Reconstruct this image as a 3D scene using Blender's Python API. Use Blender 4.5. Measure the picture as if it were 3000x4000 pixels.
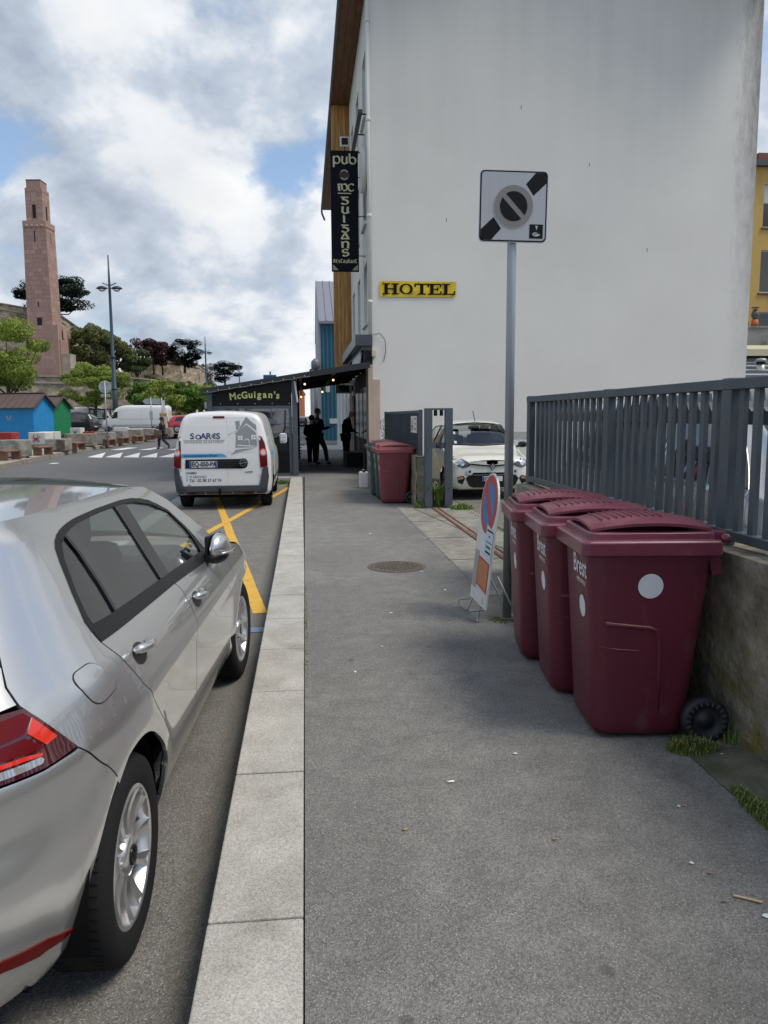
import bpy, bmesh, math, random
from mathutils import Vector, Matrix, noise
R = math.radians
sc = bpy.context.scene
for o in list(bpy.data.objects): bpy.data.objects.remove(o)
# ---------------------------------------------------------------- camera
cd = bpy.data.cameras.new('camera'); cam = bpy.data.objects.new('camera', cd); sc.collection.objects.link(cam); sc.camera = cam
cd.sensor_fit = 'HORIZONTAL'; cd.sensor_width = 36; cd.lens = 36; cd.clip_start = .05; cd.clip_end = 6000
cam.location = (0, 0, 1.58)
cam.rotation_euler = (Matrix.Rotation(R(-5.805), 3, 'Z') @ Matrix.Rotation(R(90 - 7.147), 3, 'X') @ Matrix.Rotation(R(-.4), 3, 'Z')).to_euler()
sc.render.resolution_x, sc.render.resolution_y = 768, 1024
# ---------------------------------------------------------------- sky
SUN_EL, SUN_AZ = 58, 112          # azimuth from +Y (down the street) towards +X (buildings side)
W = bpy.data.worlds.new('World'); sc.world = W; W.use_nodes = True
nt = W.node_tree; N = nt.nodes; L = nt.links
for n in list(N): N.remove(n)
def nd(tree, t, **k):
    n = tree.nodes.new(t)
    for a, b in k.items():
        if a.startswith('i_'): n.inputs[a[2:].replace('_', ' ')].default_value = b
        else: setattr(n, a, b)
    return n
out = nd(nt, 'ShaderNodeOutputWorld'); bg = nd(nt, 'ShaderNodeBackground'); bg.inputs[1].default_value = .110
sky = nd(nt, 'ShaderNodeTexSky', sky_type='NISHITA', sun_disc=False); sky.sun_elevation = R(SUN_EL); sky.sun_rotation = R(SUN_AZ); sky.air_density = 1.1; sky.dust_density = .6; sky.ozone_density = 2.
tc = nd(nt, 'ShaderNodeTexCoord'); sep = nd(nt, 'ShaderNodeSeparateXYZ'); L.new(tc.outputs['Generated'], sep.inputs[0])
def mth(tree, op, a, b=None, c=None, clamp=False):
    n = tree.nodes.new('ShaderNodeMath'); n.operation = op; n.use_clamp = clamp
    for i, v in enumerate((a, b, c)):
        if v is None: continue
        if isinstance(v, (int, float)): n.inputs[i].default_value = v
        else: tree.links.new(v, n.inputs[i])
    return n.outputs[0]
zc = mth(nt, 'ADD', mth(nt, 'MAXIMUM', sep.outputs[2], 0), .5)
cx = mth(nt, 'DIVIDE', sep.outputs[0], zc); cy = mth(nt, 'DIVIDE', sep.outputs[1], zc)
comb = nd(nt, 'ShaderNodeCombineXYZ'); L.new(cx, comb.inputs[0]); L.new(cy, comb.inputs[1]); comb.inputs[2].default_value = 11.3
def noi(tree, vec, scale, detail, rough, dist=0.):
    n = tree.nodes.new('ShaderNodeTexNoise'); n.inputs['Scale'].default_value = scale; n.inputs['Detail'].default_value = detail
    n.inputs['Roughness'].default_value = rough; n.inputs['Distortion'].default_value = dist
    if vec is not None: tree.links.new(vec, n.inputs['Vector'])
    return n.outputs['Fac']
def ramp(tree, fac, stops):
    n = tree.nodes.new('ShaderNodeValToRGB'); r = n.color_ramp
    while len(r.elements) > 1: r.elements.remove(r.elements[-1])
    for i, (p, c) in enumerate(stops):
        e = r.elements[0] if i == 0 else r.elements.new(p)
        e.position = p; e.color = tuple(c) + (1,) if len(c) == 3 else c
    tree.links.new(fac, n.inputs[0]); return n.outputs[0]
def mix(tree, fac, a, b, mode='MIX'):
    n = tree.nodes.new('ShaderNodeMixRGB'); n.blend_type = mode
    for i, v in enumerate((fac, a, b)):
        if isinstance(v, (int, float)): n.inputs[i].default_value = v
        elif isinstance(v, tuple): n.inputs[i].default_value = v + (1,) if len(v) == 3 else v
        else: tree.links.new(v, n.inputs[i])
    return n.outputs[0]
n1 = noi(nt, comb.outputs[0], 2.3, 12, .57, .15)
n2 = noi(nt, comb.outputs[0], 1.0, 3, .5)
cov = mth(nt, 'ADD', mth(nt, 'MULTIPLY', n1, .72), mth(nt, 'MULTIPLY', n2, .28))
mask = ramp(nt, cov, [(.464, (0, 0, 0)), (.482, (.4, .4, .4)), (.512, (1, 1, 1))])
hor = mth(nt, 'SUBTRACT', 1, mth(nt, 'MULTIPLY', sep.outputs[2], 4.0), clamp=True)   # clouds close up towards the horizon
mask = mix(nt, mth(nt, 'MULTIPLY', hor, .7), mask, (1, 1, 1))
off = nd(nt, 'ShaderNodeVectorMath', operation='ADD'); L.new(comb.outputs[0], off.inputs[0]); off.inputs[1].default_value = (.08, -.05, .0)
n3 = noi(nt, off.outputs[0], 2.3, 12, .57, .15)
lit = mth(nt, 'ADD', .5, mth(nt, 'MULTIPLY', mth(nt, 'SUBTRACT', n1, n3), 3.6), clamp=True)
thick = mth(nt, 'MULTIPLY', mth(nt, 'SUBTRACT', cov, .50), 2.2, clamp=True)
cc = ramp(nt, lit, [(.12, (2.75, 3.2, 3.95)), (.45, (4.0, 4.5, 5.2)), (.72, (6.2, 6.4, 6.65)), (1., (7.1, 7.1, 7.05))])
cc = mix(nt, thick, cc, (3.4, 3.75, 4.3))
final = mix(nt, mask, mix(nt, .18, mix(nt, 1., sky.outputs[0], (1.0, 1.06, 1.12), 'MULTIPLY'), (3.9, 4.5, 5.3)), cc)
L.new(final, bg.inputs[0]); L.new(bg.outputs[0], out.inputs[0])
# ---------------------------------------------------------------- sun
sd = bpy.data.lights.new('sun', 'SUN'); sd.energy = 2.1; sd.angle = R(24); sd.color = (1, .92, .80)
sun = bpy.data.objects.new('sun', sd); sc.collection.objects.link(sun)
sv = Vector((math.sin(R(SUN_AZ)) * math.cos(R(SUN_EL)), math.cos(R(SUN_AZ)) * math.cos(R(SUN_EL)), math.sin(R(SUN_EL))))
sun.rotation_euler = sv.to_track_quat('Z', 'Y').to_euler(); sun.location = sv * 60
vs = sc.view_settings; vs.view_transform = 'Standard'; vs.look = 'None'; vs.exposure = 0.42; vs.gamma = 1; vs.use_curve_mapping = False
sc.render.engine = 'CYCLES'; sc.cycles.use_denoising = True
# ---------------------------------------------------------------- helpers
C = sc.collection
class MB:
    def __init__(s): s.v = []; s.f = []; s.sm = []
    def add(s, vs, fs, sm=False):
        n = len(s.v); s.v += [tuple(v) for v in vs]; s.f += [tuple(i + n for i in f) for f in fs]; s.sm += [sm] * len(fs); return s
    def box(s, x0, x1, y0, y1, z0, z1):
        return s.add([(x0,y0,z0),(x1,y0,z0),(x1,y1,z0),(x0,y1,z0),(x0,y0,z1),(x1,y0,z1),(x1,y1,z1),(x0,y1,z1)],
                     [(0,3,2,1),(4,5,6,7),(0,1,5,4),(1,2,6,5),(2,3,7,6),(3,0,4,7)])
    def obox(s, c, sz, rz=0, rx=0, ry=0):
        M = Matrix.Translation(c) @ Matrix.Rotation(rz,4,'Z') @ Matrix.Rotation(ry,4,'Y') @ Matrix.Rotation(rx,4,'X')
        h = [a / 2 for a in sz]; n = len(s.v); s.box(-h[0],h[0],-h[1],h[1],-h[2],h[2])
        for i in range(n, len(s.v)): s.v[i] = tuple(M @ Vector(s.v[i]))
        return s
    def bar(s, a, b, w, d, up=(0,0,1)):       # square bar from a to b
        a, b = Vector(a), Vector(b); t = (b - a).normalized(); u = t.cross(Vector(up))
        if u.length < 1e-4: u = t.cross(Vector((1,0,0)))
        u.normalize(); k = u.cross(t); vs = []
        for p in (a, b):
            for i, j in ((-1,-1),(1,-1),(1,1),(-1,1)): vs.append(p + u * i * w / 2 + k * j * d / 2)
        return s.add(vs, [(0,1,2,3),(7,6,5,4),(0,4,5,1),(1,5,6,2),(2,6,7,3),(3,7,4,0)])
    def tube(s, pts, r, n=8, sm=True, closed=False):
        pts = [Vector(p) for p in pts]; m = len(pts); rs = r if isinstance(r, (list, tuple)) else [r] * m; vs = []; u = None
        for i, p in enumerate(pts):
            if closed: t = (pts[(i + 1) % m] - pts[i - 1]).normalized()
            else: t = (pts[min(i + 1, m - 1)] - pts[max(i - 1, 0)]).normalized()
            if u is None: u = t.cross(Vector((0,0,1)) if abs(t.z) < .9 else Vector((1,0,0))).normalized()
            else:
                u = (u - t * u.dot(t)); u = u.normalized() if u.length > 1e-5 else t.orthogonal().normalized()
            w = t.cross(u)
            for k in range(n):
                a = 2 * math.pi * k / n; vs.append(p + (u * math.cos(a) + w * math.sin(a)) * rs[i])
        fs = []
        for i in range(m if closed else m - 1):
            for k in range(n):
                j = (i + 1) % m; fs.append((i*n+k, i*n+(k+1)%n, j*n+(k+1)%n, j*n+k))
        if not closed: fs += [tuple(range(n))[::-1], tuple(range((m-1)*n, m*n))]
        return s.add(vs, fs, sm)
    def prism(s, poly, o, u, v, w):            # polygon in plane (o,u,v), extruded by vector w
        o, u, v, w = Vector(o), Vector(u), Vector(v), Vector(w); n = len(poly)
        a = [o + u * p + v * q for p, q in poly]; b = [p + w for p in a]
        return s.add(a + b, [tuple(range(n))[::-1], tuple(range(n, 2*n))] + [(i, (i+1) % n, n + (i+1) % n, n + i) for i in range(n)])
    def lathe(s, prof, c=(0,0,0), n=16, axis='z', sm=True, caps=True):
        vs = []; fs = []; m = len(prof)
        for r, h in prof:
            for k in range(n):
                a = 2 * math.pi * k / n; x, y = r * math.cos(a), r * math.sin(a)
                p = (x, y, h) if axis == 'z' else ((h, x, y) if axis == 'x' else (y, h, x))
                vs.append((c[0]+p[0], c[1]+p[1], c[2]+p[2]))
        for i in range(m - 1):
            for k in range(n): fs.append((i*n+k, i*n+(k+1)%n, (i+1)*n+(k+1)%n, (i+1)*n+k))
        s.add(vs, fs, sm)
        if caps: s.f += [tuple(len(s.v) - m*n + k for k in range(n))[::-1], tuple(len(s.v) - n + k for k in range(n))]; s.sm += [False, False]
        return s
    def grid(s, fn, nu, nv, sm=True):
        vs = [fn(i / nu, j / nv) for i in range(nu + 1) for j in range(nv + 1)]
        return s.add(vs, [(i*(nv+1)+j, (i+1)*(nv+1)+j, (i+1)*(nv+1)+j+1, i*(nv+1)+j+1) for i in range(nu) for j in range(nv)], sm)
    def ball(s, c, r, n=10, m=6, sm=True):
        rx, ry, rz = r if isinstance(r, (tuple, list)) else (r, r, r); vs = []; fs = []
        for i in range(m + 1):
            t = math.pi * i / m
            for k in range(n):
                a = 2 * math.pi * k / n; vs.append((c[0]+rx*math.sin(t)*math.cos(a), c[1]+ry*math.sin(t)*math.sin(a), c[2]+rz*math.cos(t)))
        for i in range(m):
            for k in range(n): fs.append((i*n+k, (i+1)*n+k, (i+1)*n+(k+1)%n, i*n+(k+1)%n))
        return s.add(vs, fs, sm)
    def xf(s, M, start=0):
        for i in range(start, len(s.v)): s.v[i] = tuple(M @ Vector(s.v[i]))
        return s
    def mesh(s, name='m'):
        me = bpy.data.meshes.new(name); me.from_pydata(s.v, [], s.f)
        me.polygons.foreach_set('use_smooth', s.sm); me.validate(); me.update(); return me
    def build(s, name, mat, parent=None, bevel=0, kind=None, fix=False, loc=None):
        me = s.mesh(name)
        if fix:
            b = bmesh.new(); b.from_mesh(me); bmesh.ops.remove_doubles(b, verts=b.verts, dist=1e-5); bmesh.ops.recalc_face_normals(b, faces=b.faces); b.to_mesh(me); b.free()
        return link(name, me, mat, parent, bevel, kind, loc)
def link(name, me, mat, parent=None, bevel=0, kind=None, loc=None):
    o = bpy.data.objects.new(name, me); C.objects.link(o)
    if mat is not None and len(me.materials) == 0: me.materials.append(mat)
    if parent is not None: o.parent = parent
    if loc: o.location = loc
    if bevel:
        b = o.modifiers.new('bevel', 'BEVEL'); b.width = bevel; b.segments = 2; b.limit_method = 'ANGLE'; b.angle_limit = R(40)
    if kind: o['kind'] = kind
    return o
def thing(name, label, cat, loc=(0,0,0), rz=0, group=None):
    o = bpy.data.objects.new(name, None); C.objects.link(o); o.empty_display_size = .2
    o.location = loc; o.rotation_euler = (0, 0, rz); return tag(o, label, cat, group)
def tag(o, label, cat, group=None):
    o['label'] = label; o['category'] = cat
    if group: o['group'] = group
    return o
def dup(root, loc, rz=None, label=None, swap=None):
    r = root.copy(); C.objects.link(r); r.location = loc
    if rz is not None: r.rotation_euler = (0, 0, rz)
    if label: r['label'] = label
    def cp(ch, par):
        c = ch.copy(); C.objects.link(c); c.parent = par
        if swap and c.data and c.data.materials and c.data.materials[0] in swap:
            c.data = c.data.copy(); c.data.materials[0] = swap[c.data.materials[0]]
        for g in ch.children: cp(g, c)
    for ch in list(root.children): cp(ch, r)
    return r
def text_geo(m, s, size, o, u, v, align='CENTER', bold=0, ext=0, sx=1, shear=0, space=1):
    """flat lettering laid into mesh builder m in the plane (o,u,v)"""
    c = bpy.data.curves.new('t', 'FONT'); c.body = s; c.size = size; c.align_x = align; c.align_y = 'CENTER'; c.offset = bold; c.shear = shear; c.space_character = space; c.resolution_u = 4
    ob = bpy.data.objects.new('t', c); C.objects.link(ob); dg = bpy.context.evaluated_depsgraph_get()
    me = bpy.data.meshes.new_from_object(ob.evaluated_get(dg))
    o, u, v = Vector(o), Vector(u), Vector(v)
    m.add([o + u * p.co.x * sx + v * p.co.y for p in me.vertices], [tuple(f.vertices) for f in me.polygons])
    bpy.data.objects.remove(ob); bpy.data.curves.remove(c); bpy.data.meshes.remove(me); return m
def pen(m, strokes, o, u, v, w=.12, thin=.45, ang=25):
    """broad-nib lettering: polylines in glyph units swept with a slanted nib"""
    o, u, v = Vector(o), Vector(u), Vector(v); ca, sa = math.cos(R(ang)), math.sin(R(ang)); lay = 0
    for st in strokes:
        P = [Vector(p) for p in st]; V = []
        for i, p in enumerate(P):
            t = (P[min(i+1, len(P)-1)] - P[max(i-1, 0)]); t = t.normalized() if t.length else Vector((1, 0))
            nrm = Vector((-t.y, t.x)); k = thin + (1 - thin) * abs(t.x * -sa + t.y * ca) if True else 1
            V += [p + nrm * w * k / 2, p - nrm * w * k / 2]
        nn = u.cross(v).normalized() * .0004 * lay; lay += 1
        m.add([o + u * q.x + v * q.y + nn for q in V], [(2*i, 2*i+1, 2*i+3, 2*i+2) for i in range(len(P) - 1)])
    return m
def arc(cx, cy, rx, ry, a0, a1, n=12): return [(cx + rx * math.cos(R(a0 + (a1 - a0) * i / n)), cy + ry * math.sin(R(a0 + (a1 - a0) * i / n))) for i in range(n + 1)]
# ---------------------------------------------------------------- materials
MATS = {}
def mat(name, col, rough=.6, metal=0, var=0, vs=8., bump=0, bs=40., coat=0, spec=.5, emit=0, dirt=None, ds=1.5, dt=(.5, .7), stretch=None, space='Object', alpha=None):
    if name in MATS: return MATS[name]
    m = bpy.data.materials.new(name); m.use_nodes = True; t = m.node_tree; b = t.nodes['Principled BSDF']
    b.inputs['Roughness'].default_value = rough; b.inputs['Metallic'].default_value = metal; b.inputs['Specular IOR Level'].default_value = spec
    b.inputs['Coat Weight'].default_value = coat; b.inputs['Coat Roughness'].default_value = .04
    c = None; vec = None
    if var or bump or dirt:
        tcn = t.nodes.new('ShaderNodeTexCoord')
        if space == 'World': g = t.nodes.new('ShaderNodeNewGeometry'); vec = g.outputs['Position']
        else: vec = tcn.outputs['Object']
        if stretch:
            mp = t.nodes.new('ShaderNodeMapping'); mp.inputs['Scale'].default_value = stretch; t.links.new(vec, mp.inputs[0]); vec = mp.outputs[0]
    base = tuple(col) + (1,)
    if var:
        f = noi(t, vec, vs, 6, .6); lo = tuple(max(0, x * (1 - var)) for x in col); hi = tuple(min(1, x * (1 + var)) for x in col)
        c = ramp(t, f, [(.3, lo), (.7, hi)])
    if dirt:
        f = ramp(t, noi(t, vec, ds, 8, .65, .3), [(dt[0], (0,0,0)), (dt[1], (1,1,1))]); c = mix(t, f, c if c is not None else base, tuple(dirt))
    if c is not None: t.links.new(c, b.inputs['Base Color'])
    else: b.inputs['Base Color'].default_value = base
    if bump:
        bn = t.nodes.new('ShaderNodeBump'); bn.inputs['Strength'].default_value = bump; bn.inputs['Distance'].default_value = .02
        t.links.new(noi(t, vec, bs, 5, .6), bn.inputs['Height']); t.links.new(bn.outputs[0], b.inputs['Normal'])
    if emit: b.inputs['Emission Color'].default_value = base; b.inputs['Emission Strength'].default_value = emit
    MATS[name] = m; return m
def glass(name, tint, refl=1., rough=.01, through=.6, ior=1.75):
    if name in MATS: return MATS[name]
    m = bpy.data.materials.new(name); m.use_nodes = True; t = m.node_tree
    for n in list(t.nodes): t.nodes.remove(n)
    o = t.nodes.new('ShaderNodeOutputMaterial'); tr = t.nodes.new('ShaderNodeBsdfTransparent'); gl = t.nodes.new('ShaderNodeBsdfGlossy'); fr = t.nodes.new('ShaderNodeFresnel'); mx = t.nodes.new('ShaderNodeMixShader')
    tr.inputs[0].default_value = tuple(x * through for x in tint) + (1,); gl.inputs['Roughness'].default_value = rough; gl.inputs[0].default_value = (refl, refl, refl, 1); fr.inputs[0].default_value = ior
    t.links.new(fr.outputs[0], mx.inputs[0]); t.links.new(tr.outputs[0], mx.inputs[1]); t.links.new(gl.outputs[0], mx.inputs[2]); t.links.new(mx.outputs[0], o.inputs[0])
    MATS[name] = m; return m
def nodes_of(m): t = m.node_tree; return t, t.nodes['Principled BSDF']
def asphalt(name, lo, hi, patch, scale=160., stone=(.30, .29, .27), sth=.78):
    m = mat(name, lo, .88); t, b = nodes_of(m); g = t.nodes.new('ShaderNodeNewGeometry'); p = g.outputs['Position']
    big = noi(t, p, .55, 5, .6, .4); mid = noi(t, p, 6., 6, .65); c = ramp(t, mid, [(.32, lo), (.68, hi)])
    c = mix(t, ramp(t, big, [(.42, (0,0,0)), (.66, (.75,.75,.75))]), c, tuple(patch))
    vo = t.nodes.new('ShaderNodeTexVoronoi'); vo.inputs['Scale'].default_value = scale; t.links.new(p, vo.inputs['Vector'])
    sepc = t.nodes.new('ShaderNodeSeparateColor'); t.links.new(vo.outputs['Color'], sepc.inputs[0])
    d = mth(t, 'LESS_THAN', vo.outputs['Distance'], .42)
    grain = ramp(t, sepc.outputs[0], [(0, (.62,.62,.62)), (.5, (1,1,1)), (1, (1.40,1.39,1.37))]); c = mix(t, .85, c, mix(t, 1, c, grain, 'MULTIPLY'))
    c = mix(t, mth(t, 'MULTIPLY', mth(t, 'GREATER_THAN', sepc.outputs[1], sth), mth(t, 'MULTIPLY', d, .8)), c, tuple(stone))
    t.links.new(c, b.inputs['Base Color']); bn = t.nodes.new('ShaderNodeBump'); bn.inputs['Strength'].default_value = .55; bn.inputs['Distance'].default_value = .006
    t.links.new(vo.outputs['Distance'], bn.inputs['Height']); t.links.new(bn.outputs[0], b.inputs['Normal']); return m
def struct(o): o['kind'] = 'structure'; return o
rnd = random.Random(7)
M_road = asphalt('road_asphalt', (.098,.099,.101), (.150,.150,.149), (.11,.11,.111), 130., (.24,.235,.22), .86)
M_pave = asphalt('pavement_asphalt', (.150,.146,.137), (.222,.216,.203), (.132,.128,.120), 175., (.40,.385,.36), .88)
M_bay = asphalt('bay_asphalt', (.122,.117,.107), (.190,.182,.166), (.146,.137,.121), 160., (.40,.38,.34), .83)
t, b = nodes_of(M_pave)                      # broken dark patches, stronger towards the wall, old damp stains and trodden gum
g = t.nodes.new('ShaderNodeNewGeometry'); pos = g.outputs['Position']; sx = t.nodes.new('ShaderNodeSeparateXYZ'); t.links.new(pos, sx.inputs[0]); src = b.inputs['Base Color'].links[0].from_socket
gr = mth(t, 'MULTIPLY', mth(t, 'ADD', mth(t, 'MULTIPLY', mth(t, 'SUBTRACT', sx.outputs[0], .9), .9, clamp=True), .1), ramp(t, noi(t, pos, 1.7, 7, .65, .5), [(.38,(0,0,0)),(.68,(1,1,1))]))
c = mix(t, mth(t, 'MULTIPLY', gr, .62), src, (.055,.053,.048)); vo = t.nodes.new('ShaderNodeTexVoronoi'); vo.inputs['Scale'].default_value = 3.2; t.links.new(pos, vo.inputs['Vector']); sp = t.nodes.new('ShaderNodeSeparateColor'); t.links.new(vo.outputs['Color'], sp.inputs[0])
gum = mth(t, 'MULTIPLY', mth(t, 'LESS_THAN', vo.outputs['Distance'], .075), mth(t, 'GREATER_THAN', sp.outputs[0], .45)); c = mix(t, mth(t, 'MULTIPLY', gum, .5), c, (.06,.058,.055))
c = mix(t, mth(t, 'MULTIPLY', ramp(t, noi(t, pos, .8, 8, .7, 1.2), [(.60,(0,0,0)),(.64,(1,1,1))]), .22), c, (.23,.22,.205)); t.links.new(c, b.inputs['Base Color'])
t, b = nodes_of(M_bay)                       # grit and moss in the gutter along the kerb
g = t.nodes.new('ShaderNodeNewGeometry'); pos = g.outputs['Position']; sx = t.nodes.new('ShaderNodeSeparateXYZ'); t.links.new(pos, sx.inputs[0]); src = b.inputs['Base Color'].links[0].from_socket
gr = mth(t, 'MULTIPLY', ramp(t, mth(t, 'ADD', mth(t, 'MULTIPLY', sx.outputs[0], 3.2), mth(t, 'ADD', 2.1, mth(t, 'MULTIPLY', noi(t, pos, 6, 6, .7), .55))), [(.80,(0,0,0)),(1.,(1,1,1))]), .5)
t.links.new(mix(t, gr, src, mix(t, noi(t, pos, 14, 4, .6), (.03,.028,.022), (.075,.07,.045))), b.inputs['Base Color'])
M_conc = mat('apron_concrete', (.24,.225,.195), .92, var=.28, vs=7, bump=.4, bs=90, dirt=(.11,.105,.085), ds=1.2, dt=(.48,.72), space='World')
M_gran = mat('kerb_granite', (.40,.385,.35), .85, var=.16, vs=3.5, bump=.25, bs=150, dirt=(.27,.255,.22), ds=3, dt=(.52,.75), space='World')
t, b = nodes_of(M_gran)   # speckle of the granite
g = t.nodes.new('ShaderNodeNewGeometry'); vo = t.nodes.new('ShaderNodeTexVoronoi'); vo.inputs['Scale'].default_value = 210; t.links.new(g.outputs['Position'], vo.inputs['Vector'])
src = b.inputs['Base Color'].links[0].from_socket; sp = t.nodes.new('ShaderNodeSeparateColor'); t.links.new(vo.outputs['Color'], sp.inputs[0])
t.links.new(mix(t, .8, src, mix(t, 1, src, ramp(t, sp.outputs[0], [(0,(.66,.66,.66)),(.5,(1,1,1)),(1,(1.3,1.3,1.28))]), 'MULTIPLY')), b.inputs['Base Color'])
M_grass_g = mat('lawn_soil', (.075,.105,.03), .95, var=.4, vs=3, bump=.5, bs=60, dirt=(.20,.16,.09), ds=.5, dt=(.55,.7), space='World')
M_white = mat('road_white', (.70,.70,.68), .7, var=.1, vs=5, dirt=(.30,.30,.30), ds=9, dt=(.60,.78), space='World')
M_yel = mat('road_yellow', (.62,.36,.045), .75, var=.1, vs=6, dirt=(.20,.16,.09), ds=14, dt=(.58,.76), space='World')
M_blue = mat('road_blue', (.13,.20,.32), .75, var=.15, vs=9, dirt=(.11,.12,.13), ds=14, dt=(.55,.75), space='World')
M_iron = mat('cast_iron', (.13,.11,.09), .75, metal=.3, var=.35, vs=20, bump=.3, bs=120)
M_soil = mat('far_ground', (.10,.10,.095), .95, var=.2, vs=.3, space='World')
def sheet(name, poly, z, m, parent=None, kind='structure'):
    k = MB(); k.add([(x, y, z) for x, y in poly], [tuple(range(len(poly)))]); o = k.build(name, m, parent)
    if parent is None and kind: o['kind'] = kind
    return o
ZR = -.12
struct(MB().add([(-3000,-300,-.16),(3000,-300,-.16),(3000,4000,-.16),(-3000,4000,-.16)], [(0,1,2,3)]).build('ground', M_soil))
road = sheet('road', [(-40,-12),(-.335,-12),(-.335,300),(-40,300)], ZR - .004, M_road)
bay = sheet('parking_bay', [(-2.45,-8),(-.336,-8),(-.336,20.1),(-2.45,20.1)], ZR, M_bay)
# pavement on the right with the widened part under the pub terrace
pv = MB()
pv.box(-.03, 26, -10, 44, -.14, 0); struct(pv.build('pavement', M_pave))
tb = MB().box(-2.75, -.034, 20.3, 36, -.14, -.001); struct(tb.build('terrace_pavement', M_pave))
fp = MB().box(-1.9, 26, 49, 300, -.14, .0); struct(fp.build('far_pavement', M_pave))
struct(MB().box(-.4, 26, 44.001, 48.999, -.14, -.02).build('side_street', M_road))
sheet('pale_crossing', [(-.3,36.5),(1.84,36.5),(1.84,42),(-.3,42)], .004, mat('pale_paving', (.42,.41,.39), .85, var=.12, vs=2, space='World'))
ap = struct(MB().add([(1.565,6.5,.004),(2.75,6.5,.004),(2.75,13.5,.004),(1.555,13.5,.004)], [(0,1,2,3)]).build('concrete_apron', M_conc))
sheet('yard', [(2.75,1.),(14,1.),(14,20.9),(2.75,20.9)], .005, asphalt('yard_asphalt', (.10,.092,.08), (.16,.148,.128), (.12,.112,.095), 90., (.36,.34,.31), .8))
MB().box(2.13,2.17,6.9,12.9,.0045,.02).build('gate_rail', mat('rust', (.16,.065,.035), .85, var=.4, vs=12, bump=.4), ap); MB().box(2.23,2.255,6.9,12.9,.0045,.016).build('gate_rail', MATS['rust'], ap)
for yj in (8.2, 9.7, 11.3): MB().obox((1.85,yj,.0055),(.62,.012,.003), rz=.05).build('slab_joint', mat('joint_dirt', (.05,.047,.038), .95), ap)
MB().obox((2.1,10.6,.0058),(.014,4.6,.003), rz=.12).build('crack', MATS['joint_dirt'], ap)
st_ = MB(); n_ = 40                              # mossy concrete strip at the wall foot, ragged edge
edge = [(1.745 + .03 * noise.noise((y * 2.1, 0, 0)) + .02 * noise.noise((y * 9, 3, 0)), y) for y in [-2 + i * .215 for i in range(n_ + 1)]]
st_.add([(x, y, .006) for x, y in edge] + [(2.06, y, .012) for x, y in edge], [(i, n_ + 1 + i, n_ + 2 + i, i + 1) for i in range(n_)])
struct(st_.build('wall_foot_strip', mat('mossy_concrete', (.15,.14,.105), .95, var=.35, vs=9, bump=.7, bs=50, dirt=(.075,.085,.03), ds=2.2, dt=(.42,.6), space='World')))
# kerb of single granite stones
kerb = struct(MB().box(-.33,-.04,-6,20.28,-.2,-.03).build('kerb', mat('kerb_bed', (.06,.055,.05), .95)))
def kx(y): return -.035 - .0045 * max(0, y - 8)
joints = [-5.6,-4.6,-3.55,-2.5,-1.5,-.55,.45,1.4,2.277,3.296,4.327,5.146,5.945,6.75,7.585,8.54,9.3,10.1,11.0,11.9,12.95,13.95,14.9,15.9,16.9,17.9,18.9,20.25]
for i in range(len(joints) - 1):
    a, e = joints[i] + .0055, joints[i+1] - .0055; ax, ex = kx(a), kx(e); dz = rnd.uniform(-.0015, .0015)
    m = MB(); vs_ = [(ax-.3,a,-.13),(ax,a,-.13),(ex,e,-.13),(ex-.3,e,-.13),(ax-.3,a,.004+dz),(ax,a,.003+dz),(ex,e,.003+dz),(ex-.3,e,.004+dz)]
    m.add(vs_, [(0,3,2,1),(4,5,6,7),(0,1,5,4),(1,2,6,5),(2,3,7,6),(3,0,4,7)]); m.build('kerb_stone', M_gran, kerb, bevel=.006)
for i in range(3):
    a = -.40 - i * .8; MB().box(a-.79, a, 20.02, 20.31, -.13, .004).build('kerb_stone', M_gran, kerb, bevel=.006)
# markings
def stripe(name, a, b, w, m, z=ZR+.004):
    a, b = Vector((a[0],a[1],0)), Vector((b[0],b[1],0)); n = (b - a).normalized().cross(Vector((0,0,1))) * w / 2; k = 24; q = MB(); vs_ = []
    for i in range(k + 1):
        p = a.lerp(b, i / k); j = .006 * noise.noise((i * .9, w * 7, a.x)); vs_ += [(p.x + n.x*(1+j/w*2), p.y + n.y, z), (p.x - n.x*(1-j/w*2), p.y - n.y, z)]
    return q.add(vs_, [(2*i, 2*i+1, 2*i+3, 2*i+2) for i in range(k)]).build(name, m, bay)
stripe('yellow_line', (-.42,6.6), (-2.2,18.6), .125, M_yel); stripe('yellow_line', (-1.95,8.2), (-.39,18.6), .12, M_yel, ZR + .0055)
stripe('blue_line', (-2.3,6.0), (-.345,6.07), .13, M_blue, ZR + .005); sheet('gutter_strip', [(-2.75,-8),(-2.45,-8),(-2.45,24),(-2.75,24)], ZR - .001, mat('gutter_concrete', (.30,.29,.28), .9, var=.2, vs=4, space='World'))
for i in range(7):
    x = -9.45 + i * .79; sheet('crossing_triangle', [(x,34.6-.18*i),(x+.78,33.95-.12*i),(x-.33+.1*i,39.1-.33*i)], ZR, M_white, road)
for i in range(4):
    x = -10.3 + i * 1.55; y = 42.2 - .45 * i; sheet('crossing_bar', [(x,y),(x+.62,y-.12),(x+.85,y+2.7),(x+.25,y+2.9)], ZR, M_white, road)
sheet('road_dash', [(-9.6,29.9),(-9.3,29.9),(-9.3,30.4),(-9.6,30.5)], ZR, M_white, road)
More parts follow.
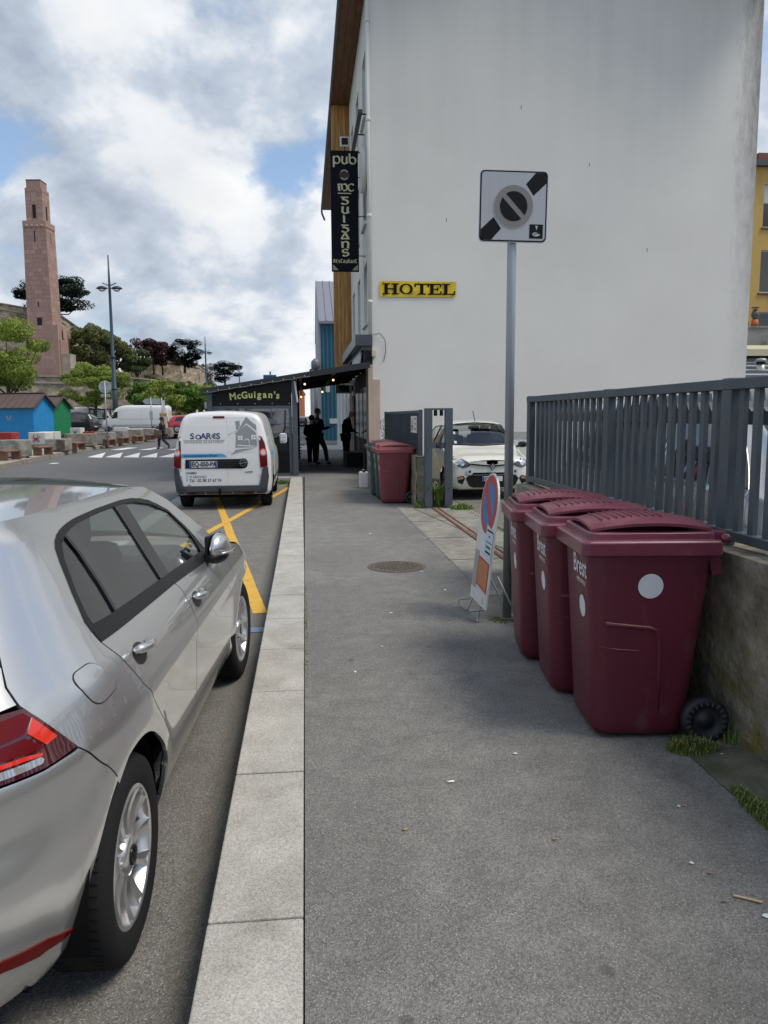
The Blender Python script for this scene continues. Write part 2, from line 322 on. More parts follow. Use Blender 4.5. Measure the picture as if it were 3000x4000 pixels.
# manhole covers
def manhole(x, y, z, r, label):
    t_ = thing('manhole_cover', label, 'manhole', (x, y, z)); MB().lathe([(r+.045,0),(r+.045,.006),(r+.006,.006),(r+.006,.0)], n=32, sm=False).build('ring', M_iron, t_)
    MB().lathe([(r,0),(r,.0045)], n=32, sm=False).build('lid', M_iron, t_); m = MB()
    for i in range(-5, 6):
        for j in range(-5, 6):
            px, py = i * r * .165, j * r * .165
            if math.hypot(px, py) < r * .86: m.box(px-.017,px+.017,py-.01,py+.01,.0044,.008)
    m.build('tread_studs', M_iron, t_, kind='stuff')
manhole(.93, 7.9, .0, .26, 'round iron manhole cover set in the grey pavement asphalt'); manhole(-7.7, 22.3, ZR, .36, 'dark iron manhole cover out in the road')
# left side: kerb, pavement strip, lawn
LK = [(-8.2,-12),(-8.8,8),(-9.6,18),(-10.26,27.1),(-10.53,30.3),(-10.86,34.3),(-11.2,39.6),(-11.32,47.6),(-11.23,58.9),(-10.9,66),(-10.2,90)]
def lx(y):
    for (x0,y0),(x1,y1) in zip(LK, LK[1:]):
        if y <= y1: return x0 + (x1-x0) * (y-y0) / (y1-y0)
    return LK[-1][0]
ys_ = [-12 + i * 1.02 for i in range(101)]
def band(name, f0, f1, z0, z1, m):
    k = MB(); vs_ = []
    for y in ys_: vs_ += [(f0(y), y, z0), (f1(y), y, z1)]
    return struct(k.add(vs_, [(2*i,2*i+1,2*i+3,2*i+2) for i in range(100)]).build(name, m))
lkerb = MB(); vs_ = []
for y in ys_: vs_ += [(lx(y),y,-.15),(lx(y),y,.03),(lx(y)-.22,y,.035),(lx(y)-.22,y,-.15)]
lkerb.add(vs_, [(4*i+j,4*i+j+1,4*i+j+5,4*i+j+4) for i in range(100) for j in range(3)]); struct(lkerb.build('far_kerb', mat('kerb_concrete', (.30,.27,.23), .9, var=.2, vs=2, dirt=(.16,.14,.11), ds=1.3, dt=(.5,.7), space='World')))
band('far_side_path', lambda y: lx(y)-.22, lambda y: lx(y)-2.0, .034, .05, mat('path_concrete', (.33,.30,.26), .95, var=.25, vs=2, space='World'))
lawn = band('lawn', lambda y: lx(y)-2.0, lambda y: -70, .05, .28, M_grass_g)
sheet('car_park', [(-90,62),(-9.6,62),(-8.0,118),(-90,118)], .27, mat('carpark_asphalt', (.10,.10,.10), .9, var=.15, vs=1, space='World'))
# ---------------------------------------------------------------- buildings
def openwall(axis, p, th, u0, u1, z0, z1, ops):
    """wall slab with rectangular openings; axis 'x' -> plane X=p running along Y, 'y' -> plane Y=p running along X"""
    m = MB(); us = sorted({u0, u1, *[o[0] for o in ops], *[o[1] for o in ops]}); zs = sorted({z0, z1, *[o[2] for o in ops], *[o[3] for o in ops]})
    for a, b_ in zip(us, us[1:]):
        run = None
        for c, d in list(zip(zs, zs[1:])) + [(None, None)]:
            hole = c is None or any(o[0] <= a + 1e-6 and b_ <= o[1] + 1e-6 and o[2] <= c + 1e-6 and d <= o[3] + 1e-6 for o in ops)
            if hole:
                if run: (m.box(p, p+th, a, b_, run[0], run[1]) if axis == 'x' else m.box(a, b_, p, p+th, run[0], run[1])); run = None
            else: run = (run[0], d) if run else (c, d)
    return m
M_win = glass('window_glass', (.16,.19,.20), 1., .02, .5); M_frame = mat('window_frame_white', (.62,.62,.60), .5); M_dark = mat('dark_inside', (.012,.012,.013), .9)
M_anth = mat('anthracite', (.055,.062,.072), .45, var=.12, vs=4); M_sill = mat('sill_brown', (.13,.075,.05), .8, var=.2)
def window(par, axis, p, u0, u1, z0, z1, th=.08, frame=M_frame, pane=M_win, sill=M_sill, mull=1):
    bx = (lambda m,a,b,c,d,e,f: m.box(c,d,a,b,e,f)) if axis == 'x' else (lambda m,a,b,c,d,e,f: m.box(a,b,c,d,e,f))
    w = MB(); f = .06
    bx(w,u0,u1,p+.10,p+.16,z1-f,z1); bx(w,u0,u1,p+.10,p+.16,z0,z0+f); bx(w,u0,u0+f,p+.10,p+.16,z0+f,z1-f); bx(w,u1-f,u1,p+.10,p+.16,z0+f,z1-f)
    if mull: c = (u0+u1)/2; bx(w,c-.03,c+.03,p+.105,p+.155,z0+f,z1-f)
    o = w.build('window', frame, par); q = MB(); bx(q,u0+f,u1-f,p+.125,p+.135,z0+f,z1-f); q.build('pane', pane, o)
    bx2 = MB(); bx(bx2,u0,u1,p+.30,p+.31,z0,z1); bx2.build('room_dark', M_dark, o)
    if sill: s_ = MB(); bx(s_,u0-.08,u1+.08,p-.08,p+.1,z0-.09,z0-.005); s_.build('sill', sill, o)
    return o
# --- hotel: blank white gable wall
M_hw = mat('white_render', (.76,.755,.72), .93, bump=.35, bs=55); t, b = nodes_of(M_hw)
g = t.nodes.new('ShaderNodeNewGeometry'); pos = g.outputs['Position']; sx = t.nodes.new('ShaderNodeSeparateXYZ'); t.links.new(pos, sx.inputs[0])
mp = t.nodes.new('ShaderNodeMapping'); mp.inputs['Scale'].default_value = (1.6, 1, .05); t.links.new(pos, mp.inputs[0])
strk = ramp(t, noi(t, mp.outputs[0], 1.4, 7, .62), [(.44, (0,0,0)), (.74, (1,1,1))]); hi = mth(t, 'MULTIPLY', mth(t, 'SUBTRACT', sx.outputs[2], 5.5), .115, clamp=True)
c = ramp(t, noi(t, pos, .5, 6, .6), [(.3, (.70,.675,.615)), (.7, (.755,.73,.67))])
c = mix(t, mth(t, 'MULTIPLY', mth(t, 'MULTIPLY', strk, hi), .24), c, (.42,.415,.39))
mp2 = t.nodes.new('ShaderNodeMapping'); mp2.inputs['Scale'].default_value = (3, 1, .8); t.links.new(pos, mp2.inputs[0])     # grime running down the back corner
gr = mth(t, 'ADD', mth(t, 'MULTIPLY', mth(t, 'SUBTRACT', sx.outputs[0], 11.85), 1.25), mth(t, 'MULTIPLY', mth(t, 'SUBTRACT', noi(t, mp2.outputs[0], 2.3, 9, .75), .5), 1.9)); gr = mth(t, 'MULTIPLY', gr, mth(t, 'MULTIPLY', mth(t, 'SUBTRACT', sx.outputs[2], 1.5), .12, clamp=True), clamp=True)
c = mix(t, mth(t, 'MULTIPLY', gr, .8), c, (.13,.125,.115)); t.links.new(c, b.inputs['Base Color'])
M_fac = mat('facade_white', (.66,.66,.62), .85, var=.06, vs=2, dirt=(.45,.45,.41), ds=1.2, dt=(.55,.8), stretch=(1,1,.2))
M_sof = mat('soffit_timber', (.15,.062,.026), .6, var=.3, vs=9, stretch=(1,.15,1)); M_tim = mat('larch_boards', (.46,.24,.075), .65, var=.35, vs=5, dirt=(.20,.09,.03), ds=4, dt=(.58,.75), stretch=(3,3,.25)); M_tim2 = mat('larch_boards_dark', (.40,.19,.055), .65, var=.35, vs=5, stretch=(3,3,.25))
H = thing('hotel_building', 'tall hotel with a blank white rendered gable wall and timber eaves', 'building', (1.85, 21, 0))
MB().box(0, 10.65, 0, .3, 0, 14.2).build('gable_wall', M_hw, H)
ops = [(a, a + 1.15, z, z + 1.7) for a in (1.5, 4.2, 6.9) for z in (4.25, 7.05, 9.9)]
openwall('x', 0, .3, .3, 9, 0, 12.97, ops).build('front_wall', M_fac, H)
for a, e, z0, z1 in ops: window(H, 'x', 0, a, e, z0, z1, sill=M_fac)
MB().box(.3, 10.65, 20.4, 20.7, 0, 13).build('back_wall', M_fac, H); MB().box(10.35, 10.65, .3, 20.4, 0, 13.5).build('yard_wall', M_fac, H)
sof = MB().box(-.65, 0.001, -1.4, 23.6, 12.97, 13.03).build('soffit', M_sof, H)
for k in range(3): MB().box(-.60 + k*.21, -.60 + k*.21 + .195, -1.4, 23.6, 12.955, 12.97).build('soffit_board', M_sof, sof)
MB().prism([(-.66,13.0),(-.70,13.02),(-.70,13.3),(5.2,16.4),(10.9,13.4),(10.9,13.2),(5.2,16.1),(-.6,13.03)], (0,-1.45,0), (1,0,0), (0,0,1), (0,25.1,0)).build('roof', mat('zinc', (.17,.175,.18), .5, metal=.5, var=.1), H)
MB().tube([(-.68,-1.42,13.02),(-.68,23.6,13.02),(-.66,24.1,12.9),(-.5,24.35,12.6)], .055, 8).build('gutter', mat('gutter_zinc', (.16,.165,.17), .5, metal=.4), H)
MB().tube([(-.06,-.05,12.8),(-.06,-.05,3.75)], .05, 10).build('downpipe', M_fac, H)
for z in (11.6, 9.2, 6.8, 4.6): MB().lathe([(.062,-.04),(.062,.04)], (-.06,-.05,z), 10).build('pipe_clip', M_fac, H)
M_pink = mat('pink_pilaster', (.52,.40,.32), .85, var=.12, vs=3, dirt=(.33,.25,.2), ds=2, dt=(.5,.7), stretch=(1,1,.2))
pl = MB().box(-.14, .0, -.09, .5, 0, 2.95).build('pilaster', M_pink, H); MB().box(.004, .19, -.07, -.003, 0, 2.55).build('pilaster_return', M_pink, H); MB().box(-.152,-.128,-.105,-.085,0,2.94).build('pilaster_edge', mat('dark_brown', (.035,.022,.018), .7), H)
# timber-clad wing standing forward of the upper floors
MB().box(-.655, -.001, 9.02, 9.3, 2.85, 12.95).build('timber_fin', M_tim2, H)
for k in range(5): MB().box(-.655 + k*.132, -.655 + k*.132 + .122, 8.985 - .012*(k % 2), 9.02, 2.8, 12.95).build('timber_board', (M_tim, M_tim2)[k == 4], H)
openwall('x', 0, .3, 9, 21, 2.85, 12.97, []).build('upper_wall', M_fac, H)
openwall('x', 0, .3, 9, 21, 0, 2.85, [(10.2,11.8,.1,2.3),(13.2,15,.7,2.3),(16.3,18,.7,2.3)]).build('ground_floor_wall', mat('ground_floor_white', (.60,.60,.58), .8, var=.08, vs=3), H)
for a, e, z0 in ((10.2,11.8,.1),(13.2,15,.7),(16.3,18,.7)): window(H, 'x', 0, a, e, z0, 2.3, sill=MATS['ground_floor_white'])
for a in (9.2, 12.3, 15.6, 18.9, 20.6): MB().box(-.10, -.002, a, a + .35, 0, 2.8).build('white_pier', MATS['ground_floor_white'], H)
# pub front on the ground floor
M_blk = mat('black_paint', (.010,.010,.011), .6, var=.3, vs=6, spec=.2); M_brn = mat('brown_paint', (.045,.027,.022), .55, var=.2, vs=5)
MB().box(-.06, -.003, .55, 6.2, 0, 2.9).build('shop_front', M_brn, H)
for a in (.9, 2.6, 4.3): MB().box(-.09, -.061, a, a + 1.3, .9, 2.4).build('shop_window', mat('black_gloss', (.01,.01,.012), .12), H)
for a in (.62, 2.35, 4.05, 5.8): MB().box(-.085, -.062, a, a + .16, 0, 2.75).build('shop_pilaster', mat('mint_frame', (.20,.24,.17), .6), H)
for k in range(4): MB().box(-.1, -.061, 6.5 + k*.42, 6.5 + k*.42 + .28, .02, 2.3).build('shutter_leaf', (mat('shutter_red', (.20,.06,.04), .6), M_frame, M_brn, M_frame)[k], H)
co = MB().box(-.46, -.003, -.1, 7.5, 3.44, 3.74).build('cornice', M_anth, H, bevel=.01); MB().box(-.30, -.004, -.02, 7.3, 3.33, 3.439).build('cornice_soffit', M_anth, co)
for k in range(7): MB().box(-.463, -.4601, -.1 + k*1.09, -.1 + k*1.09 + 1.075, 3.45, 3.73).build('fascia_panel', mat('fascia_grey', (.17,.175,.18), .35, metal=.6), co)
MB().box(-.22, -.004, -.06, .35, 2.96, 3.33).build('corner_block', M_blk, H); MB().box(-.02,.08,-.14,-.005,3.16,3.32).build('junction_box', mat('cream_plastic', (.55,.50,.36), .6), H)
MB().tube([(.03,-.03,3.74),(.2,-.05,3.78),(.34,-.04,3.6),(.36,-.03,3.3),(.3,-.03,3.02)], .008, 6).build('loose_cable', M_blk, H)
val = MB()                                       # rolled awning with pale folds under the cornice
def fold(u, v): return (-.26 + .045*math.sin(u*60) - .05*v, .45 + u*3.6, 3.34 - .42*v)
val.grid(fold, 90, 3); val.build('awning_valance', mat('awning_cloth', (.52,.53,.54), .9, var=.2, vs=9), H)
for y in (.5, 1.35, 2.3, 3.3): MB().box(-.34, -.1, y, y + .16, 2.86, 3.0).build('spot_box', M_blk, H)
MB().box(5.9-1.975, 6.3-1.975, -.004, -.002, .9, 1.11).build('wall_patch', mat('patch_grey', (.42,.41,.38), .95, var=.2, vs=9), H)
gf = MB(); pen(gf, [[(.02,.5),(.13,.56),(.10,.44)],[(.05,.52),(.03,.42)],[(.02,.38),(.10,.40),(.12,.30),(.05,.28),(.04,.36)],[(.11,.30),(.14,.24)],[(.05,.22),(.13,.16),(.06,.10)],[(.08,.12),(.15,.06),(.07,.0),(.13,-.06)]], (.17,-.004,.93), (1,0,0), (0,0,1), .017, .6); gf.build('graffiti', M_blk, H)
for x, z in ((2.0,6.7),(5.9,8.2),(7.6,6.0),(4.0,9.6)): MB().box(x, x+.02, -.0035, -.001, z, z+.1).build('wall_nick', mat('nick', (.2,.2,.19), .9), H)
# round enamel sign, light bar, floodlight on the facade
lb = thing('light_bar', 'long dark light bar bracketed high along the hotel front', 'light fitting', (1.6, 21.2, 9.5)); MB().box(-.06,.06,0,3.5,-.05,.05).build('housing', M_anth, lb, bevel=.015)
for y in (.2, 1.7, 3.2): MB().box(.06,.252,y,y+.03,-.015,.015).build('bracket', M_blk, lb)
rs = thing('round_sign', 'round pub sign seen edge-on beside the hotel downpipe', 'sign', (1.85, 22.1, 8.3)); MB().lathe([(.55,-.05),(.55,.05)], (-.12,0,0), 28, 'x', sm=False).build('disc', mat('sign_mauve', (.10,.08,.10), .5), rs); MB().lathe([(.56,-.06),(.6,-.06),(.6,.06),(.56,.06)], (-.12,0,0), 28, 'x').build('rim', M_frame, rs)
for z in (-.4,.4): MB().tube([(.002,0,z),(-.1,0,z)], .015, 6).build('bracket', M_blk, rs)
fl = thing('floodlight', 'small white floodlight standing on the top edge of the black pub sign', 'light fitting', (1.28, 22.98, 9.08)); MB().obox((0,-.06,.22),(.26,.14,.26), rx=.3).build('lamp_body', M_frame, fl, bevel=.02); MB().obox((0,-.135,.21),(.18,.02,.17), rx=.3).build('lens', MATS['black_gloss'], fl); MB().tube([(0,0,-.02),(0,0,.13)], .02, 8).build('stem', M_anth, fl)
# --- vertical pub sign
PS = thing('pub_sign', 'tall black vertical pub sign with cream uncial letters on the hotel front', 'sign', (1.26, 22.97, 5.73))
M_nav = mat('sign_navy', (.004,.005,.010), .6, spec=.15); M_crm = mat('sign_cream', (.62,.58,.36), .6)
MB().box(-.395, .395, -.03, .03, 0, 3.34).build('board', M_nav, PS, bevel=.008)
for z in (.45, 1.55, 2.62): MB().tube([(.39,0,z),(.595,0,z)], .014, 6).build('bracket', M_anth, PS)
GL = {  # uncial glyph strokes, unit height 1
 'p': [[(.12,.78),(.10,.3),(.10,-.35)], [(.10,.62)]+arc(.42,.38,.32,.36,130,-150,14)], 'u': [[(.08,.72),(.2,.72)]+arc(.42,.3,.27,.3,170,300,10)+[(.62,.2)], [(.66,.74),(.63,.3),(.74,.05)]],
 'b': [[(.1,1.05),(.1,.3)]+arc(.42,.34,.32,.33,190,500,16)], 'm': [arc(.3,.36,.26,.34,-110,-250,10)+[(.36,.7),(.42,.1)], [(.4,.6)]+arc(.68,.36,.26,.34,120,-120,12), [(.02,.72),(.12,.3),(.06,.02)]],
 'c': [arc(.4,.36,.33,.36,40,320,14)], 'g': [[(.02,.74),(.72,.74)], [(.34,.74),(.2,.44)]+arc(.36,.22,.32,.24,100,-150,12)], 'i': [[(.3,.74),(.3,.05)], [(.2,.76),(.32,.72)], [(.22,.03),(.42,.05)]],
 's': [arc(.4,.55,.26,.19,30,250,10)+arc(.38,.2,.28,.2,80,-150,10)], 'a': [[(.36,.8),(.72,.02)], [(.4,.78),(.02,.06)], [(.02,.06),(.62,.10)]], 'n': [[(.1,.74),(.14,.02)], [(.12,.5)]+arc(.42,.46,.25,.26,150,10,8)+[(.62,.05),(.74,.02)]],
 'r': [[(.1,.95),(.1,.02)], arc(.34,.68,.25,.26,130,-120,10), [(.3,.45),(.62,.02)]], 'e': [arc(.38,.46,.3,.44,50,310,12), [(.12,.48),(.62,.5)]], 't': [[(.0,.9),(.66,.9)], [(.3,.9)]+arc(.44,.3,.24,.28,170,320,8)]}
def glyph(ch, cx, z, s, w=.15, sx=1.): let = MB(); pen(let, GL[ch], (cx - .37*s*sx, -.0325, z), (s*sx,0,0), (0,0,s), w*1.25); let.build('letter', M_crm, PS)
for ch, x in (('p',-.225),('u',.0),('b',.23)): glyph(ch, x, 2.98, .27)
for ch, x in (('m',-.08),('c',.19)): glyph(ch, x, 2.24, .27)
for ch, z in (('g',1.88),('u',1.62),('i',1.37),('g',1.11),('a',.90),('n',.66),('s',.44)): glyph(ch, 0, z, .25, .17, 1.25)
for i, ch in enumerate('restaurant'): glyph(ch, -.315 + i*.07, .245, .105, .16, .8)
MB().box(-.19, .19, -.0335, -.0305, 2.16, 2.185).build('rule', M_crm, PS); cr = MB(); pen(cr, [arc(0,0,.5,.5,35,145,12), arc(0,0,.5,.5,215,325,12)], (0,-.0335,2.68), (.23,0,0), (0,0,.25), .16, .9); cr.build('crest_lettering', mat('crest_pale', (.40,.34,.32), .6), PS)
MB().lathe([(.15,0),(.15,-.003)], (0,-.0302,2.68), 20, 'y', sm=False).build('crest', mat('crest_brown', (.05,.016,.012), .6), PS)
for s_ in (-1, 1): MB().prism([(.36*s_,.04),(.19*s_,.04),(.36*s_,.2)], (0,-.0305,0), (1,0,0), (0,0,1), (0,-.002,0)).build('corner_ornament', mat('ornament', (.34,.33,.22), .6, var=.6, vs=60), PS)
# --- HOTEL banner
HB = thing('hotel_banner', 'yellow vinyl banner with black slab letters on the white gable wall', 'banner', (2.06, 20.99, 4.74))
bn = MB(); bn.grid(lambda u, v: (u*2.07, -.02 + .012*math.sin(u*9)*math.sin(v*3.1), v*.40 - .0 + .012*math.sin(u*math.pi*1.0+.3)*(v-.5)), 40, 6); bn.build('cloth', mat('banner_yellow', (.72,.50,.012), .6, var=.12, vs=5, dirt=(.30,.28,.03), ds=1.9, dt=(.60,.72)), HB)
y0 = -.036; zb = .055; h = .29; M_bk = mat('banner_black', (.006,.005,.007), .7, spec=.15)
def bx_(x0, x1, a, e): let.box(x0, x1, y0, y0+.003, zb + a*h, zb + e*h)
def serif(x, w, a): bx_(x - w/2, x + w/2, a, a + .11)
let = MB(); x = .07
for s_ in (.1, .34): bx_(x+s_-.045, x+s_+.045, .11, .89); serif(x+s_, .20, 0); serif(x+s_, .20, .89)
bx_(x+.145, x+.295, .44, .56); let.build('letter', M_bk, HB)
let = MB(); pen(let, [arc(0,0,1,1,0,360,32)], (x+.64,y0,zb+h/2), (.145,0,0), (0,0,.125), .46, .45, 0); let.build('letter', M_bk, HB); let = MB()
x = .93; bx_(x+.155, x+.245, .11, .88); serif(x+.2, .22, 0); bx_(x, x+.40, .88, 1); bx_(x, x+.04, .68, .88); bx_(x+.36, x+.40, .68, .88); let.build('letter', M_bk, HB); let = MB()
x = 1.30; bx_(x+.06, x+.15, .12, .88); bx_(x, x+.37, 0, .12); bx_(x, x+.36, .88, 1); bx_(x+.33, x+.37, .12, .32); bx_(x+.32, x+.36, .7, .88); bx_(x+.15, x+.26, .45, .55); bx_(x+.25, x+.28, .33, .67); let.build('letter', M_bk, HB); let = MB()
x = 1.68; bx_(x+.06, x+.15, .12, .89); bx_(x, x+.36, 0, .12); bx_(x, x+.22, .89, 1); bx_(x+.32, x+.36, .12, .36); let.build('letter', M_bk, HB)
for x, z in ((.1,.37),(.1,.03),(1.0,.03),(1.05,.37),(1.95,.37),(1.95,.03)): MB().lathe([(.012,0),(.012,-.008)], (x,-.034,z), 8, 'y').build('fixing', M_blk, HB)
# --- blue shed with a metal roof beyond the side street
BB = thing('blue_shed', 'blue corrugated shed with pale metal roof beyond the hotel', 'building', (1.1, 50, 0)); M_blu = mat('blue_cladding', (.022,.12,.22), .5, var=.1, vs=.6); M_teal = mat('teal_cladding', (.045,.16,.20), .5, var=.15, vs=.8)
MB().box(0, 9, 0, .12, 0, 7.5).build('front_wall', M_blu, BB)
for k in range(36): MB().box(.12 + k*.25, .12 + k*.25 + .1, -.04, -.001, .0, 7.45).build('corrugation', M_blu if k > 3 else M_teal, BB)
MB().prism([(0,0),(14,0),(14,7.5),(7,11),(0,7.5)], (-.12,0,0), (0,1,0), (0,0,1), (.118,0,0)).build('street_gable', mat('pale_cladding', (.33,.36,.40), .5, metal=.2, var=.08), BB)
rf = MB().prism([(-.25,7.55),(7,11.2),(14.2,7.6),(14.2,7.45),(7,11.0),(-.25,7.38)], (-.15,0,0), (0,1,0), (0,0,1), (9.3,0,0)).build('roof', mat('roof_metal', (.30,.30,.34), .45, metal=.5, var=.08), BB)
for k in range(20): MB().bar((-.1 + k*.48,-.24,7.6), (-.1 + k*.48,7,11.25), .04, .05).build('standing_seam', MATS['roof_metal'], rf)
MB().box(.5,1.1,-.08,-.045,1.1,1.42).build('notice', M_frame, BB); MB().box(.28,.55,-.075,-.045,3.1,3.9).build('notice', M_frame, BB)
MB().tube([(-.35,-.4,0),(-.35,-.4,4.6)], .12, 10).build('vent_pipe', mat('pipe_grey', (.18,.20,.22), .5, metal=.3), BB); MB().lathe([(.16,4.5),(.28,4.6),(.28,5.0),(.1,5.2)], (-.35,-.4,0), 12).build('vent_cowl', MATS['pipe_grey'], BB)
# --- far end of the street
def block(name, label, x0, x1, y0, y1, h, col, wins, face='x', roof=(.12,.12,.13)):
    B_ = thing(name, label, 'building', (x0, y0, 0)); m_ = mat(name + str(round(x0)) + str(round(y0)), col, .85, var=.06, vs=.5)
    MB().box(0, x1-x0, 0, y1-y0, 0, h).build('wall', m_, B_); MB().prism([(-.2,0),(x1-x0+.2,0),((x1-x0)/2,1.6)], (0,-.15,h+.002), (1,0,0), (0,0,1), (0,y1-y0+.3,0)).build('roof', mat('roofc%d' % round(y0), roof, .7), B_)
    for k in range(wins):
        for z in range(max(1, int(h // 3))):
            o = MB().box(-.03, -.002, 1.2 + k*3.2, 2.3 + k*3.2, .9 + z*3, 2.4 + z*3).build('window', M_frame, B_); MB().box(-.04, -.031, 1.3 + k*3.2, 2.2 + k*3.2, 1.0 + z*3, 2.3 + z*3).build('pane', MATS['black_gloss'], o)
            if x1 - x0 > 4: o = MB().box(1 + k*2, 1.9 + k*2, -.03, -.002, .9 + z*3, 2.4 + z*3).build('window', M_frame, B_); MB().box(1.1 + k*2, 1.8 + k*2, -.04, -.031, 1.0 + z*3, 2.3 + z*3).build('pane', MATS['black_gloss'], o)
    return B_
block('cream_house', 'cream house past the blue shed down the street', 1.6, 9, 66, 84, 6.2, (.56,.52,.42), 4)
block('white_house', 'white house further down the street past the cream house', 1.9, 10, 86, 106, 6.8, (.62,.62,.60), 5)
block('grey_house', 'grey townhouse at the bend far down the street', 1.0, 9, 108, 130, 8, (.38,.39,.42), 5)
block('orange_house', 'orange painted house closing the far end of the street', -1.5, .1, 175, 186, 6.5, (.50,.19,.10), 3, roof=(.35,.09,.05))
block('pale_house', 'pale grey house left of the orange house at the far end', -16, -3, 172, 186, 7, (.42,.42,.44), 4)
block('red_house', 'red fronted house beside the orange house at the far end', 3, 12, 178, 190, 6, (.5,.08,.06), 3, roof=(.2,.07,.05))
# --- yellow house, sheds and chimney past the back corner of the hotel
YH = thing('yellow_house', 'yellow rendered house with brown sills behind the hotel corner', 'building', (20.5, 38, 0)); M_yr = mat('yellow_render', (.55,.36,.11), .9, var=.06, vs=.6, dirt=(.40,.27,.09), ds=1.1, dt=(.55,.75), stretch=(1,1,.2))
ops = [(2.62,4.5,z,z+2.1) for z in (1.4,4.6,7.65,10.85)] + [(6,7.6,z,z+2.1) for z in (4.6,7.65,10.85)]
openwall('y', 0, .3, 0, 12, 0, 13.75, ops).build('front_wall', M_yr, YH); MB().box(0,.3,.3,9,0,13.75).build('side_wall', M_yr, YH)
for a, e, z0, z1 in ops: window(YH, 'y', 0, a, e, z0, z1, frame=mat('frame_white2', (.6,.6,.6), .5), pane=glass('window_glass_blue', (.25,.33,.40), 1, .02, .4))
MB().box(2.62,4.5,.11,.2,12.05,12.95).build('roller_shutter', mat('shutter_pale', (.55,.55,.52), .7), YH)
MB().box(-.25, 12.2, -.3, 9.2, 13.75, 14.0).build('roof', mat('slate', (.06,.065,.075), .6), YH); MB().obox((2.9,.6,14.25),(1.1,.8,.5)).build('chimney', mat('brick_red', (.2,.07,.05), .8), YH)
CW = thing('chimney_stack', 'grey rendered chimney stack with a terracotta pot behind the hotel corner', 'chimney', (17.3, 30, 0)); MB().box(.3,4,0,.7,0,5.0).build('stack', mat('grey_render', (.27,.27,.25), .95, var=.2, vs=1.5, dirt=(.12,.12,.11), ds=2, dt=(.5,.7)), CW); MB().box(.26,4.05,-.05,.75,5.0,5.06).build('coping', MATS['grey_render'], CW)
MB().lathe([(.16,5.06),(.12,5.36)], (1.02,.3,0), 14).build('pot', mat('terracotta', (.42,.13,.05), .8, var=.15), CW); MB().lathe([(.07,5.36),(.11,5.42),(.165,5.55),(.12,5.68),(.07,5.72),(.05,5.78)], (1.02,.3,0), 14).build('cowl', mat('cowl_metal', (.11,.105,.10), .6, metal=.4, var=.3), CW)
MB().lathe([(.17,5.83),(.16,5.85)], (1.02,.3,0), 14).build('cowl_cap', MATS['cowl_metal'], CW)
for a in (0, 2.1, 4.2): MB().tube([(1.02+.1*math.cos(a),.3+.1*math.sin(a),5.7),(1.02+.1*math.cos(a),.3+.1*math.sin(a),5.83)], .012, 6).build('cowl_leg', MATS['cowl_metal'], CW)
MB().box(.42,.66,.1,.45,5.06,5.24).build('brick_stub', mat('brick_brown', (.16,.07,.04), .9), CW)
SH = thing('metal_shed', 'low shed with a ribbed metal roof behind the hotel', 'shed', (12.7, 24, 0)); MB().box(0,16,0,.2,0,2.6).build('wall', M_fac, SH)
rf = MB().prism([(0,2.65),(9,4.5),(9,4.4),(0,2.55)], (-.1,0,0), (0,1,0), (0,0,1), (17,0,0)).build('roof', mat('roof_sheet', (.42,.44,.48), .4, metal=.5, var=.1), SH)
for k in range(9): MB().box(-.1, 16.9, .4 + k*1.0, .4 + k*1.0 + .28, 2.735 + .2055*k, 2.83 + .2055*k).build('roof_rib', mat('roof_rib_dark', (.10,.11,.13), .6), rf)  # dark grey ribs across the paler roof sheet
MB().prism([(4.2,3.75),(5.4,4.0),(5.4,4.25),(4.2,4.0)], (2.6,0,0), (0,1,0), (0,0,1), (9,0,0)).build('skylight', mat('skylight_cream', (.48,.44,.30), .6), rf)
VP_ = thing('vent_pipe', 'short capped metal flue on the ribbed shed roof', 'flue', (16.03, 26, 2.75)); MB().lathe([(.14,.0),(.14,.55)], n=16).build('pipe', mat('steel_bright', (.45,.45,.42), .35, metal=.6), VP_); MB().lathe([(.15,.53),(.15,.62)], n=16).build('collar', M_blk, VP_); MB().lathe([(.19,.62),(.20,.68),(.13,.74)], n=16).build('cap', mat('steel_dull', (.3,.3,.31), .5, metal=.5), VP_)
# ---------------------------------------------------------------- pub terrace
T = thing('pub_terrace', 'dark framed pub terrace with clear sheeting and a sloping black roof', 'shelter', (-.2, 20.7, 0)); M_tf = mat('terrace_steel', (.085,.095,.11), .45, metal=.2, var=.1)
M_tarp = mat('tarpaulin', (.008,.008,.009), .4, bump=.5, bs=6, spec=.2); rz_ = lambda x: 2.64 + .155*(x + .2 if False else x)
for x, y in ((-.06,.06),(-2.28,.06),(-.06,8.4),(-2.28,8.4)): MB().box(x-.07, x+.07, y-.06, y+.08, 0, rz_(x)-.02).build('post', M_tf, T, bevel=.008)
roofp = MB().prism([(-2.4,2.64-.155*2.4),(1.98,2.64+.155*1.98),(1.98,2.64+.155*1.98+.03),(-2.4,2.64-.155*2.4+.03)], (0,-.1,0), (1,0,0), (0,0,1), (0,9.2,0)).build('roof', M_blk, T)
MB().prism([(-2.46,rz_(-2.46)-.07),(1.95,rz_(1.95)-.1),(1.95,rz_(1.95)+.06),(-2.46,rz_(-2.46)+.05)], (0,-.14,0), (1,0,0), (0,0,1), (0,.038,0)).build('fascia', mat('terrace_fascia', (.03,.032,.036), .5, spec=.3), T)
for y in (1.6, 3.3, 5., 6.7, 8.4): MB().bar((-2.3,y,rz_(-2.3)-.06),(1.9,y,rz_(1.9)-.06), .07, .11).build('rafter', M_blk, T)
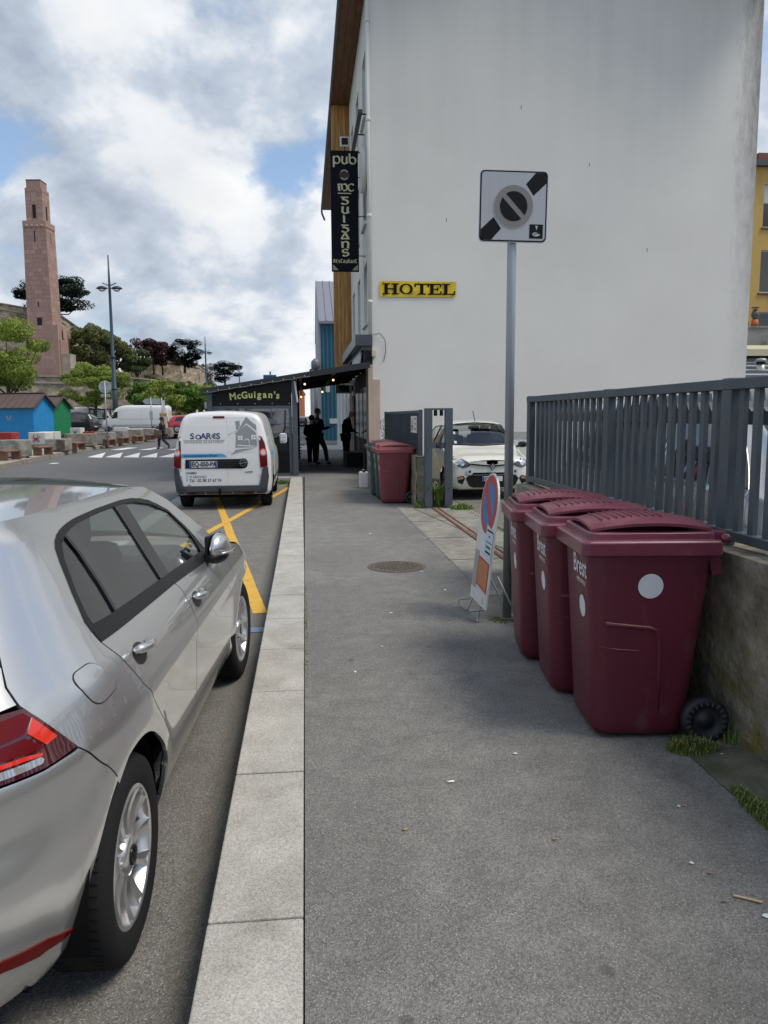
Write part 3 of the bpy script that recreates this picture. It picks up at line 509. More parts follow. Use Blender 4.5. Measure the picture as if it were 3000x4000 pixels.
MB().bar((1.0,.2,rz_(1.0)-.05),(1.0,8.8,rz_(1.0)-.05), .08, .1).build('purlin', mat('rafter_timber', (.20,.12,.06), .7), T); MB().bar((.1,.1,rz_(.1)-.06),(.1,8.8,rz_(.1)-.06), .08, .1).build('purlin', MATS['rafter_timber'], T)
def wall_y(y, nm):
    MB().prism([(-2.2,1.86),(-.14,1.86),(-.14,rz_(-.14)-.03),(-2.2,rz_(-2.2)-.03)], (0,y,0), (1,0,0), (0,0,1), (0,.03,0)).build('head_panel', M_tarp, T)
    f = MB(); f.box(-2.2,-.14,y-.02,y+.05,1.79,1.858); f.box(-2.2,-2.12,y-.02,y+.05,0,1.79); f.box(-.22,-.14,y-.02,y+.05,0,1.79); f.box(-2.12,-.22,y-.02,y+.05,.0,.07); f.build('frame', M_tf, T)
    k = MB(); k.grid(lambda u, v: (-2.12 + 1.9*u, y + .02 + .02*noise.noise((u*5, v*6, 1.3 + y)), 1.0 + .79*v), 24, 14); k.build('clear_sheet', glass('pvc_sheet', (.62,.62,.66), 1., .08, .55), T)
    k = MB(); k.grid(lambda u, v: (-2.12 + 1.9*u, y - .005 + .035*noise.noise((u*4, v*5, 4.3)) , .07 + .95*v), 20, 12); k.build('lower_tarp', M_tarp, T)
    e = MB(); e.tube([(-2.1,y-.01,1.0),(-1.2,y-.015,1.02),(-.6,y-.015,1.0),(-.42,y-.02,1.05),(-.33,y-.02,1.25),(-.31,y-.01,1.75)], .022, 6); e.build('sheet_hem', M_blk, T)
wall_y(.06, 'front'); MB().box(-2.32,-2.28,.14,8.3,0,.98).build('street_side', M_tarp, T); MB().box(-2.31,-2.29,.14,8.3,.98,2.2).build('clear_sheet', MATS['pvc_sheet'], T); MB().box(-2.25,-.1,8.3,8.34,0,.98).build('back_panel', M_tarp, T)
for x in (-1.7, -.8):
    MB().box(x-.3,x+.3,3.2,3.8,.70,.74).build('table_top', M_brn, T); MB().tube([(x,3.5,0),(x,3.5,.7)], .03, 8).build('table_leg', M_blk, T)
word = "McGuigan's"; wd = [.19,.13,.165,.145,.08,.15,.145,.15,.06,.12]; xx = -1.72
for ch, w in zip(word, wd):
    k = xx + w/2 - (-1.04); zc_ = 2.15 - .10*k*k + .02*k
    a_ = -.2*k; let = MB(); text_geo(let, ch, .245, (xx + w/2 - .05, .0545, zc_), (math.cos(a_),0,math.sin(a_)), (-math.sin(a_),0,math.cos(a_)), bold=.007, sx=.95); xx += w; let.build('letter', mat('sign_lime', (.72,.74,.26), .6), T)
for i in range(5): MB().lathe([(.012,0),(.012,-.01)], (-2.0 + i*.45,.058,1.92), 8, 'y').build('eyelet', M_frame, T)
cab = [(-2.4 + i*.12, -.17, rz_(-2.4 + i*.12) - .06 - .022*abs(math.sin(i*.9))) for i in range(24)]; MB().tube(cab, .010, 5).build('light_cable', mat('cable_grey', (.16,.16,.15), .7), T)
for i in range(10): x = -2.3 + i*.28; MB().lathe([(.018,-.02),(.026,.02),(.012,.05)], (x,-.175,rz_(x)-.075), 8).build('lamp_holder', MATS['cable_grey'], T)
MB().bar((-.05,-.03,2.5),(.02,-.02,1.95), .04,.04).build('strut', M_frame, T)
M_bulb = mat('bulb_warm', (1.,.55,.18), .4, emit=2.5)
for x, y, z in ((.22,.7,2.45),(1.0,.7,2.56),(.74,2.6,2.3),(.1,4.4,2.2)): o = MB().ball((x,y,z), .028, 10, 6).build('bulb', M_bulb, T); MB().lathe([(.02,.03),(.02,.2)], (x,y,z), 8).build('lamp_holder', M_blk, o)
for z in (.72,.64,.56,.30,.22,.12): MB().box(.012,.1,.3,.36,z,z+.03).build('peg', M_blk, T)
AC = thing('heater_unit', 'white wall heater box hung under the terrace roof', 'heater', (1.5, 29.6, 2.42)); MB().obox((0,0,.18),(.62,.35,.34)).build('case', M_frame, AC, bevel=.03); MB().box(-.2,.2,-.18,-.176,.06,.3).build('grille', MATS['black_gloss'], AC); MB().box(.3,.352,-.1,.1,.1,.3).build('bracket', M_blk, AC); MB().tube([(0,0,.34),(0,0,.44)], .02, 6).build('hanger', M_blk, AC)
# ---------------------------------------------------------------- walls, fences, gate
M_wall = mat('lichen_wall', (.25,.225,.175), .95, var=.35, vs=6, bump=1., bs=22, dirt=(.10,.09,.07), ds=2.2, dt=(.45,.66), space='World'); t, b = nodes_of(M_wall)
g = t.nodes.new('ShaderNodeNewGeometry'); pos = g.outputs['Position']; sx = t.nodes.new('ShaderNodeSeparateXYZ'); t.links.new(pos, sx.inputs[0]); src = b.inputs['Base Color'].links[0].from_socket
ms = mth(t, 'MULTIPLY', ramp(t, noi(t, pos, 7, 8, .7), [(.44,(0,0,0)),(.60,(1,1,1))]), ramp(t, mth(t, 'ADD', sx.outputs[2], mth(t, 'MULTIPLY', noi(t, pos, 3, 3, .5), .5)), [(.35,(.85,.85,.85)),(.95,(.12,.12,.12))]))
c = mix(t, ms, src, (.16,.135,.02)); vo = t.nodes.new('ShaderNodeTexVoronoi'); vo.inputs['Scale'].default_value = 11; t.links.new(pos, vo.inputs['Vector']); sp = t.nodes.new('ShaderNodeSeparateColor'); t.links.new(vo.outputs['Color'], sp.inputs[0])
sel = mth(t, 'MULTIPLY', mth(t, 'GREATER_THAN', sp.outputs[0], .82), ramp(t, mth(t, 'ADD', vo.outputs['Distance'], mth(t, 'MULTIPLY', noi(t, pos, 40, 4, .6), .35)), [(.30,(1,1,1)),(.42,(0,0,0))]))
c = mix(t, mth(t, 'MULTIPLY', sel, .8), c, (.36,.17,.02)); t.links.new(c, b.inputs['Base Color'])
def rough_wall(name, label, x0, x1, y0, y1, h, seed):
    m = MB(); nu = int((y1 - y0) / .06)
    def f(u, v):
        y = y0 + u*(y1-y0); s_ = v * 4; bump = .018*noise.noise((y*2.2, v*9 + seed, 0)) + .008*noise.noise((y*9, v*30, seed))
        if s_ <= 1.8: z = h*(s_/1.8); return (x0 + bump - .03*(1 - s_/1.8)*abs(noise.noise((y*1.3, seed, 2))), y, z)
        if s_ <= 2.2: q = (s_-1.8)/.4; return (x0 + bump + q*(x1-x0), y, h + bump*.8)
        q = (s_-2.2)/1.8; return (x1, y, h*(1-q))
    m.grid(f, nu, 40, sm=False); o = tag(m.build(name, M_wall), label, 'wall')
    for e in (y0, y1): MB().box(x0+.01, x1, e-.002, e+.002, 0, h-.01).build('wall_end', M_wall, o)
    return o
rough_wall('low_wall', 'low lichen-stained concrete wall carrying the long metal fence behind the bins', 2.06, 2.30, -2.4, 7.42, .9, 1)
rough_wall('low_wall', 'short stained concrete wall under the sheeted fence beside the hotel', 1.9, 2.1, 13.1, 20.9, .88, 5)
M_fence = mat('fence_paint', (.072,.088,.102), .5, metal=.15, var=.22, vs=5, dirt=(.14,.06,.03), ds=2.6, dt=(.66,.74), stretch=(1,1,.25)); M_fence2 = mat('fence_paint_dark', (.06,.075,.09), .55, var=.2, vs=5)
F = thing('metal_fence', 'blue-grey metal fence with flat upright bars on the low wall behind the bins', 'fence', (2.2, 7.42, .9))
posts = [0, -1.95, -3.56, -5.15, -6.75, -8.35]
for p in posts: MB().box(-.03,.03, p-.095, p, -.04, .86).build('post', M_fence, F, bevel=.004)
MB().box(-.035,.035,-9.6,-.001,.80,.855).build('top_rail', M_fence, F, bevel=.004); MB().box(-.035,.035,-9.6,-.001,.03,.08).build('bottom_rail', M_fence, F, bevel=.004)
k = 0
for y in [-.14 - .128*i for i in range(74)]:
    if any(abs(y - (p - .055)) < .09 for p in posts): continue
    MB().box(-.013,.013, y-.023, y+.023, .081, .799).build('bar', M_fence, F)
SG = thing('sliding_gate', 'open sliding gate with scalloped top parked behind the long fence', 'gate', (2.34, 7.3, .12)); z0 = 0
MB().box(-.03,.03,-6.2,0,1.40,1.47).build('top_rail', M_fence2, SG); MB().box(-.03,.03,-6.2,0,.06,.16).build('bottom_rail', M_fence2, SG); MB().box(-.04,.04,-.1,0,.0,1.62).build('end_post', M_fence2, SG, bevel=.004); MB().box(-.04,.04,-6.3,-6.2,.0,1.62).build('end_post', M_fence2, SG)
for i in range(46): y = -.25 - .13*i; MB().box(-.008,.008,y-.010,y+.010,.16,1.40).build('bar', M_fence2, SG)
for i in range(45):                               # concave cusps along the gate top
    y = -.22 - .13*i - .065; MB().prism([(y-.055,1.47),(y+.055,1.47),(y+.03,1.49),(y+.012,1.525),(y,1.575),(y-.012,1.525),(y-.03,1.49)], (-.012,0,0), (0,1,0), (0,0,1), (.024,0,0)).build('cusp', M_fence2, SG)
GF = thing('gate_frame', 'grey steel gate portal with two uprights beside the white hatchback', 'gate frame', (2.02, 12.95, 0))
for x in (.06, .41): MB().box(x-.065,x+.065,-.05,.05,.02,1.67).build('upright', M_fence, GF, bevel=.004); MB().box(x-.1,x+.1,-.09,.09,.005,.02).build('foot_plate', M_fence, GF); MB().lathe([(.014,0),(.014,-.012)], (x-.05,-.09,.03), 6, 'y').build('bolt', M_blk, GF); MB().box(x-.01,x+.01,-.055,-.05,.33,.35).build('hole', M_blk, GF)
MB().box(-.005,.475,-.05,.05,1.67,1.70).build('head_plate', M_fence, GF)
for x in (.185,.285): MB().lathe([(.03,1.57),(.03,1.669)], (x,0,0), 12).build('roller', M_blk, GF)
for x, s_ in ((.125,1),(.345,-1)): MB().box(min(x,x+.06*s_),max(x,x+.06*s_),-.03,.03,1.02,1.12).build('stop_tab', M_fence, GF); MB().box(min(x,x+.06*s_),max(x,x+.06*s_),-.03,.03,.05,.12).build('stop_tab', M_blk, GF)
F2 = thing('sheeted_fence', 'grey fence with sheet backing and a white notice beside the hotel', 'fence', (2.0, 13.25, .88)); MB().box(-.03,.03,0,.08,-.02,.8).build('post', M_fence, F2); MB().box(-.03,.03,5.8,5.88,-.02,.8).build('post', M_fence, F2)
MB().box(-.025,.025,.08,5.8,.74,.79).build('top_rail', M_fence, F2); MB().box(-.025,.025,.08,5.8,.02,.06).build('bottom_rail', M_fence, F2); MB().box(.012,.02,.08,5.8,.06,.74).build('sheet', mat('fence_sheet', (.07,.08,.09), .6, var=.25, vs=4), F2)
for i in range(44): y = .16 + .128*i; MB().box(-.02,.011,y-.014,y+.014,.06,.74).build('bar', M_fence, F2)
NP = thing('notice_board', 'white notice with a red letter fixed to the sheeted fence', 'sign', (1.965, 13.55, 1.27)); MB().box(0,.012,0,.72,0,.3).build('plate', M_frame, NP); q = MB(); text_geo(q, 'CITY', .13, (-.002,.53,.08), (0,-1,0), (0,0,1), bold=.004, sx=.75); q.build('lettering', M_blk, NP); q = MB(); text_geo(q, 'A', .17, (-.002,.53,.2), (0,-1,0), (0,0,1), bold=.006); q.build('red_letter', mat('letter_red', (.45,.05,.03), .6), NP)
for i, s_ in enumerate(('Immobilier', 'Centre', 'Brest')): pass
for i in range(3): MB().box(-.002,-.0005,.08,.27 - .05*(i % 2),.06 + i*.09,.085 + i*.09).build('text_line', M_anth, NP)
# ---------------------------------------------------------------- wheelie bins
def rr_ring(hx0, hx1, hy, z, r, n=5):
    pts = []
    for cx_, cy_, a0 in ((hx1-r, hy-r, 0), (hx0+r, hy-r, 90), (hx0+r, -hy+r, 180), (hx1-r, -hy+r, 270)):
        for k in range(n): a = R(a0 + 90*k/(n-1)); pts.append((cx_ + r*math.cos(a), cy_ + r*math.sin(a), z))
    return pts
def loft(m, rings, cap0=True, cap1=True, sm=True):
    n = len(rings[0]); vs_ = [p for r_ in rings for p in r_]; fs = [(i*n+k, i*n+(k+1)%n, (i+1)*n+(k+1)%n, (i+1)*n+k) for i in range(len(rings)-1) for k in range(n)]
    m.add(vs_, fs, sm)
    if cap0: m.f.append(tuple(len(m.v)-len(vs_)+k for k in range(n))[::-1]); m.sm.append(False)
    if cap1: m.f.append(tuple(len(m.v)-n+k for k in range(n))); m.sm.append(False)
    return m
fx = lambda z: -.195 - .055*z/.97
bxr = lambda z: .255 + .10*z/.97
by = lambda z: .222 + .043*z/.97
M_bor = mat('bin_burgundy', (.105,.011,.026), .42, var=.10, vs=4, bump=.05, bs=200, dirt=(.15,.055,.06), ds=3.5, dt=(.58,.72), stretch=(1,1,.35)); M_bor2 = mat('bin_faded', (.17,.032,.04), .5, var=.12, vs=4, dirt=(.10,.03,.03), ds=2.5, dt=(.55,.8)); M_grn = mat('bin_green', (.018,.05,.042), .5, var=.15, vs=4); M_gry = mat('bin_grey', (.16,.17,.18), .5, var=.12, vs=4)
M_lid = mat('lid_burgundy', (.14,.027,.048), .32, var=.14, vs=5, dirt=(.24,.10,.115), ds=3, dt=(.5,.8)); M_lid2 = mat('lid_faded', (.26,.065,.07), .4, var=.14, vs=5)
M_stk = mat('sticker_white', (.62,.62,.64), .5, var=.06, vs=6); M_whl = mat('bin_wheel', (.012,.013,.016), .55)
def make_bin(label, mb_, ml_, disc_side=True, brand=True):
    B_ = thing('wheelie_bin', label, 'bin'); m = MB(); rings = []
    for z in (.015,.03,.06,.11,.2,.4,.5,.505,.56,.565,.7,.85,.93,.965):
        o = 0; ins = .02 if z <= .015 else (.006 if z < .05 else 0)
        rings.append(rr_ring(fx(z)+ins-o, bxr(z)-ins, by(z)-ins+o*.6, z, .075))
    loft(m, rings); m.build('body', mb_, B_)
    for s_ in (-1, 1):
        rb = MB(); Y_ = lambda z: s_*(by(z)-.004); pts_ = [(fx(.585)+.07,s_*(by(.58)-.006),.60),(-.16,Y_(.585),.585),(-.05,Y_(.575),.572),(.05,Y_(.565),.562),(.085,Y_(.55),.55),(.10,Y_(.52),.52),(.105,Y_(.46),.46),(.11,Y_(.3),.3),(.115,Y_(.12),.12)]
        rb.tube(pts_, [.003]+[.012]*6+[.011,.004], 10); rb.build('moulded_rib', mb_, B_); rb = MB(); rb.tube([(-.20,Y_(.47),.475),(-.10,Y_(.455),.455),(.0,Y_(.447),.447),(.08,Y_(.445),.445)], [.002,.007,.006,.001], 8); rb.build('moulded_rib', mb_, B_)
    li = MB(); loft(li, [rr_ring(x0,x1,hy,z,rd) for x0,x1,hy,z,rd in ((-.278,.37,.276,.915,.03),(-.288,.38,.286,.92,.035),(-.288,.38,.286,.98,.035),(-.278,.37,.277,.99,.03),(-.25,.355,.252,.99,.03),(-.245,.35,.247,1.02,.03),(-.235,.34,.238,1.024,.03))], True, True, False); L_ = li.build('lid', ml_, B_, bevel=.003)
    do = MB(); nx, ny = 14, 12
    def dome(u, v):
        x = -.228 + .575*u; y = (2*v-1); k = math.sin(math.pi*min(1, u*.9 + .05))**.7; return (x, y*(.20 + .035*math.sin(math.pi*u)), 1.034 + .046*k + .010*(1-y*y) - .012*abs(y)**3)
    do.grid(dome, nx, ny); do.grid(lambda u, v: (lambda p: (p[0], p[1], p[2]-.014))(dome(u, 1-v)), nx, ny)
    e0 = len(do.v)
    for v_ in (0, 1):
        a = [dome(i/nx, v_) for i in range(nx+1)]; do.add([q for p in a for q in (p, (p[0], p[1], p[2]-.014))], [(2*i,2*i+2,2*i+3,2*i+1) for i in range(nx)])
    a = [dome(0, j/ny) for j in range(ny+1)]; do.add([q for p in a for q in (p, (p[0], p[1], p[2]-.014))], [(2*i,2*i+1,2*i+3,2*i+2) for i in range(ny)]); do.build('lid_dome', ml_, L_)
    for i in range(9): x = -.16 + i*.036; MB().box(x, x+.008, -.12, .12, dome((x+.228)/.575, .5)[2]-.004, dome((x+.228)/.575, .5)[2]+.0035).build('lid_rib', ml_, L_)
    MB().tube([(.40,-.26,.995),(.40,.26,.995)], .020, 10).build('hinge_handle', ml_, L_)
    for y in (-.2,.2): MB().obox((.365,y,1.0),(.09,.05,.05)).build('hinge_lug', ml_, L_, bevel=.008); MB().obox((.36,y,.88),(.05,.05,.13), ry=-.2).build('hinge_bracket', mb_, B_)
    for s_ in (-1, 1):
        w_ = MB().lathe([(.0001,-.03),(.03,-.03),(.034,-.016),(.07,-.016),(.074,-.03),(.1,-.03),(.113,-.02),(.113,.02),(.1,.03),(.05,.03)], (.325,s_*.262,.113), 32, 'y', caps=False).build('wheel', M_whl, B_)
        for k in range(20): a = 2*math.pi*k/20; MB().obox((.325+.088*math.cos(a),s_*.262-.0305,.113+.088*math.sin(a)),(.022,.004,.006), ry=-a).build('wheel_rib', mat('wheel_grey', (.07,.072,.08), .5), w_) if s_ < 0 else None
    MB().tube([(.325,-.24,.113),(.325,.24,.113)], .012, 8).build('axle', M_whl, B_)
    if brand:
        sl_ = math.atan(.055/.97); up = Vector((-math.sin(sl_),0,math.cos(sl_))); q = MB()
        c0 = lambda z: (fx(z)-.0025, 0, z)
        text_geo(q, 'Brest', .135, (fx(.83)-.0035,-.07,.835), (0,-1,0), up, bold=.002, sx=.85, shear=.1); text_geo(q, '/ MÉTROPOLE', .03, (fx(.762)-.0035,-.085,.762), (0,-1,0), up, sx=.9, bold=.0006); q.build('lettering', M_stk, B_)
        d_ = MB(); d_.add([tuple(Vector((fx(.64)-.0032,-.1,.64)) + Vector((0,-1,0))*.055*math.cos(a) + up*.055*math.sin(a)) for a in [2*math.pi*i/32 for i in range(32)]], [tuple(range(32))]); d_.build('round_sticker', M_stk, B_)
    if disc_side:
        ss = math.atan(.043/.97); up = Vector((0,-math.sin(ss),math.cos(ss))); d_ = MB(); d_.add([tuple(Vector((.045,-by(.77)-.0025,.77)) + Vector((1,0,0))*.06*math.cos(a) + up*.06*math.sin(a)) for a in [2*math.pi*i/40 for i in range(40)]], [tuple(range(40))]); d_.build('round_sticker', M_stk, B_)
        d_ = MB(); d_.add([tuple(Vector((.045,-by(.77)-.0015,.77)) + Vector((1,0,0))*.0625*math.cos(a) + up*.0625*math.sin(a)) for a in [2*math.pi*i/40 for i in range(40)]], [tuple(range(40))]); d_.build('sticker_border', M_whl, B_)
    return B_
b1 = make_bin('burgundy wheelie bin with grass growing round its wheel by the lichen wall', M_bor, M_lid); b1.location = (1.595, 3.68, 0); b1.rotation_euler = (0, 0, R(-5.5))
dup(b1, (1.585, 4.27, 0), R(-6.5), 'burgundy wheelie bin standing between two burgundy bins by the fence'); b3 = dup(b1, (1.59, 4.87, 0), R(-8), 'burgundy wheelie bin standing next to the grey sign post')
f1 = make_bin('faded red wheelie bin with red lid beside the gate frame', M_bor2, M_lid2, False); f1.location = (1.56, 13.95, 0)
dup(f1, (1.545, 14.6, 0), 0, 'dark green wheelie bin with faded red lid behind the faded red bin', {M_bor2: M_grn}); dup(f1, (1.50, 15.25, 0), 0, 'dark green wheelie bin with green lid between two red-lidded bins', {M_bor2: M_grn, M_lid2: M_grn}); dup(f1, (1.53, 15.9, 0), 0, 'grey wheelie bin with faded red lid furthest from the gate frame', {M_bor2: M_gry})
jc = thing('jerrycan', 'white plastic jerrycan on the ground by the green bins', 'container', (1.27, 16.9, 0)); MB().box(-.1,.1,-.14,.14,0,.36).build('body', M_frame, jc, bevel=.03); MB().box(-.02,.02,-.09,.09,.36,.40).build('handle', M_frame, jc, bevel=.008); MB().lathe([(.03,.36),(.03,.40)], (0,-.11,0), 10).build('cap', M_blk, jc)
bt = thing('bench_box', 'dark box bench against the pub wall behind the standing man', 'bench', (1.52, 24.2, 0)); MB().box(-.33,.25,-.5,.6,.42,.47).build('seat', M_brn, bt, bevel=.01); MB().box(-.25,.25,-.42,.52,0,.418).build('base', M_blk, bt); MB().box(-.31,-.27,-.45,-.4,0,.418).build('leg', M_brn, bt); MB().box(-.31,-.27,.5,.55,0,.418).build('leg', M_brn, bt)
# ---------------------------------------------------------------- parking zone sign on its post
M_galv = mat('galvanised', (.30,.325,.34), .42, metal=.55, var=.12, vs=6, stretch=(1,1,.3)); SP = thing('road_sign', 'square end-of-parking-zone sign on a grey post beside the bins', 'road sign', (1.545, 5.74, 0))
MB().lathe([(.034,0),(.034,2.86),(.03,2.87)], n=18).build('post', M_galv, SP); MB().lathe([(.05,0),(.05,.006)], n=14).build('foot', M_conc, SP)
pn = bpy.data.objects.new('sign_panel', None); 
M_sw = mat('sign_sheeting', (.40,.41,.42), .35, var=.05, vs=3, stretch=(8,1,.3)); M_sk = mat('sign_black', (.006,.006,.007), .5, spec=.18); M_sg = mat('sign_grey', (.20,.19,.18), .4)
def rsq(h, r, n=6): return [(sx_*(h-r)+r*math.cos(a), sz_*(h-r)+r*math.sin(a)) for sx_, sz_, a0 in ((1,1,0),(-1,1,90),(-1,-1,180),(1,-1,270)) for a in [R(a0+90*k/n) for k in range(n+1)]]
PM = Matrix.Translation((-.005,-.05,3.083)) @ Matrix.Rotation(R(1.0),4,'Y') @ Matrix.Rotation(R(-2),4,'Z')
def splate(name, poly, d, m, par):
    q = MB(); q.prism(poly, (0,-d,0), (1,0,0), (0,0,1), (0,.0012,0)); q.xf(PM); return q.build(name, m, par)
q = MB(); q.prism(rsq(.252,.035), (0,0,0), (1,0,0), (0,0,1), (0,.012,0)); q.xf(PM); pnl = q.build('panel', mat('sign_edge', (.55,.56,.57), .35, metal=.3), SP)
splate('border', rsq(.2475,.032), .0015, M_sk, pnl); splate('face', rsq(.237,.025), .003, M_sw, pnl)
for s_ in (1,-1): splate('band', [(s_*x, s_*z) for x, z in ((.088,.157),(.157,.236),(.2365,.236),(.2365,.165),(.145,.078))], .0045, M_sk, pnl)
ri_ = [(.143*math.cos(a), .148*math.sin(a)) for a in [2*math.pi*i/48 for i in range(48)]]; splate('halo', [(x*1.05,z*1.05) for x,z in ri_], .006, M_sw, pnl); splate('ring', ri_, .0075, M_sg, pnl)
def halfd(a0): return [(.101*math.cos(R(a0+t)), .105*math.sin(R(a0+t))) for t in range(10, 171, 8)]
splate('disc_half', halfd(-45), .009, M_sk, pnl); splate('disc_half', halfd(135), .009, M_sk, pnl)
splate('icon', [(.122,-.222),(.222,-.222),(.222,-.122),(.122,-.122)], .0045, M_sk, pnl); splate('icon_mark', [(.164,-.132),(.184,-.132),(.174,-.166)], .006, M_sw, pnl); splate('icon_dial', [(.144,-.186)]+[(.172+.03*math.cos(R(a)),-.190-.018*math.sin(R(a))) for a in range(180,-1,-20)][::-1]+[(.185,-.178),(.172,-.187),(.160,-.178)], .006, M_sw, pnl)
for z in (-.15,.15): q = MB(); q.box(-.06,.06,.0125,.03,z-.02,z+.02); q.xf(PM); q.build('clamp', M_galv, pnl)
# ---------------------------------------------------------------- folding no-parking board
AB = thing('no_parking_board', 'portable no-parking board with red and blue disc leaning on wire legs by the sign post', 'sign board', (1.395, 5.86, 0)); lean = R(6.5)
AM = Matrix.Translation((-.06,0,.10)) @ Matrix.Rotation(R(1),4,'Z') @ Matrix.Rotation(lean,4,'Y')
def ab(name, poly, d, m, par, th=.0015):       # polygon (u along -Y seen from the street, w up)
    q = MB(); q.prism(poly, (-d,0,0), (0,-1,0), (0,0,1), (th,0,0)); q.xf(AM); return q.build(name, m, par, fix=True)
M_abw = mat('board_white', (.60,.60,.58), .55, var=.1, vs=6, dirt=(.35,.33,.30), ds=6, dt=(.6,.8)); M_abr = mat('board_red', (.40,.03,.03), .45, dirt=(.35,.12,.1), ds=5, dt=(.55,.75)); M_abb = mat('board_blue', (.04,.16,.36), .45, var=.2, vs=6)
top_ = [(.245*math.cos(R(a)), .79+.245*math.sin(R(a))) for a in range(0,181,12)]; bd = ab('board', [(.25,0),(.245,.79)]+top_[1:-1]+[(-.245,.79),(-.25,0)], 0, M_abw, AB, .014)
cc_ = lambda r_: [(r_*math.cos(R(a)), .79+r_*math.sin(R(a))) for a in range(0,360,12)]
ab('ring', cc_(.232), .0015, M_abr, bd); ab('disc_half', [(.17*math.cos(R(a)), .79+.17*math.sin(R(a))) for a in range(-30,121,10)], .003, M_abb, bd); ab('disc_half', [(.17*math.cos(R(a)), .79+.17*math.sin(R(a))) for a in range(150,301,10)], .003, M_abb, bd)
ab('paper', [(.24,.60),(.24,.36),(.02,.40),(.04,.64)], .0045, mat('paper_blue', (.50,.56,.60), .8), bd)
for i, (w0, w1, hh) in enumerate(((.06,.225,.014),(.12,.16,.012),(.05,.22,.006),(.07,.2,.014),(.06,.215,.016))): z = .59 - i*.042; ab('text_line', [(w0,z),(w1,z-.004),(w1,z-.004+hh),(w0,z+hh)], .006, M_sk, bd)
ab('panel_border', [(.22,.115),(.22,.35),(-.10,.37),(-.10,.14)], .003, M_abr, bd); ab('orange_panel', [(.205,.13),(.205,.335),(-.085,.355),(-.085,.155)], .0045, mat('board_orange', (.45,.17,.06), .6, var=.1, vs=7), bd); ab('grey_panel', [(-.11,.10),(-.11,.40),(-.235,.40),(-.235,.10)], .003, mat('board_grey', (.33,.32,.29), .6), bd)
M_wire = mat('wire_steel', (.32,.34,.35), .45, metal=.5)
for d_ in (-.2,.2): MB().tube([(-.05,d_*.7,.16),(-.055,d_,.09),(-.16,d_+.03,.075),(-.17,d_+.02,.035),(-.11,d_*.9-.04,.005),(-.07,d_*.7,.10)], .0075, 8).build('leg', M_wire, AB)
MB().tube([(.05,-.2,.35),(.22,-.22,.0),(.22,.22,.0),(.05,.2,.35)], .0075, 8).build('prop', M_wire, AB)
# ---------------------------------------------------------------- people
M_skin1 = mat('skin_brown', (.16,.07,.045), .6); M_skin2 = mat('skin_fair', (.45,.26,.19), .6); M_cblk = mat('cloth_black', (.006,.006,.007), .95, spec=.1); M_cjean = mat('cloth_dark_jean', (.018,.02,.028), .9); M_cnavy = mat('cloth_navy', (.014,.016,.035), .9); M_hair = mat('hair_dark', (.012,.009,.008), .7); M_hairg = mat('hair_grey', (.16,.15,.14), .7); M_shoe = mat('shoe_black', (.012,.011,.011), .6)
def skin_mesh(verts, edges, root=0, sub=2):
    me = bpy.data.meshes.new('sk'); me.from_pydata([v[:3] for v in verts], edges, []); ob = bpy.data.objects.new('sk', me); C.objects.link(ob)
    md = ob.modifiers.new('s', 'SKIN'); md.branch_smoothing = .6; ss_ = ob.modifiers.new('d', 'SUBSURF'); ss_.levels = sub; ss_.render_levels = sub
    for i, v in enumerate(verts):
        d = me.skin_vertices[0].data[i]; r_ = v[3]; d.radius = (r_ if not isinstance(r_, tuple) else r_[0], r_ if not isinstance(r_, tuple) else r_[1]); d.use_root = (i == root)
    dg = bpy.context.evaluated_depsgraph_get(); out_ = bpy.data.meshes.new_from_object(ob.evaluated_get(dg)); bpy.data.objects.remove(ob); bpy.data.meshes.remove(me)
    for p in out_.polygons: p.use_smooth = True
    out_.materials.clear(); return out_
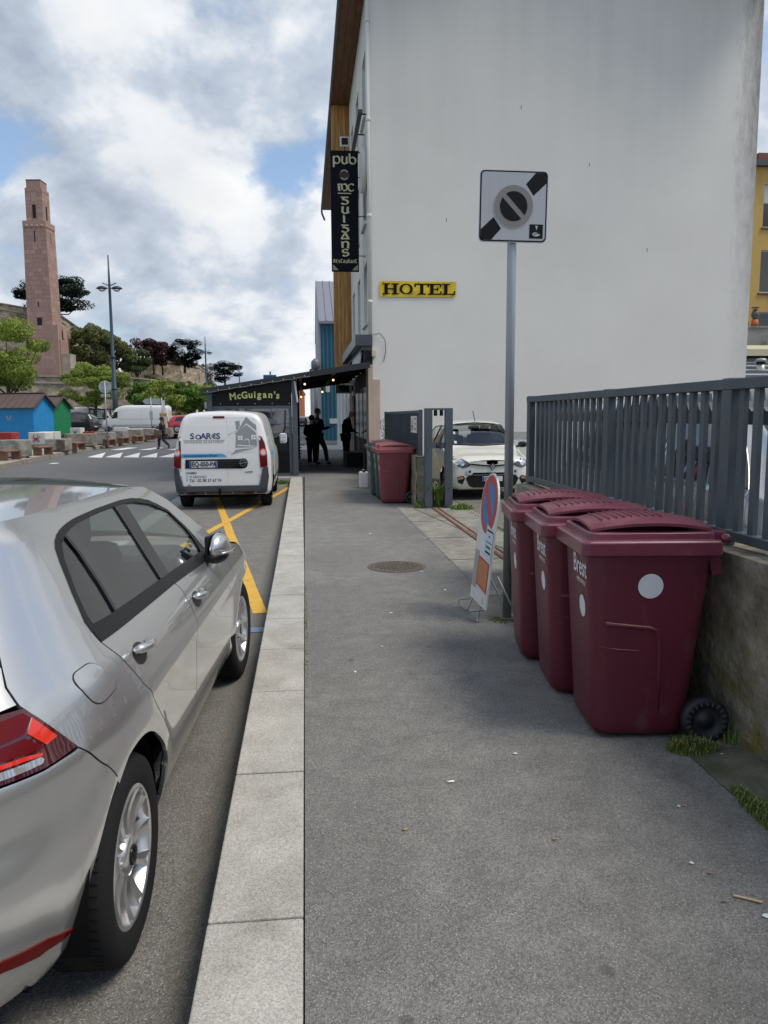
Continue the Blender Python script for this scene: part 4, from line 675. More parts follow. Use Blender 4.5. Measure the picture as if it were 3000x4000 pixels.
def person(label, loc, rz, J, skin, top, legs, hairm, h=1.75, long_top=0, extra=None):
    """J: joint dictionary in metres for a figure facing +y; one continuous body mesh, clothes as children"""
    P_ = thing('person', label, 'person', loc, rz); v = []; e = []; ix = {}
    def ad(n, p, r_): ix[n] = len(v); v.append((*p, r_)); return ix[n]
    pel = J['pelvis']; ad('pelvis', pel, .125); ad('waist', J['waist'], .13); ad('chest', J['chest'], .15); ad('neckb', J['neck'], .06); hd = Vector(J['head']); nk = Vector(J['neck']); ad('neck', nk.lerp(hd, .35), .052); ad('chin', nk.lerp(hd, .7), .07); ad('head', hd, .085); ad('crown', hd + (hd-nk).normalized()*.075, .072)
    for a, b_ in (('pelvis','waist'),('waist','chest'),('chest','neckb'),('neckb','neck'),('neck','chin'),('chin','head'),('head','crown')): e.append((ix[a], ix[b_]))
    for s_ in 'LR':
        ad('sh'+s_, J['sh'+s_], .07); ad('el'+s_, J['el'+s_], .05); ad('wr'+s_, J['wr'+s_], .028); e += [(ix['chest'], ix['sh'+s_]), (ix['sh'+s_], ix['el'+s_]), (ix['el'+s_], ix['wr'+s_])]
        w_ = Vector(J['wr'+s_]); d = (w_-Vector(J['el'+s_])).normalized(); sd_ = d.cross(Vector((0,0,1))); sd_ = sd_.normalized() if sd_.length > .1 else Vector((1,0,0)); k = d.cross(sd_)
        ad('pa'+s_, w_ + d*.06, .026); e.append((ix['wr'+s_], ix['pa'+s_]))
        point = J.get('point') == s_
        for f_ in range(4):
            o_ = sd_*(.03-.02*f_); l_ = (.07,.08,.075,.055)[f_]; cur = 0 if (point and f_ == 0) else .6; kn = w_ + d*.085 + o_; a = ad(f'k{f_}{s_}', kn, .010); b2 = ad(f'm{f_}{s_}', kn + d*l_*.55 + k*l_*.3*cur, .009); c2 = ad(f't{f_}{s_}', kn + d*l_*(1-.55*cur) + k*l_*.7*cur, .0075); e += [(ix['pa'+s_], a), (a, b2), (b2, c2)]
        a = ad('th'+s_, w_ + d*.04 + sd_*.04, .011); b2 = ad('tt'+s_, w_ + d*.085 + sd_*.055 + k*.015, .009); e += [(ix['pa'+s_], a), (a, b2)]
        ad('hp'+s_, J['hp'+s_], .098); ad('kn'+s_, J['kn'+s_], .068); ad('an'+s_, J['an'+s_], .05); an = Vector(J['an'+s_]); td = Vector(J.get('toe'+s_, (0,1,-.25))).normalized(); ad('he'+s_, an + Vector((0,0,-.035)) - td*.03, .036); ad('to'+s_, an + td*.15 + Vector((0,0,-.03)), .03)
        e += [(ix['pelvis'], ix['hp'+s_]), (ix['hp'+s_], ix['kn'+s_]), (ix['kn'+s_], ix['an'+s_]), (ix['an'+s_], ix['he'+s_]), (ix['he'+s_], ix['to'+s_])]
    body = link('body', skin_mesh(v, e), skin, P_)
    def sub(name, names, grow, m, pairs, sub_=2):
        vv = []; mp_ = {}
        for n in names: mp_[n] = len(vv); q = v[ix[n]]; vv.append((*q[:3], q[3] + (grow[n] if isinstance(grow, dict) and n in grow else (grow if not isinstance(grow, dict) else .012))))
        return link(name, skin_mesh(vv, [(mp_[a], mp_[b_]) for a, b_ in pairs], 0, sub_), m, P_)
    hem = J.get('hem')
    sub('jacket', ['waist','pelvis','chest','neckb','shL','elL','wrL','shR','elR','wrR'], {'pelvis': .035 + long_top, 'waist': .045, 'chest': .035, 'neckb': .018, 'shL': .022, 'shR': .022, 'elL': .02, 'elR': .02, 'wrL': .014, 'wrR': .014}, top, [('waist','pelvis'),('waist','chest'),('chest','neckb'),('chest','shL'),('shL','elL'),('elL','wrL'),('chest','shR'),('shR','elR'),('elR','wrR')])
    sub('trousers', ['pelvis','hpL','knL','anL','hpR','knR','anR'], .016, legs, [('pelvis','hpL'),('hpL','knL'),('knL','anL'),('pelvis','hpR'),('hpR','knR'),('knR','anR')])
    for s_ in 'LR': sub('shoe', ['he'+s_,'to'+s_], .010, M_shoe, [('he'+s_,'to'+s_)])
    fw = Vector(J.get('face', (0,1,0))).normalized(); upv = (hd-nk).normalized(); rt = fw.cross(upv).normalized(); fw = upv.cross(rt)
    nose = MB(); c0 = hd + fw*.098 - upv*.018; nose.ball(tuple(c0), (.016,.02,.024), 8, 6); nose.build('nose', skin, P_)
    for s_ in (-1, 1): q = MB(); q.ball(tuple(hd + fw*.085 + rt*s_*.033 + upv*.012), .011, 8, 6); q.build('eye', M_hair, P_); q = MB(); q.ball(tuple(hd + rt*s_*.09 - fw*.005), (.016,.02,.03), 8, 6); q.build('ear', skin, P_)
    q = MB(); q.ball(tuple(hd + fw*.082 - upv*.062), (.026,.012,.008), 8, 6); q.build('mouth', mat('lips', (.20,.07,.06), .6), P_)
    if hairm:
        hm = MB(); hm.ball((0,0,0), (.098,.108,.10), 16, 10); hm.v = [(x, y if z > -.02 else min(y, .02), max(z, -.075)) for x, y, z in hm.v]; Mh = Matrix((( rt.x, fw.x, upv.x, 0),(rt.y, fw.y, upv.y, 0),(rt.z, fw.z, upv.z, 0),(0,0,0,1))); hm.v = [tuple(Vector(q) ) for q in hm.v]
        hm.xf(Matrix.Translation(hd + upv*.035 - fw*.022) @ Mh); hm.build('hair', hairm, P_)
    if extra: extra(P_)
    return P_
def stand(h=1.75, **k):
    f = h/1.75; J = dict(pelvis=(0,0,.93), waist=(0,0,1.08), chest=(0,0,1.28), neck=(0,0,1.46), head=(0,.02,1.63), shL=(-.195,0,1.40), shR=(.195,0,1.40), elL=(-.25,-.02,1.12), elR=(.25,-.02,1.12), wrL=(-.22,.06,.88), wrR=(.22,.06,.88), hpL=(-.09,0,.88), hpR=(.09,0,.88), knL=(-.10,.02,.48), knR=(.10,.02,.48), anL=(-.10,0,.075), anR=(.10,0,.075)); J.update(k)
    for a, b_ in J.items():
        if isinstance(b_, tuple) and not a.startswith(('toe','face')): J[a] = tuple(c_*f for c_ in b_)
    return J
person('tall man in black pointing with one arm under the terrace roof', (.42, 25.6, 0), R(-62), stand(1.84, wrR=(.16,.34,1.16), elR=(.24,.06,1.10), point='R', anR=(.12,.26,.075), knR=(.11,.20,.49), face=(.3,1,0)), M_skin2, M_cblk, M_cjean, M_hairg)
person('shorter person in black standing close in front of the tall man', (.22, 24.8, 0), R(-20), stand(1.60, wrL=(-.14,.24,1.0), wrR=(.10,.26,1.02), hpL=(-.10,0,.88), hpR=(.10,0,.88)), M_skin2, M_cblk, M_cblk, M_hair)
person('man in a black jacket stooping by the pub wall', (1.30, 24.75, 0), R(-75), stand(1.82, waist=(0,.0,1.08), chest=(0,.04,1.29), neck=(0,.11,1.45), head=(0,.20,1.585), shL=(-.175,.05,1.40), shR=(.175,.05,1.40), elL=(-.22,.08,1.12), elR=(.22,.08,1.12), wrL=(-.1,.28,1.04), wrR=(.1,.28,1.04), face=(0,1,-.5)), M_skin2, M_cblk, M_cblk, None)
def bag_(P_):
    q = MB(); q.grid(lambda u, v: (.23 + .03*math.sin(math.pi*u), -.20 + .40*u + .03*(v-.5), .62 + .42*v), 8, 8); q.grid(lambda u, v: (.32 - .02*math.sin(math.pi*u), .20 - .40*u, .62 + .42*v), 8, 8)
    tag(P_, P_['label'], 'person')
wm = person('woman in navy walking over the crossing with a brown bag', (-7.75, 43.1, ZR), R(78), stand(1.72, anL=(-.07,.18,.075), knL=(-.08,.16,.48), anR=(.08,-.36,.16), knR=(.09,-.02,.47), toeR=(0,.8,-.9), elL=(-.2,.05,1.10), wrL=(-.16,.27,1.16), elR=(.23,-.06,1.13), wrR=(.24,.06,.93)), M_skin1, M_cnavy, M_cnavy, M_hair, long_top=.03)
bg_ = thing('shopping_bag', 'brown shopping bag carried on the arm of the walking woman', 'bag', (-7.93, 42.82, ZR+.58)); m = MB(); loft(m, [rr_ring(-.20,.20,.07,0,.03), rr_ring(-.22,.22,.09,.2,.03), rr_ring(-.20,.20,.05,.44,.02)], True, False); m.build('bag_body', mat('bag_brown', (.12,.075,.05), .8, var=.2, vs=9), bg_)
for y in (-.05,.05): MB().tube([(-.1,y,.43),(-.06,y,.60),(.06,y,.60),(.1,y,.43)], .010, 6).build('strap', MATS['bag_brown'], bg_)
# ---------------------------------------------------------------- weeds, litter
M_gra = mat('grass_blade', (.12,.17,.03), .7, var=.5, vs=30, dirt=(.30,.25,.10), ds=40, dt=(.52,.6), space='World'); M_weed = mat('weed_leaf', (.12,.18,.03), .7, var=.3, vs=20, space='World')
def tuft(name, label, cx, cy, z, n, rx, ry, hh, m=M_gra, seed=1, wid=.003, flower=False):
    r_ = random.Random(seed); q = MB()
    for i in range(n):
        a = r_.random()*6.28; d = r_.random()**.7; x = rx*d*math.cos(a); y = ry*d*math.sin(a); l_ = hh*(.4+.6*r_.random())*(1.15-.5*d); b_ = r_.random()*6.28; le = (.25+.5*r_.random())*l_; w = wid*(.6+.8*r_.random()); dx, dy = math.cos(b_), math.sin(b_); px_, py_ = -dy*w, dx*w
        p0 = (x, y, 0); p1 = (x+dx*le*.35, y+dy*le*.35, l_*.65); p2 = (x+dx*le, y+dy*le, l_*.95)
        q.add([(p0[0]-px_,p0[1]-py_,0),(p0[0]+px_,p0[1]+py_,0),(p1[0]+px_*.8,p1[1]+py_*.8,p1[2]),(p1[0]-px_*.8,p1[1]-py_*.8,p1[2]),p2], [(0,1,2,3),(3,2,4)])
    o = q.build(name, m, loc=(cx, cy, z)); o['kind'] = 'stuff'; o['label'] = label; o['category'] = 'grass'; return o
tuft('grass_tuft', 'green grass tuft under the wheel of the disc-marked bin', 1.80, 3.30, 0, 900, .13, .07, .07, seed=2); tuft('grass_tuft', 'grass growing along the wall-foot strip past the bin', 1.775, 2.62, 0, 1400, .055, .30, .055, seed=3); tuft('grass_tuft', 'sparse weeds against the lichen wall behind the bin wheel', 2.00, 3.42, .01, 160, .07, .12, .15, M_weed, 4)
tuft('moss_patch', 'short moss at the foot of the sign post', 1.50, 5.68, 0, 260, .12, .1, .012, M_weed, 5, .005); tuft('weed_clump', 'tall leafy weeds between the gate uprights', 2.24, 13.1, 0, 420, .16, .12, .52, M_weed, 6, .011); tuft('weed_clump', 'low weeds with a yellow flower by the gate rail', 2.62, 12.7, 0, 260, .2, .14, .13, M_weed, 7, .008); tuft('weed_clump', 'small weeds at the foot of the stained pillar', 1.95, 12.98, 0, 140, .1, .1, .16, M_weed, 8, .007); tuft('weed_clump', 'weeds along the white wall under the terrace', 1.7, 28.6, 0, 240, .2, .9, .22, M_weed, 9, .012); tuft('grass_tuft', 'grass patch inside the kerb corner beside the van', -.62, 19.7, ZR, 500, .22, .25, .12, M_weed, 10, .006); tuft('rail_moss', 'dark weeds along the inner gate rail', 2.68, 10.2, .004, 300, .05, 2.6, .03, M_weed, 11, .006)
tuft('grass_tuft', 'thin weeds in the joint between kerb stone and asphalt', -.02, 5.6, 0, 140, .012, 1.6, .03, M_gra, 12, .002)
M_pap = mat('paper_white', (.72,.72,.75), .8); M_leaf = mat('dead_leaf', (.33,.20,.06), .8, var=.3, vs=30); r_ = random.Random(11)
def scrap(x, y, s, m, nm, label, cat, z=.003):
    k = r_.randint(5, 7); q = MB(); ps = [(x + s*(.5+.6*r_.random())*math.cos(6.28*i/k), y + s*(.3+.4*r_.random())*math.sin(6.28*i/k)) for i in range(k)]
    q.add([(a, e, z + .006*r_.random()) for a, e in ps] + [(x, y, z+.008)], [(i, (i+1) % k, k) for i in range(k)]); o = q.build(nm, m); return tag(o, label, cat, 'litter on the pavement')
for x, y, s in ((.6,3.112,.018),(1.472,2.795,.010),(1.328,2.416,.012),(1.42,2.115,.022),(1.90,3.229,.022),(.66,6.0,.02),(1.24,6.75,.02),(.28,4.6,.014),(.95,3.35,.012),(1.15,7.6,.02),(.85,10.2,.03),(.5,5.1,.012)): scrap(x, y, s, M_pap, 'paper_scrap', 'small torn scrap of white paper lying on the pavement', 'litter')
for x, y in ((.90,2.62),(1.325,2.2),(1.75,2.92),(1.12,5.75),(1.5,2.8),(1.36,2.35),(.35,2.75)): scrap(x, y, .012, M_leaf, 'dead_leaf', 'small brown dead leaf lying on the pavement', 'leaf')
tag(MB().obox((1.41,2.20,.006),(.085,.009,.004), rz=-.55).build('wooden_stick', mat('wood_pale', (.52,.38,.22), .8)), 'flat pale wooden stick lying on the pavement', 'stick')
# ---------------------------------------------------------------- silver hatchback parked in the bay
def pch(xs, ys):
    n = len(xs)
    def sl(k):
        if k == 0: return (ys[1]-ys[0])/(xs[1]-xs[0])
        if k == n-1: return (ys[-1]-ys[-2])/(xs[-1]-xs[-2])
        a = (ys[k]-ys[k-1])/(xs[k]-xs[k-1]); e = (ys[k+1]-ys[k])/(xs[k+1]-xs[k]); return 0 if a*e <= 0 else 2*a*e/(a+e)
    m_ = [sl(k) for k in range(n)]
    def f(x):
        x = min(max(x, xs[0]), xs[-1]); i = 0
        while i < n-2 and x > xs[i+1]: i += 1
        h = xs[i+1]-xs[i]; t = (x-xs[i])/h
        return (2*t**3-3*t*t+1)*ys[i]+(t**3-2*t*t+t)*m_[i]*h+(-2*t**3+3*t*t)*ys[i+1]+(t**3-t*t)*m_[i+1]*h
    return f
Bz = pch([.17,.22,.30,.42,.55,.66,.74,.785,.80,.812,.90,.955,1.0,1.1,1.2,1.3,1.37,1.42],[.74,.79,.84,.868,.880,.885,.889,.8975,.8985,.894,.862,.836,.808,.755,.70,.645,.60,.53])
YRz = pch([.17,.28,.45,.60,.70,.80,.95,1.05,1.2,1.38,1.42],[.10,.03,.0,.01,.04,.075,.13,.20,.33,.47,.50])
YFz = pch([.17,.30,.5,.62,.72,.80,.9,1.0,1.42],[4.10,4.22,4.25,4.23,4.17,4.05,3.6,3.4,3.4])
YQ, YF, NE = 1.15, 3.30, 3.3
TM = [(0., 0.)]; p_ = (.88, 0)
for i in range(1, 401):
    t = math.pi/2*(.5-.5*math.cos(math.pi*i/400)); q_ = (.88*max(math.cos(t), 0)**(2/NE), 1.14*math.sin(t)**(2/NE)); TM.append((TM[-1][0]+math.hypot(q_[0]-p_[0], q_[1]-p_[1]), t)); p_ = q_
SC = YQ-TM[-1][0]-.001
def tmap(l):
    lo, hi = 0, 400; l = min(max(l, 0), TM[-1][0])
    while hi-lo > 1:
        m_ = (lo+hi)//2
        if TM[m_][0] <= l: lo = m_
        else: hi = m_
    return TM[lo][1]+(TM[hi][1]-TM[lo][1])*(l-TM[lo][0])/max(TM[hi][0]-TM[lo][0], 1e-9)
def gside(y, z):
    w = Bz(z)
    if z > .955: w -= .03*max(0, (2.4-y)/1.6)**2*min(1, (z-.955)/.2)
    d = math.hypot(y-.79, z-.316); w += .012*math.exp(-((d-.41)/.06)**2) if z < .76 and y >= YQ else 0     # flared arch lips
    d = math.hypot(y-3.397, z-.316); w += .012*math.exp(-((d-.42)/.07)**2) if z < .72 else 0
    return w
def GS(s, z):
    if s > YF:
        u = min((s-YF)/1.72, 1); t = u*math.pi/2; c_, n_ = max(math.cos(t), 0), math.sin(t); return Vector((gside(YF, z)*c_**(2/2.5), YF+(YFz(z)-YF)*n_**(2/2.5), z))
    if s >= YQ: return Vector((gside(s, z), s, z))
    t = tmap(YQ-s); c_, n_ = max(math.cos(t), 0), math.sin(t)
    y = YQ-(YQ-YRz(z))*n_**(2/NE); p = Vector((gside(YQ, z)*c_**(2/NE), y, z))
    if z < .76: d = math.hypot(y-.79, z-.316); p.x += .012*math.exp(-((d-.41)/.06)**2)*(1 if y > .35 else 0)
    if .50 < z < .80 and s < .45:                 # hollow below the tail lamp on the bumper corner
        k = math.exp(-((z-.675 - .10*(s-.3))/.055)**2)*max(0, min(1, (.38-s)/.2)); p.x -= .008*k; p.y += .014*k
    return p
def gnorm(s, z):
    e = .01; a = GS(s+e, z)-GS(s-e, z); b_ = GS(s, min(z+e, 1.42))-GS(s, z-e); n = a.cross(b_); return n.normalized() if n.length > 1e-9 else Vector((1,0,0))
def panel(poly, off=0., rim=.014, step=.035, holes=None, both=True, fn=None, m=None):
    """polygon in (s,z) laid on the body surface with turned-in edges"""
    fn = fn or GS; bm = bmesh.new(); vs_ = [bm.verts.new((p[0], 0, p[1])) for p in poly]; bm.faces.new(vs_)
    for ax, i in (((1,0,0),0), ((0,0,1),2)):
        lo = min(p[0 if i == 0 else 1] for p in poly); hi = max(p[0 if i == 0 else 1] for p in poly); k = math.ceil(lo/step)
        while k*step < hi:
            co = [0,0,0]; co[i] = k*step; bmesh.ops.bisect_plane(bm, geom=bm.verts[:]+bm.edges[:]+bm.faces[:], plane_co=co, plane_no=ax, dist=1e-6); k += 1
    bmesh.ops.triangulate(bm, faces=[f for f in bm.faces if len(f.verts) > 4])
    bmesh.ops.remove_doubles(bm, verts=bm.verts, dist=1e-5)
    be = [e for e in bm.edges if e.is_boundary]; dat = {v: (v.co.x, v.co.z) for v in bm.verts}
    N_ = {v: gnorm(*dat[v]) for v in bm.verts}
    if rim:
        ret = bmesh.ops.extrude_edge_only(bm, edges=be); nv = [g_ for g_ in ret['geom'] if isinstance(g_, bmesh.types.BMVert)]
        for v in nv: src_ = min((w for w in dat), key=lambda w: (w.co-v.co).length_squared) if False else None
        for v in nv:
            for e in v.link_edges:
                w = e.other_vert(v)
                if w in dat and (w.co-v.co).length < 1e-6: dat2 = dat[w]; v.tag = True; N_[v] = N_[w]; dat.setdefault(('r', v), (dat2, True)); break
    out_ = {}
    for v in bm.verts:
        if v in dat: s_, z_ = dat[v]; o_ = off
        else: (s_, z_), _ = dat[('r', v)]; o_ = off-rim
        out_[v] = GS(s_, z_) + N_[v]*o_
    for v, p in out_.items(): v.co = p
    bmesh.ops.recalc_face_normals(bm, faces=bm.faces)
    ns = sum(f.normal.x*f.calc_area() + (f.normal.y if f.calc_center_median().y > 3.6 else -f.normal.y if f.calc_center_median().y < .4 else 0)*f.calc_area() for f in bm.faces)
    if ns < 0: bmesh.ops.reverse_faces(bm, faces=bm.faces)
    for f in bm.faces: f.smooth = True
    for e in bm.edges:
        if len(e.link_faces) == 2 and e.calc_face_angle(0) > .6: e.smooth = False
    me = bpy.data.meshes.new('panel'); bm.to_mesh(me); bm.free(); return me
def mirror_me(me):
    b2 = bmesh.new(); b2.from_mesh(me)
    for v in b2.verts: v.co.x = -v.co.x
    bmesh.ops.reverse_faces(b2, faces=b2.faces); m2 = bpy.data.meshes.new('panel'); b2.to_mesh(m2); b2.free(); return m2
M_sil = mat('silver_paint', (.58,.58,.575), .25, metal=.78, coat=1.0); M_sil.node_tree.nodes['Principled BSDF'].inputs['Coat IOR'].default_value = 1.6
M_trim = mat('black_trim', (.010,.010,.011), .45, spec=.35); M_gbl = mat('gloss_black', (.008,.008,.009), .08); M_rub = mat('tyre_rubber', (.014,.014,.015), .85, bump=.2, bs=90, spec=.2); M_gls = glass('car_glass', (.80,.90,.84), 1., .0, .85, 2.4)
M_alu = mat('alloy', (.62,.62,.62), .28, metal=.85); M_alu2 = mat('alloy_dark', (.16,.16,.165), .4, metal=.7); M_chr = mat('chrome', (.8,.8,.8), .08, metal=1); M_under = mat('underbody', (.006,.006,.006), .95, spec=.1); M_seat = mat('seat_cloth', (.085,.088,.09), .85); M_head = mat('headlining', (.35,.34,.32), .9)
M_red = mat('lamp_red', (.115,.003,.003), .15, spec=.25); M_redd = mat('lamp_dark_red', (.06,.004,.005), .07, coat=1); M_redb = mat('lamp_bright_red', (.65,.03,.012), .1, coat=1); M_clear = mat('lamp_clear', (.55,.53,.52), .06, metal=.6, coat=1)
G_ = thing('silver_hatchback', 'silver five-door hatchback parked along the kerb with its rear tyre by the stone', 'car', (-1.4656, 1.6191, ZR), R(-2.86))
def both(name, me, m, par=None, soft=True):
    a = link(name, me, m, par or G_); c_ = link(name, mirror_me(me), m, par or G_); return a, c_
def arcp(cy, r, a0, a1, n=16): return [(cy + r*math.cos(R(a0+(a1-a0)*i/n)), .316 + r*math.sin(R(a0+(a1-a0)*i/n))) for i in range(n+1)]
AR = .378; g_ = .004
gapR = [(.745,1.012),(.799,.958),(.894,.836),(1.031,.713),(1.111,.633),(1.158,.55)]
gapM = [(1.715,1.016),(1.756,.965),(1.771,.874),(1.768,.768),(1.775,.62),(1.80,.30)]
belt = lambda s_: 1.045 - .0325*(s_-.72)
zw = lambda s_: pch([.775,.83,.95,1.1,1.4,1.7,1.9,2.05,2.25,2.38,2.52],[1.29,1.318,1.338,1.348,1.357,1.357,1.345,1.32,1.25,1.15,1.0])(s_)
wo = [(2.50,.985),(2.52,1.0)] + [(s_, zw(s_)) for s_ in (2.45,2.38,2.25,2.15,2.05,1.95,1.85,1.7,1.55,1.4,1.25,1.1,1.0,.92,.86,.81,.775)] + [(.754,1.25),(.73,1.15),(.708,1.08),(.722,1.046)]   # window outline front-bottom -> round the top -> rear-bottom
quarter = [(.723,1.043)] + [(a-g_, e) for a, e in gapR] + [(1.158-g_,.44)] + [(.79+AR*math.cos(R(a)), .316+AR*math.sin(R(a))) for a in range(20, 109, 6) if .79+AR*math.cos(R(a)) < 1.155-g_] + [(.64,.635),(.555,.718),(.41,.826),(.33,.91),(.272,.97),(.256,1.016),(.262,1.093),(.285,1.2),(.335,1.33),(.375,1.40)]
quarter = quarter + [(s_, 1.396) for s_ in (.5,.7,.9,1.2,1.6,1.9)] + [(2.12,1.375),(2.35,1.29),(2.6,1.15),(2.85,1.0),(2.80,.955),(2.53,.962)] + wo
both('side_panel', panel(quarter[::-1] if False else quarter), M_sil)
rdoor = [(a+g_, e) for a, e in gapR] + [(1.161,.40),(1.17,.325),(1.80-g_,.30)] + [(a-g_, e) for a, e in gapM[::-1]] + [(1.715-g_, belt(1.715)-.018),(.75, belt(.75)-.018)]
both('rear_door', panel(rdoor[:-1]), M_sil)
fdoor = [(a+g_, e) for a, e in gapM] + [(2.78,.30),(2.86,.42),(2.86,.80),(2.80,.950),(2.5,.965),(1.715+g_, belt(1.715)-.018)]
both('front_door', panel(fdoor[:-1]), M_sil)
fend = [(2.865,.42),(2.865,.80),(2.806,.95),(2.86,.985),(3.2,.92),(3.6,.86),(4.0,.80),(4.25,.755),(4.1,.66),(3.92,.60)] + [p for p in arcp(3.41, AR, 48, 166, 18)]
both('front_wing', panel(fend), M_sil)
sill = [(1.172,.322),(1.172,.20),(1.5,.185),(2.7,.185),(2.99,.24),(2.99,.30),(2.86,.415),(2.78,.296)]
both('sill', panel(sill), M_sil)
bump_ = [(.79+(AR-.048*k/12)*math.cos(R(113+74*k/12)), .316+(AR-.048*k/12)*math.sin(R(113+74*k/12))) for k in range(13)] + [(.40,.205),(.2,.215),(SC,.26),(SC,.765),(.0,.79),(.164,.812),(.284,.811),(.345,.816),(.40,.818),(.41,.82),(.555,.712),(.637,.63)]
both('rear_bumper', panel(bump_[::-1]), M_sil)
tail = [(.403,.828),(.384,.851),(.306,.933),(.274,.962),(.21,.965),(-.05,.95),(-.05,.825),(.164,.818),(.284,.817),(.345,.822)]
tl = both('tail_lamp', panel(tail, .004), M_redd)
for o_, mir in zip(tl, (0, 1)):
    for nm, poly, mm, of in (('lamp_red_block', [(.288,.937),(.346,.874),(.306,.866),(.26,.907)], M_redb, .0065), ('lamp_upper', [(.266,.954),(.283,.938),(.251,.908),(.15,.90),(.02,.90),(.02,.945)], M_red, .0062),
        ('lamp_bar', [(.288,.853),(.24,.86),(.10,.864),(.10,.853),(.237,.850),(.286,.846)], M_redb, .007), ('reversing_lamp', [(.288,.838),(.281,.829),(.23,.828),(.10,.828),(.10,.847),(.231,.845),(.28,.845)], M_clear, .0066), ('lamp_inner', [(.30,.862),(.25,.900),(.10,.892),(.10,.868),(.24,.865)], M_red, .0063)):
        me = panel(poly, of, .003); link(nm, mirror_me(me) if mir else me, mm, o_)
hatch = [(.262,.975),(.248,1.016),(.254,1.06),(SC,1.05),(SC,.77),(-.06,.797),(-.06,.962),(.2,.972)]
both('tailgate', panel(hatch[::-1]), M_sil)
hglass = [(.252,1.07),(.277,1.19),(.32,1.31),(SC,1.33),(SC,1.058)]
both('rear_window', panel(hglass[::-1], -.002), M_gls); both('rear_spoiler', panel([(.325,1.32),(.368,1.40),(.30,1.415),(SC,1.415),(SC,1.335)][::-1]), M_sil)
both('reflector', panel([(.408,.335),(.294,.331),(.187,.362),(.0,.372),(.0,.405),(.187,.394),(.32,.366)], .004, .004), M_red)
fb = [p for p in arcp(3.41, AR, -5, 44, 10)] + [(3.95,.61),(4.12,.665),(4.28,.74),(5.02,.74),(5.02,.20),(4.2,.19),(3.82,.20)]
both('front_bumper', panel(fb[::-1]), M_sil); both('grille', panel([(4.5,.36),(5.02,.36),(5.02,.56),(4.55,.55)], .004), M_gbl); both('headlamp', panel([(4.05,.665),(4.25,.75),(4.6,.735),(4.6,.66),(4.3,.645)], .003), M_clear)
# windows, pillars, trims
ring = [(s_+(.0), z_) for s_, z_ in wo]
cs, cz_ = 1.7, 1.17
def shrink(p, d):
    v_ = Vector((p[0]-cs, (p[1]-cz_)*3)); k = 1-d/max(v_.length, .01); return (cs+(p[0]-cs)*k, cz_+(p[1]-cz_)*(1-d/max(abs(p[1]-cz_)*1.0, .12)*1.0 if abs(p[1]-cz_) > .02 else 1))
outer = wo[:]; n_o = len(outer)
qg = [(.935,1.318),(.86,1.30),(.80,1.255),(.762,1.16),(.742,1.09),(.752,1.060),(.99,1.051),(1.012,1.15),(.985,1.25)]
rg = [(.962,1.322),(1.15,1.335),(1.45,1.341),(1.60,1.342),(1.605,1.2),(1.606,1.033),(1.012,1.05),(1.037,1.15),(1.012,1.25)]
fg = [(1.735,1.338),(1.9,1.327),(2.03,1.303),(2.2,1.24),(2.34,1.13),(2.43,1.02),(2.40,1.008),(1.735,1.033)]
for nm, q in (('quarter_glass', qg), ('rear_door_glass', rg), ('front_door_glass', fg)): both(nm, panel(q[::-1], -.006, .0), M_gls)
def trim_ring(name, segs, m, off=.003):
    for q in segs: both(name, panel(q, off, .01, .06), m)
top = [(s_, zw(s_)) for s_ in (2.45,2.38,2.25,2.05,1.85,1.7,1.55,1.4,1.2,1.05,.95,.86)]
trim_ring('window_trim', [top + [(s_, z_-.017) for s_, z_ in ((.87,1.315),(.95,1.333),(1.05,1.342),(1.2,1.352),(1.4,1.36),(1.55,1.36),(1.7,1.358),(1.85,1.348),(2.05,1.316),(2.25,1.25),(2.36,1.15),(2.42,1.05))]], M_trim)
trim_ring('window_trim', [[(.862,1.325),(.81,1.31),(.775,1.29),(.754,1.25),(.73,1.15),(.708,1.08),(.722,1.045),(.755,1.043),(.755,1.062),(.745,1.09),(.765,1.16),(.803,1.255),(.862,1.302)]], M_trim)
trim_ring('belt_moulding', [[(.728,1.038),(.746,1.012),(1.715,belt(1.715)-.021),(2.5,.962),(2.52,.99),(2.42,1.012),(1.735,1.036),(1.0,1.055),(.75,1.064)]], M_trim)
trim_ring('pillar_trim', [[(.933,1.325),(.965,1.325),(1.014,1.25),(1.039,1.15),(1.013,1.047),(.988,1.048),(1.010,1.15),(.983,1.25)]], M_gbl, .001)
trim_ring('pillar_trim', [[(1.598,1.35),(1.737,1.346),(1.737,1.03),(1.605,1.03),(1.603,1.2)]], M_gbl, .001)
trim_ring('mirror_sail', [[(2.40,1.006),(2.52,.985),(2.50,1.01),(2.38,1.12)]], M_gbl, .002)
# shell behind the gaps, roof, bonnet, windscreen
inner = [(.40,.26)] + arcp(.79, AR+.004, 184, 2, 22) + [(1.2,.24),(2.95,.24)] + arcp(3.41, AR+.004, 178, 2, 22) + [(3.83,.24),(5.02,.24),(5.02,.72),(4.2,.74),(3.6,.84),(2.86,.95),(2.5,.94),(.75,1.0),(.33,.94),(.0,.93),(SC,.93),(SC,.3)]
both('inner_shell', panel(inner[::-1], -.02, 0, .07), M_under)
def roof_(u, v):
    s_ = .375 + u*(2.02-.375); zr = 1.396 - (0 if s_ < 1.9 else (s_-1.9)*.25); e = GS(s_, zr); x = 2*v-1; yc = .50 + (s_-.375)*(2.02-.50)/(2.02-.375)
    return (x*e.x, e.y + (yc-e.y)*(1-x*x), zr + .020*(1-x*x)*(1 - .5*max(0, (.75-s_)/.31)))
ro = MB(); ro.grid(roof_, 24, 24); ro.build('roof', M_sil, G_)
def pill(k): return Vector([(2.02,1.378),(2.12,1.372),(2.35,1.288),(2.6,1.148),(2.85,.998)][k])
ws = MB()
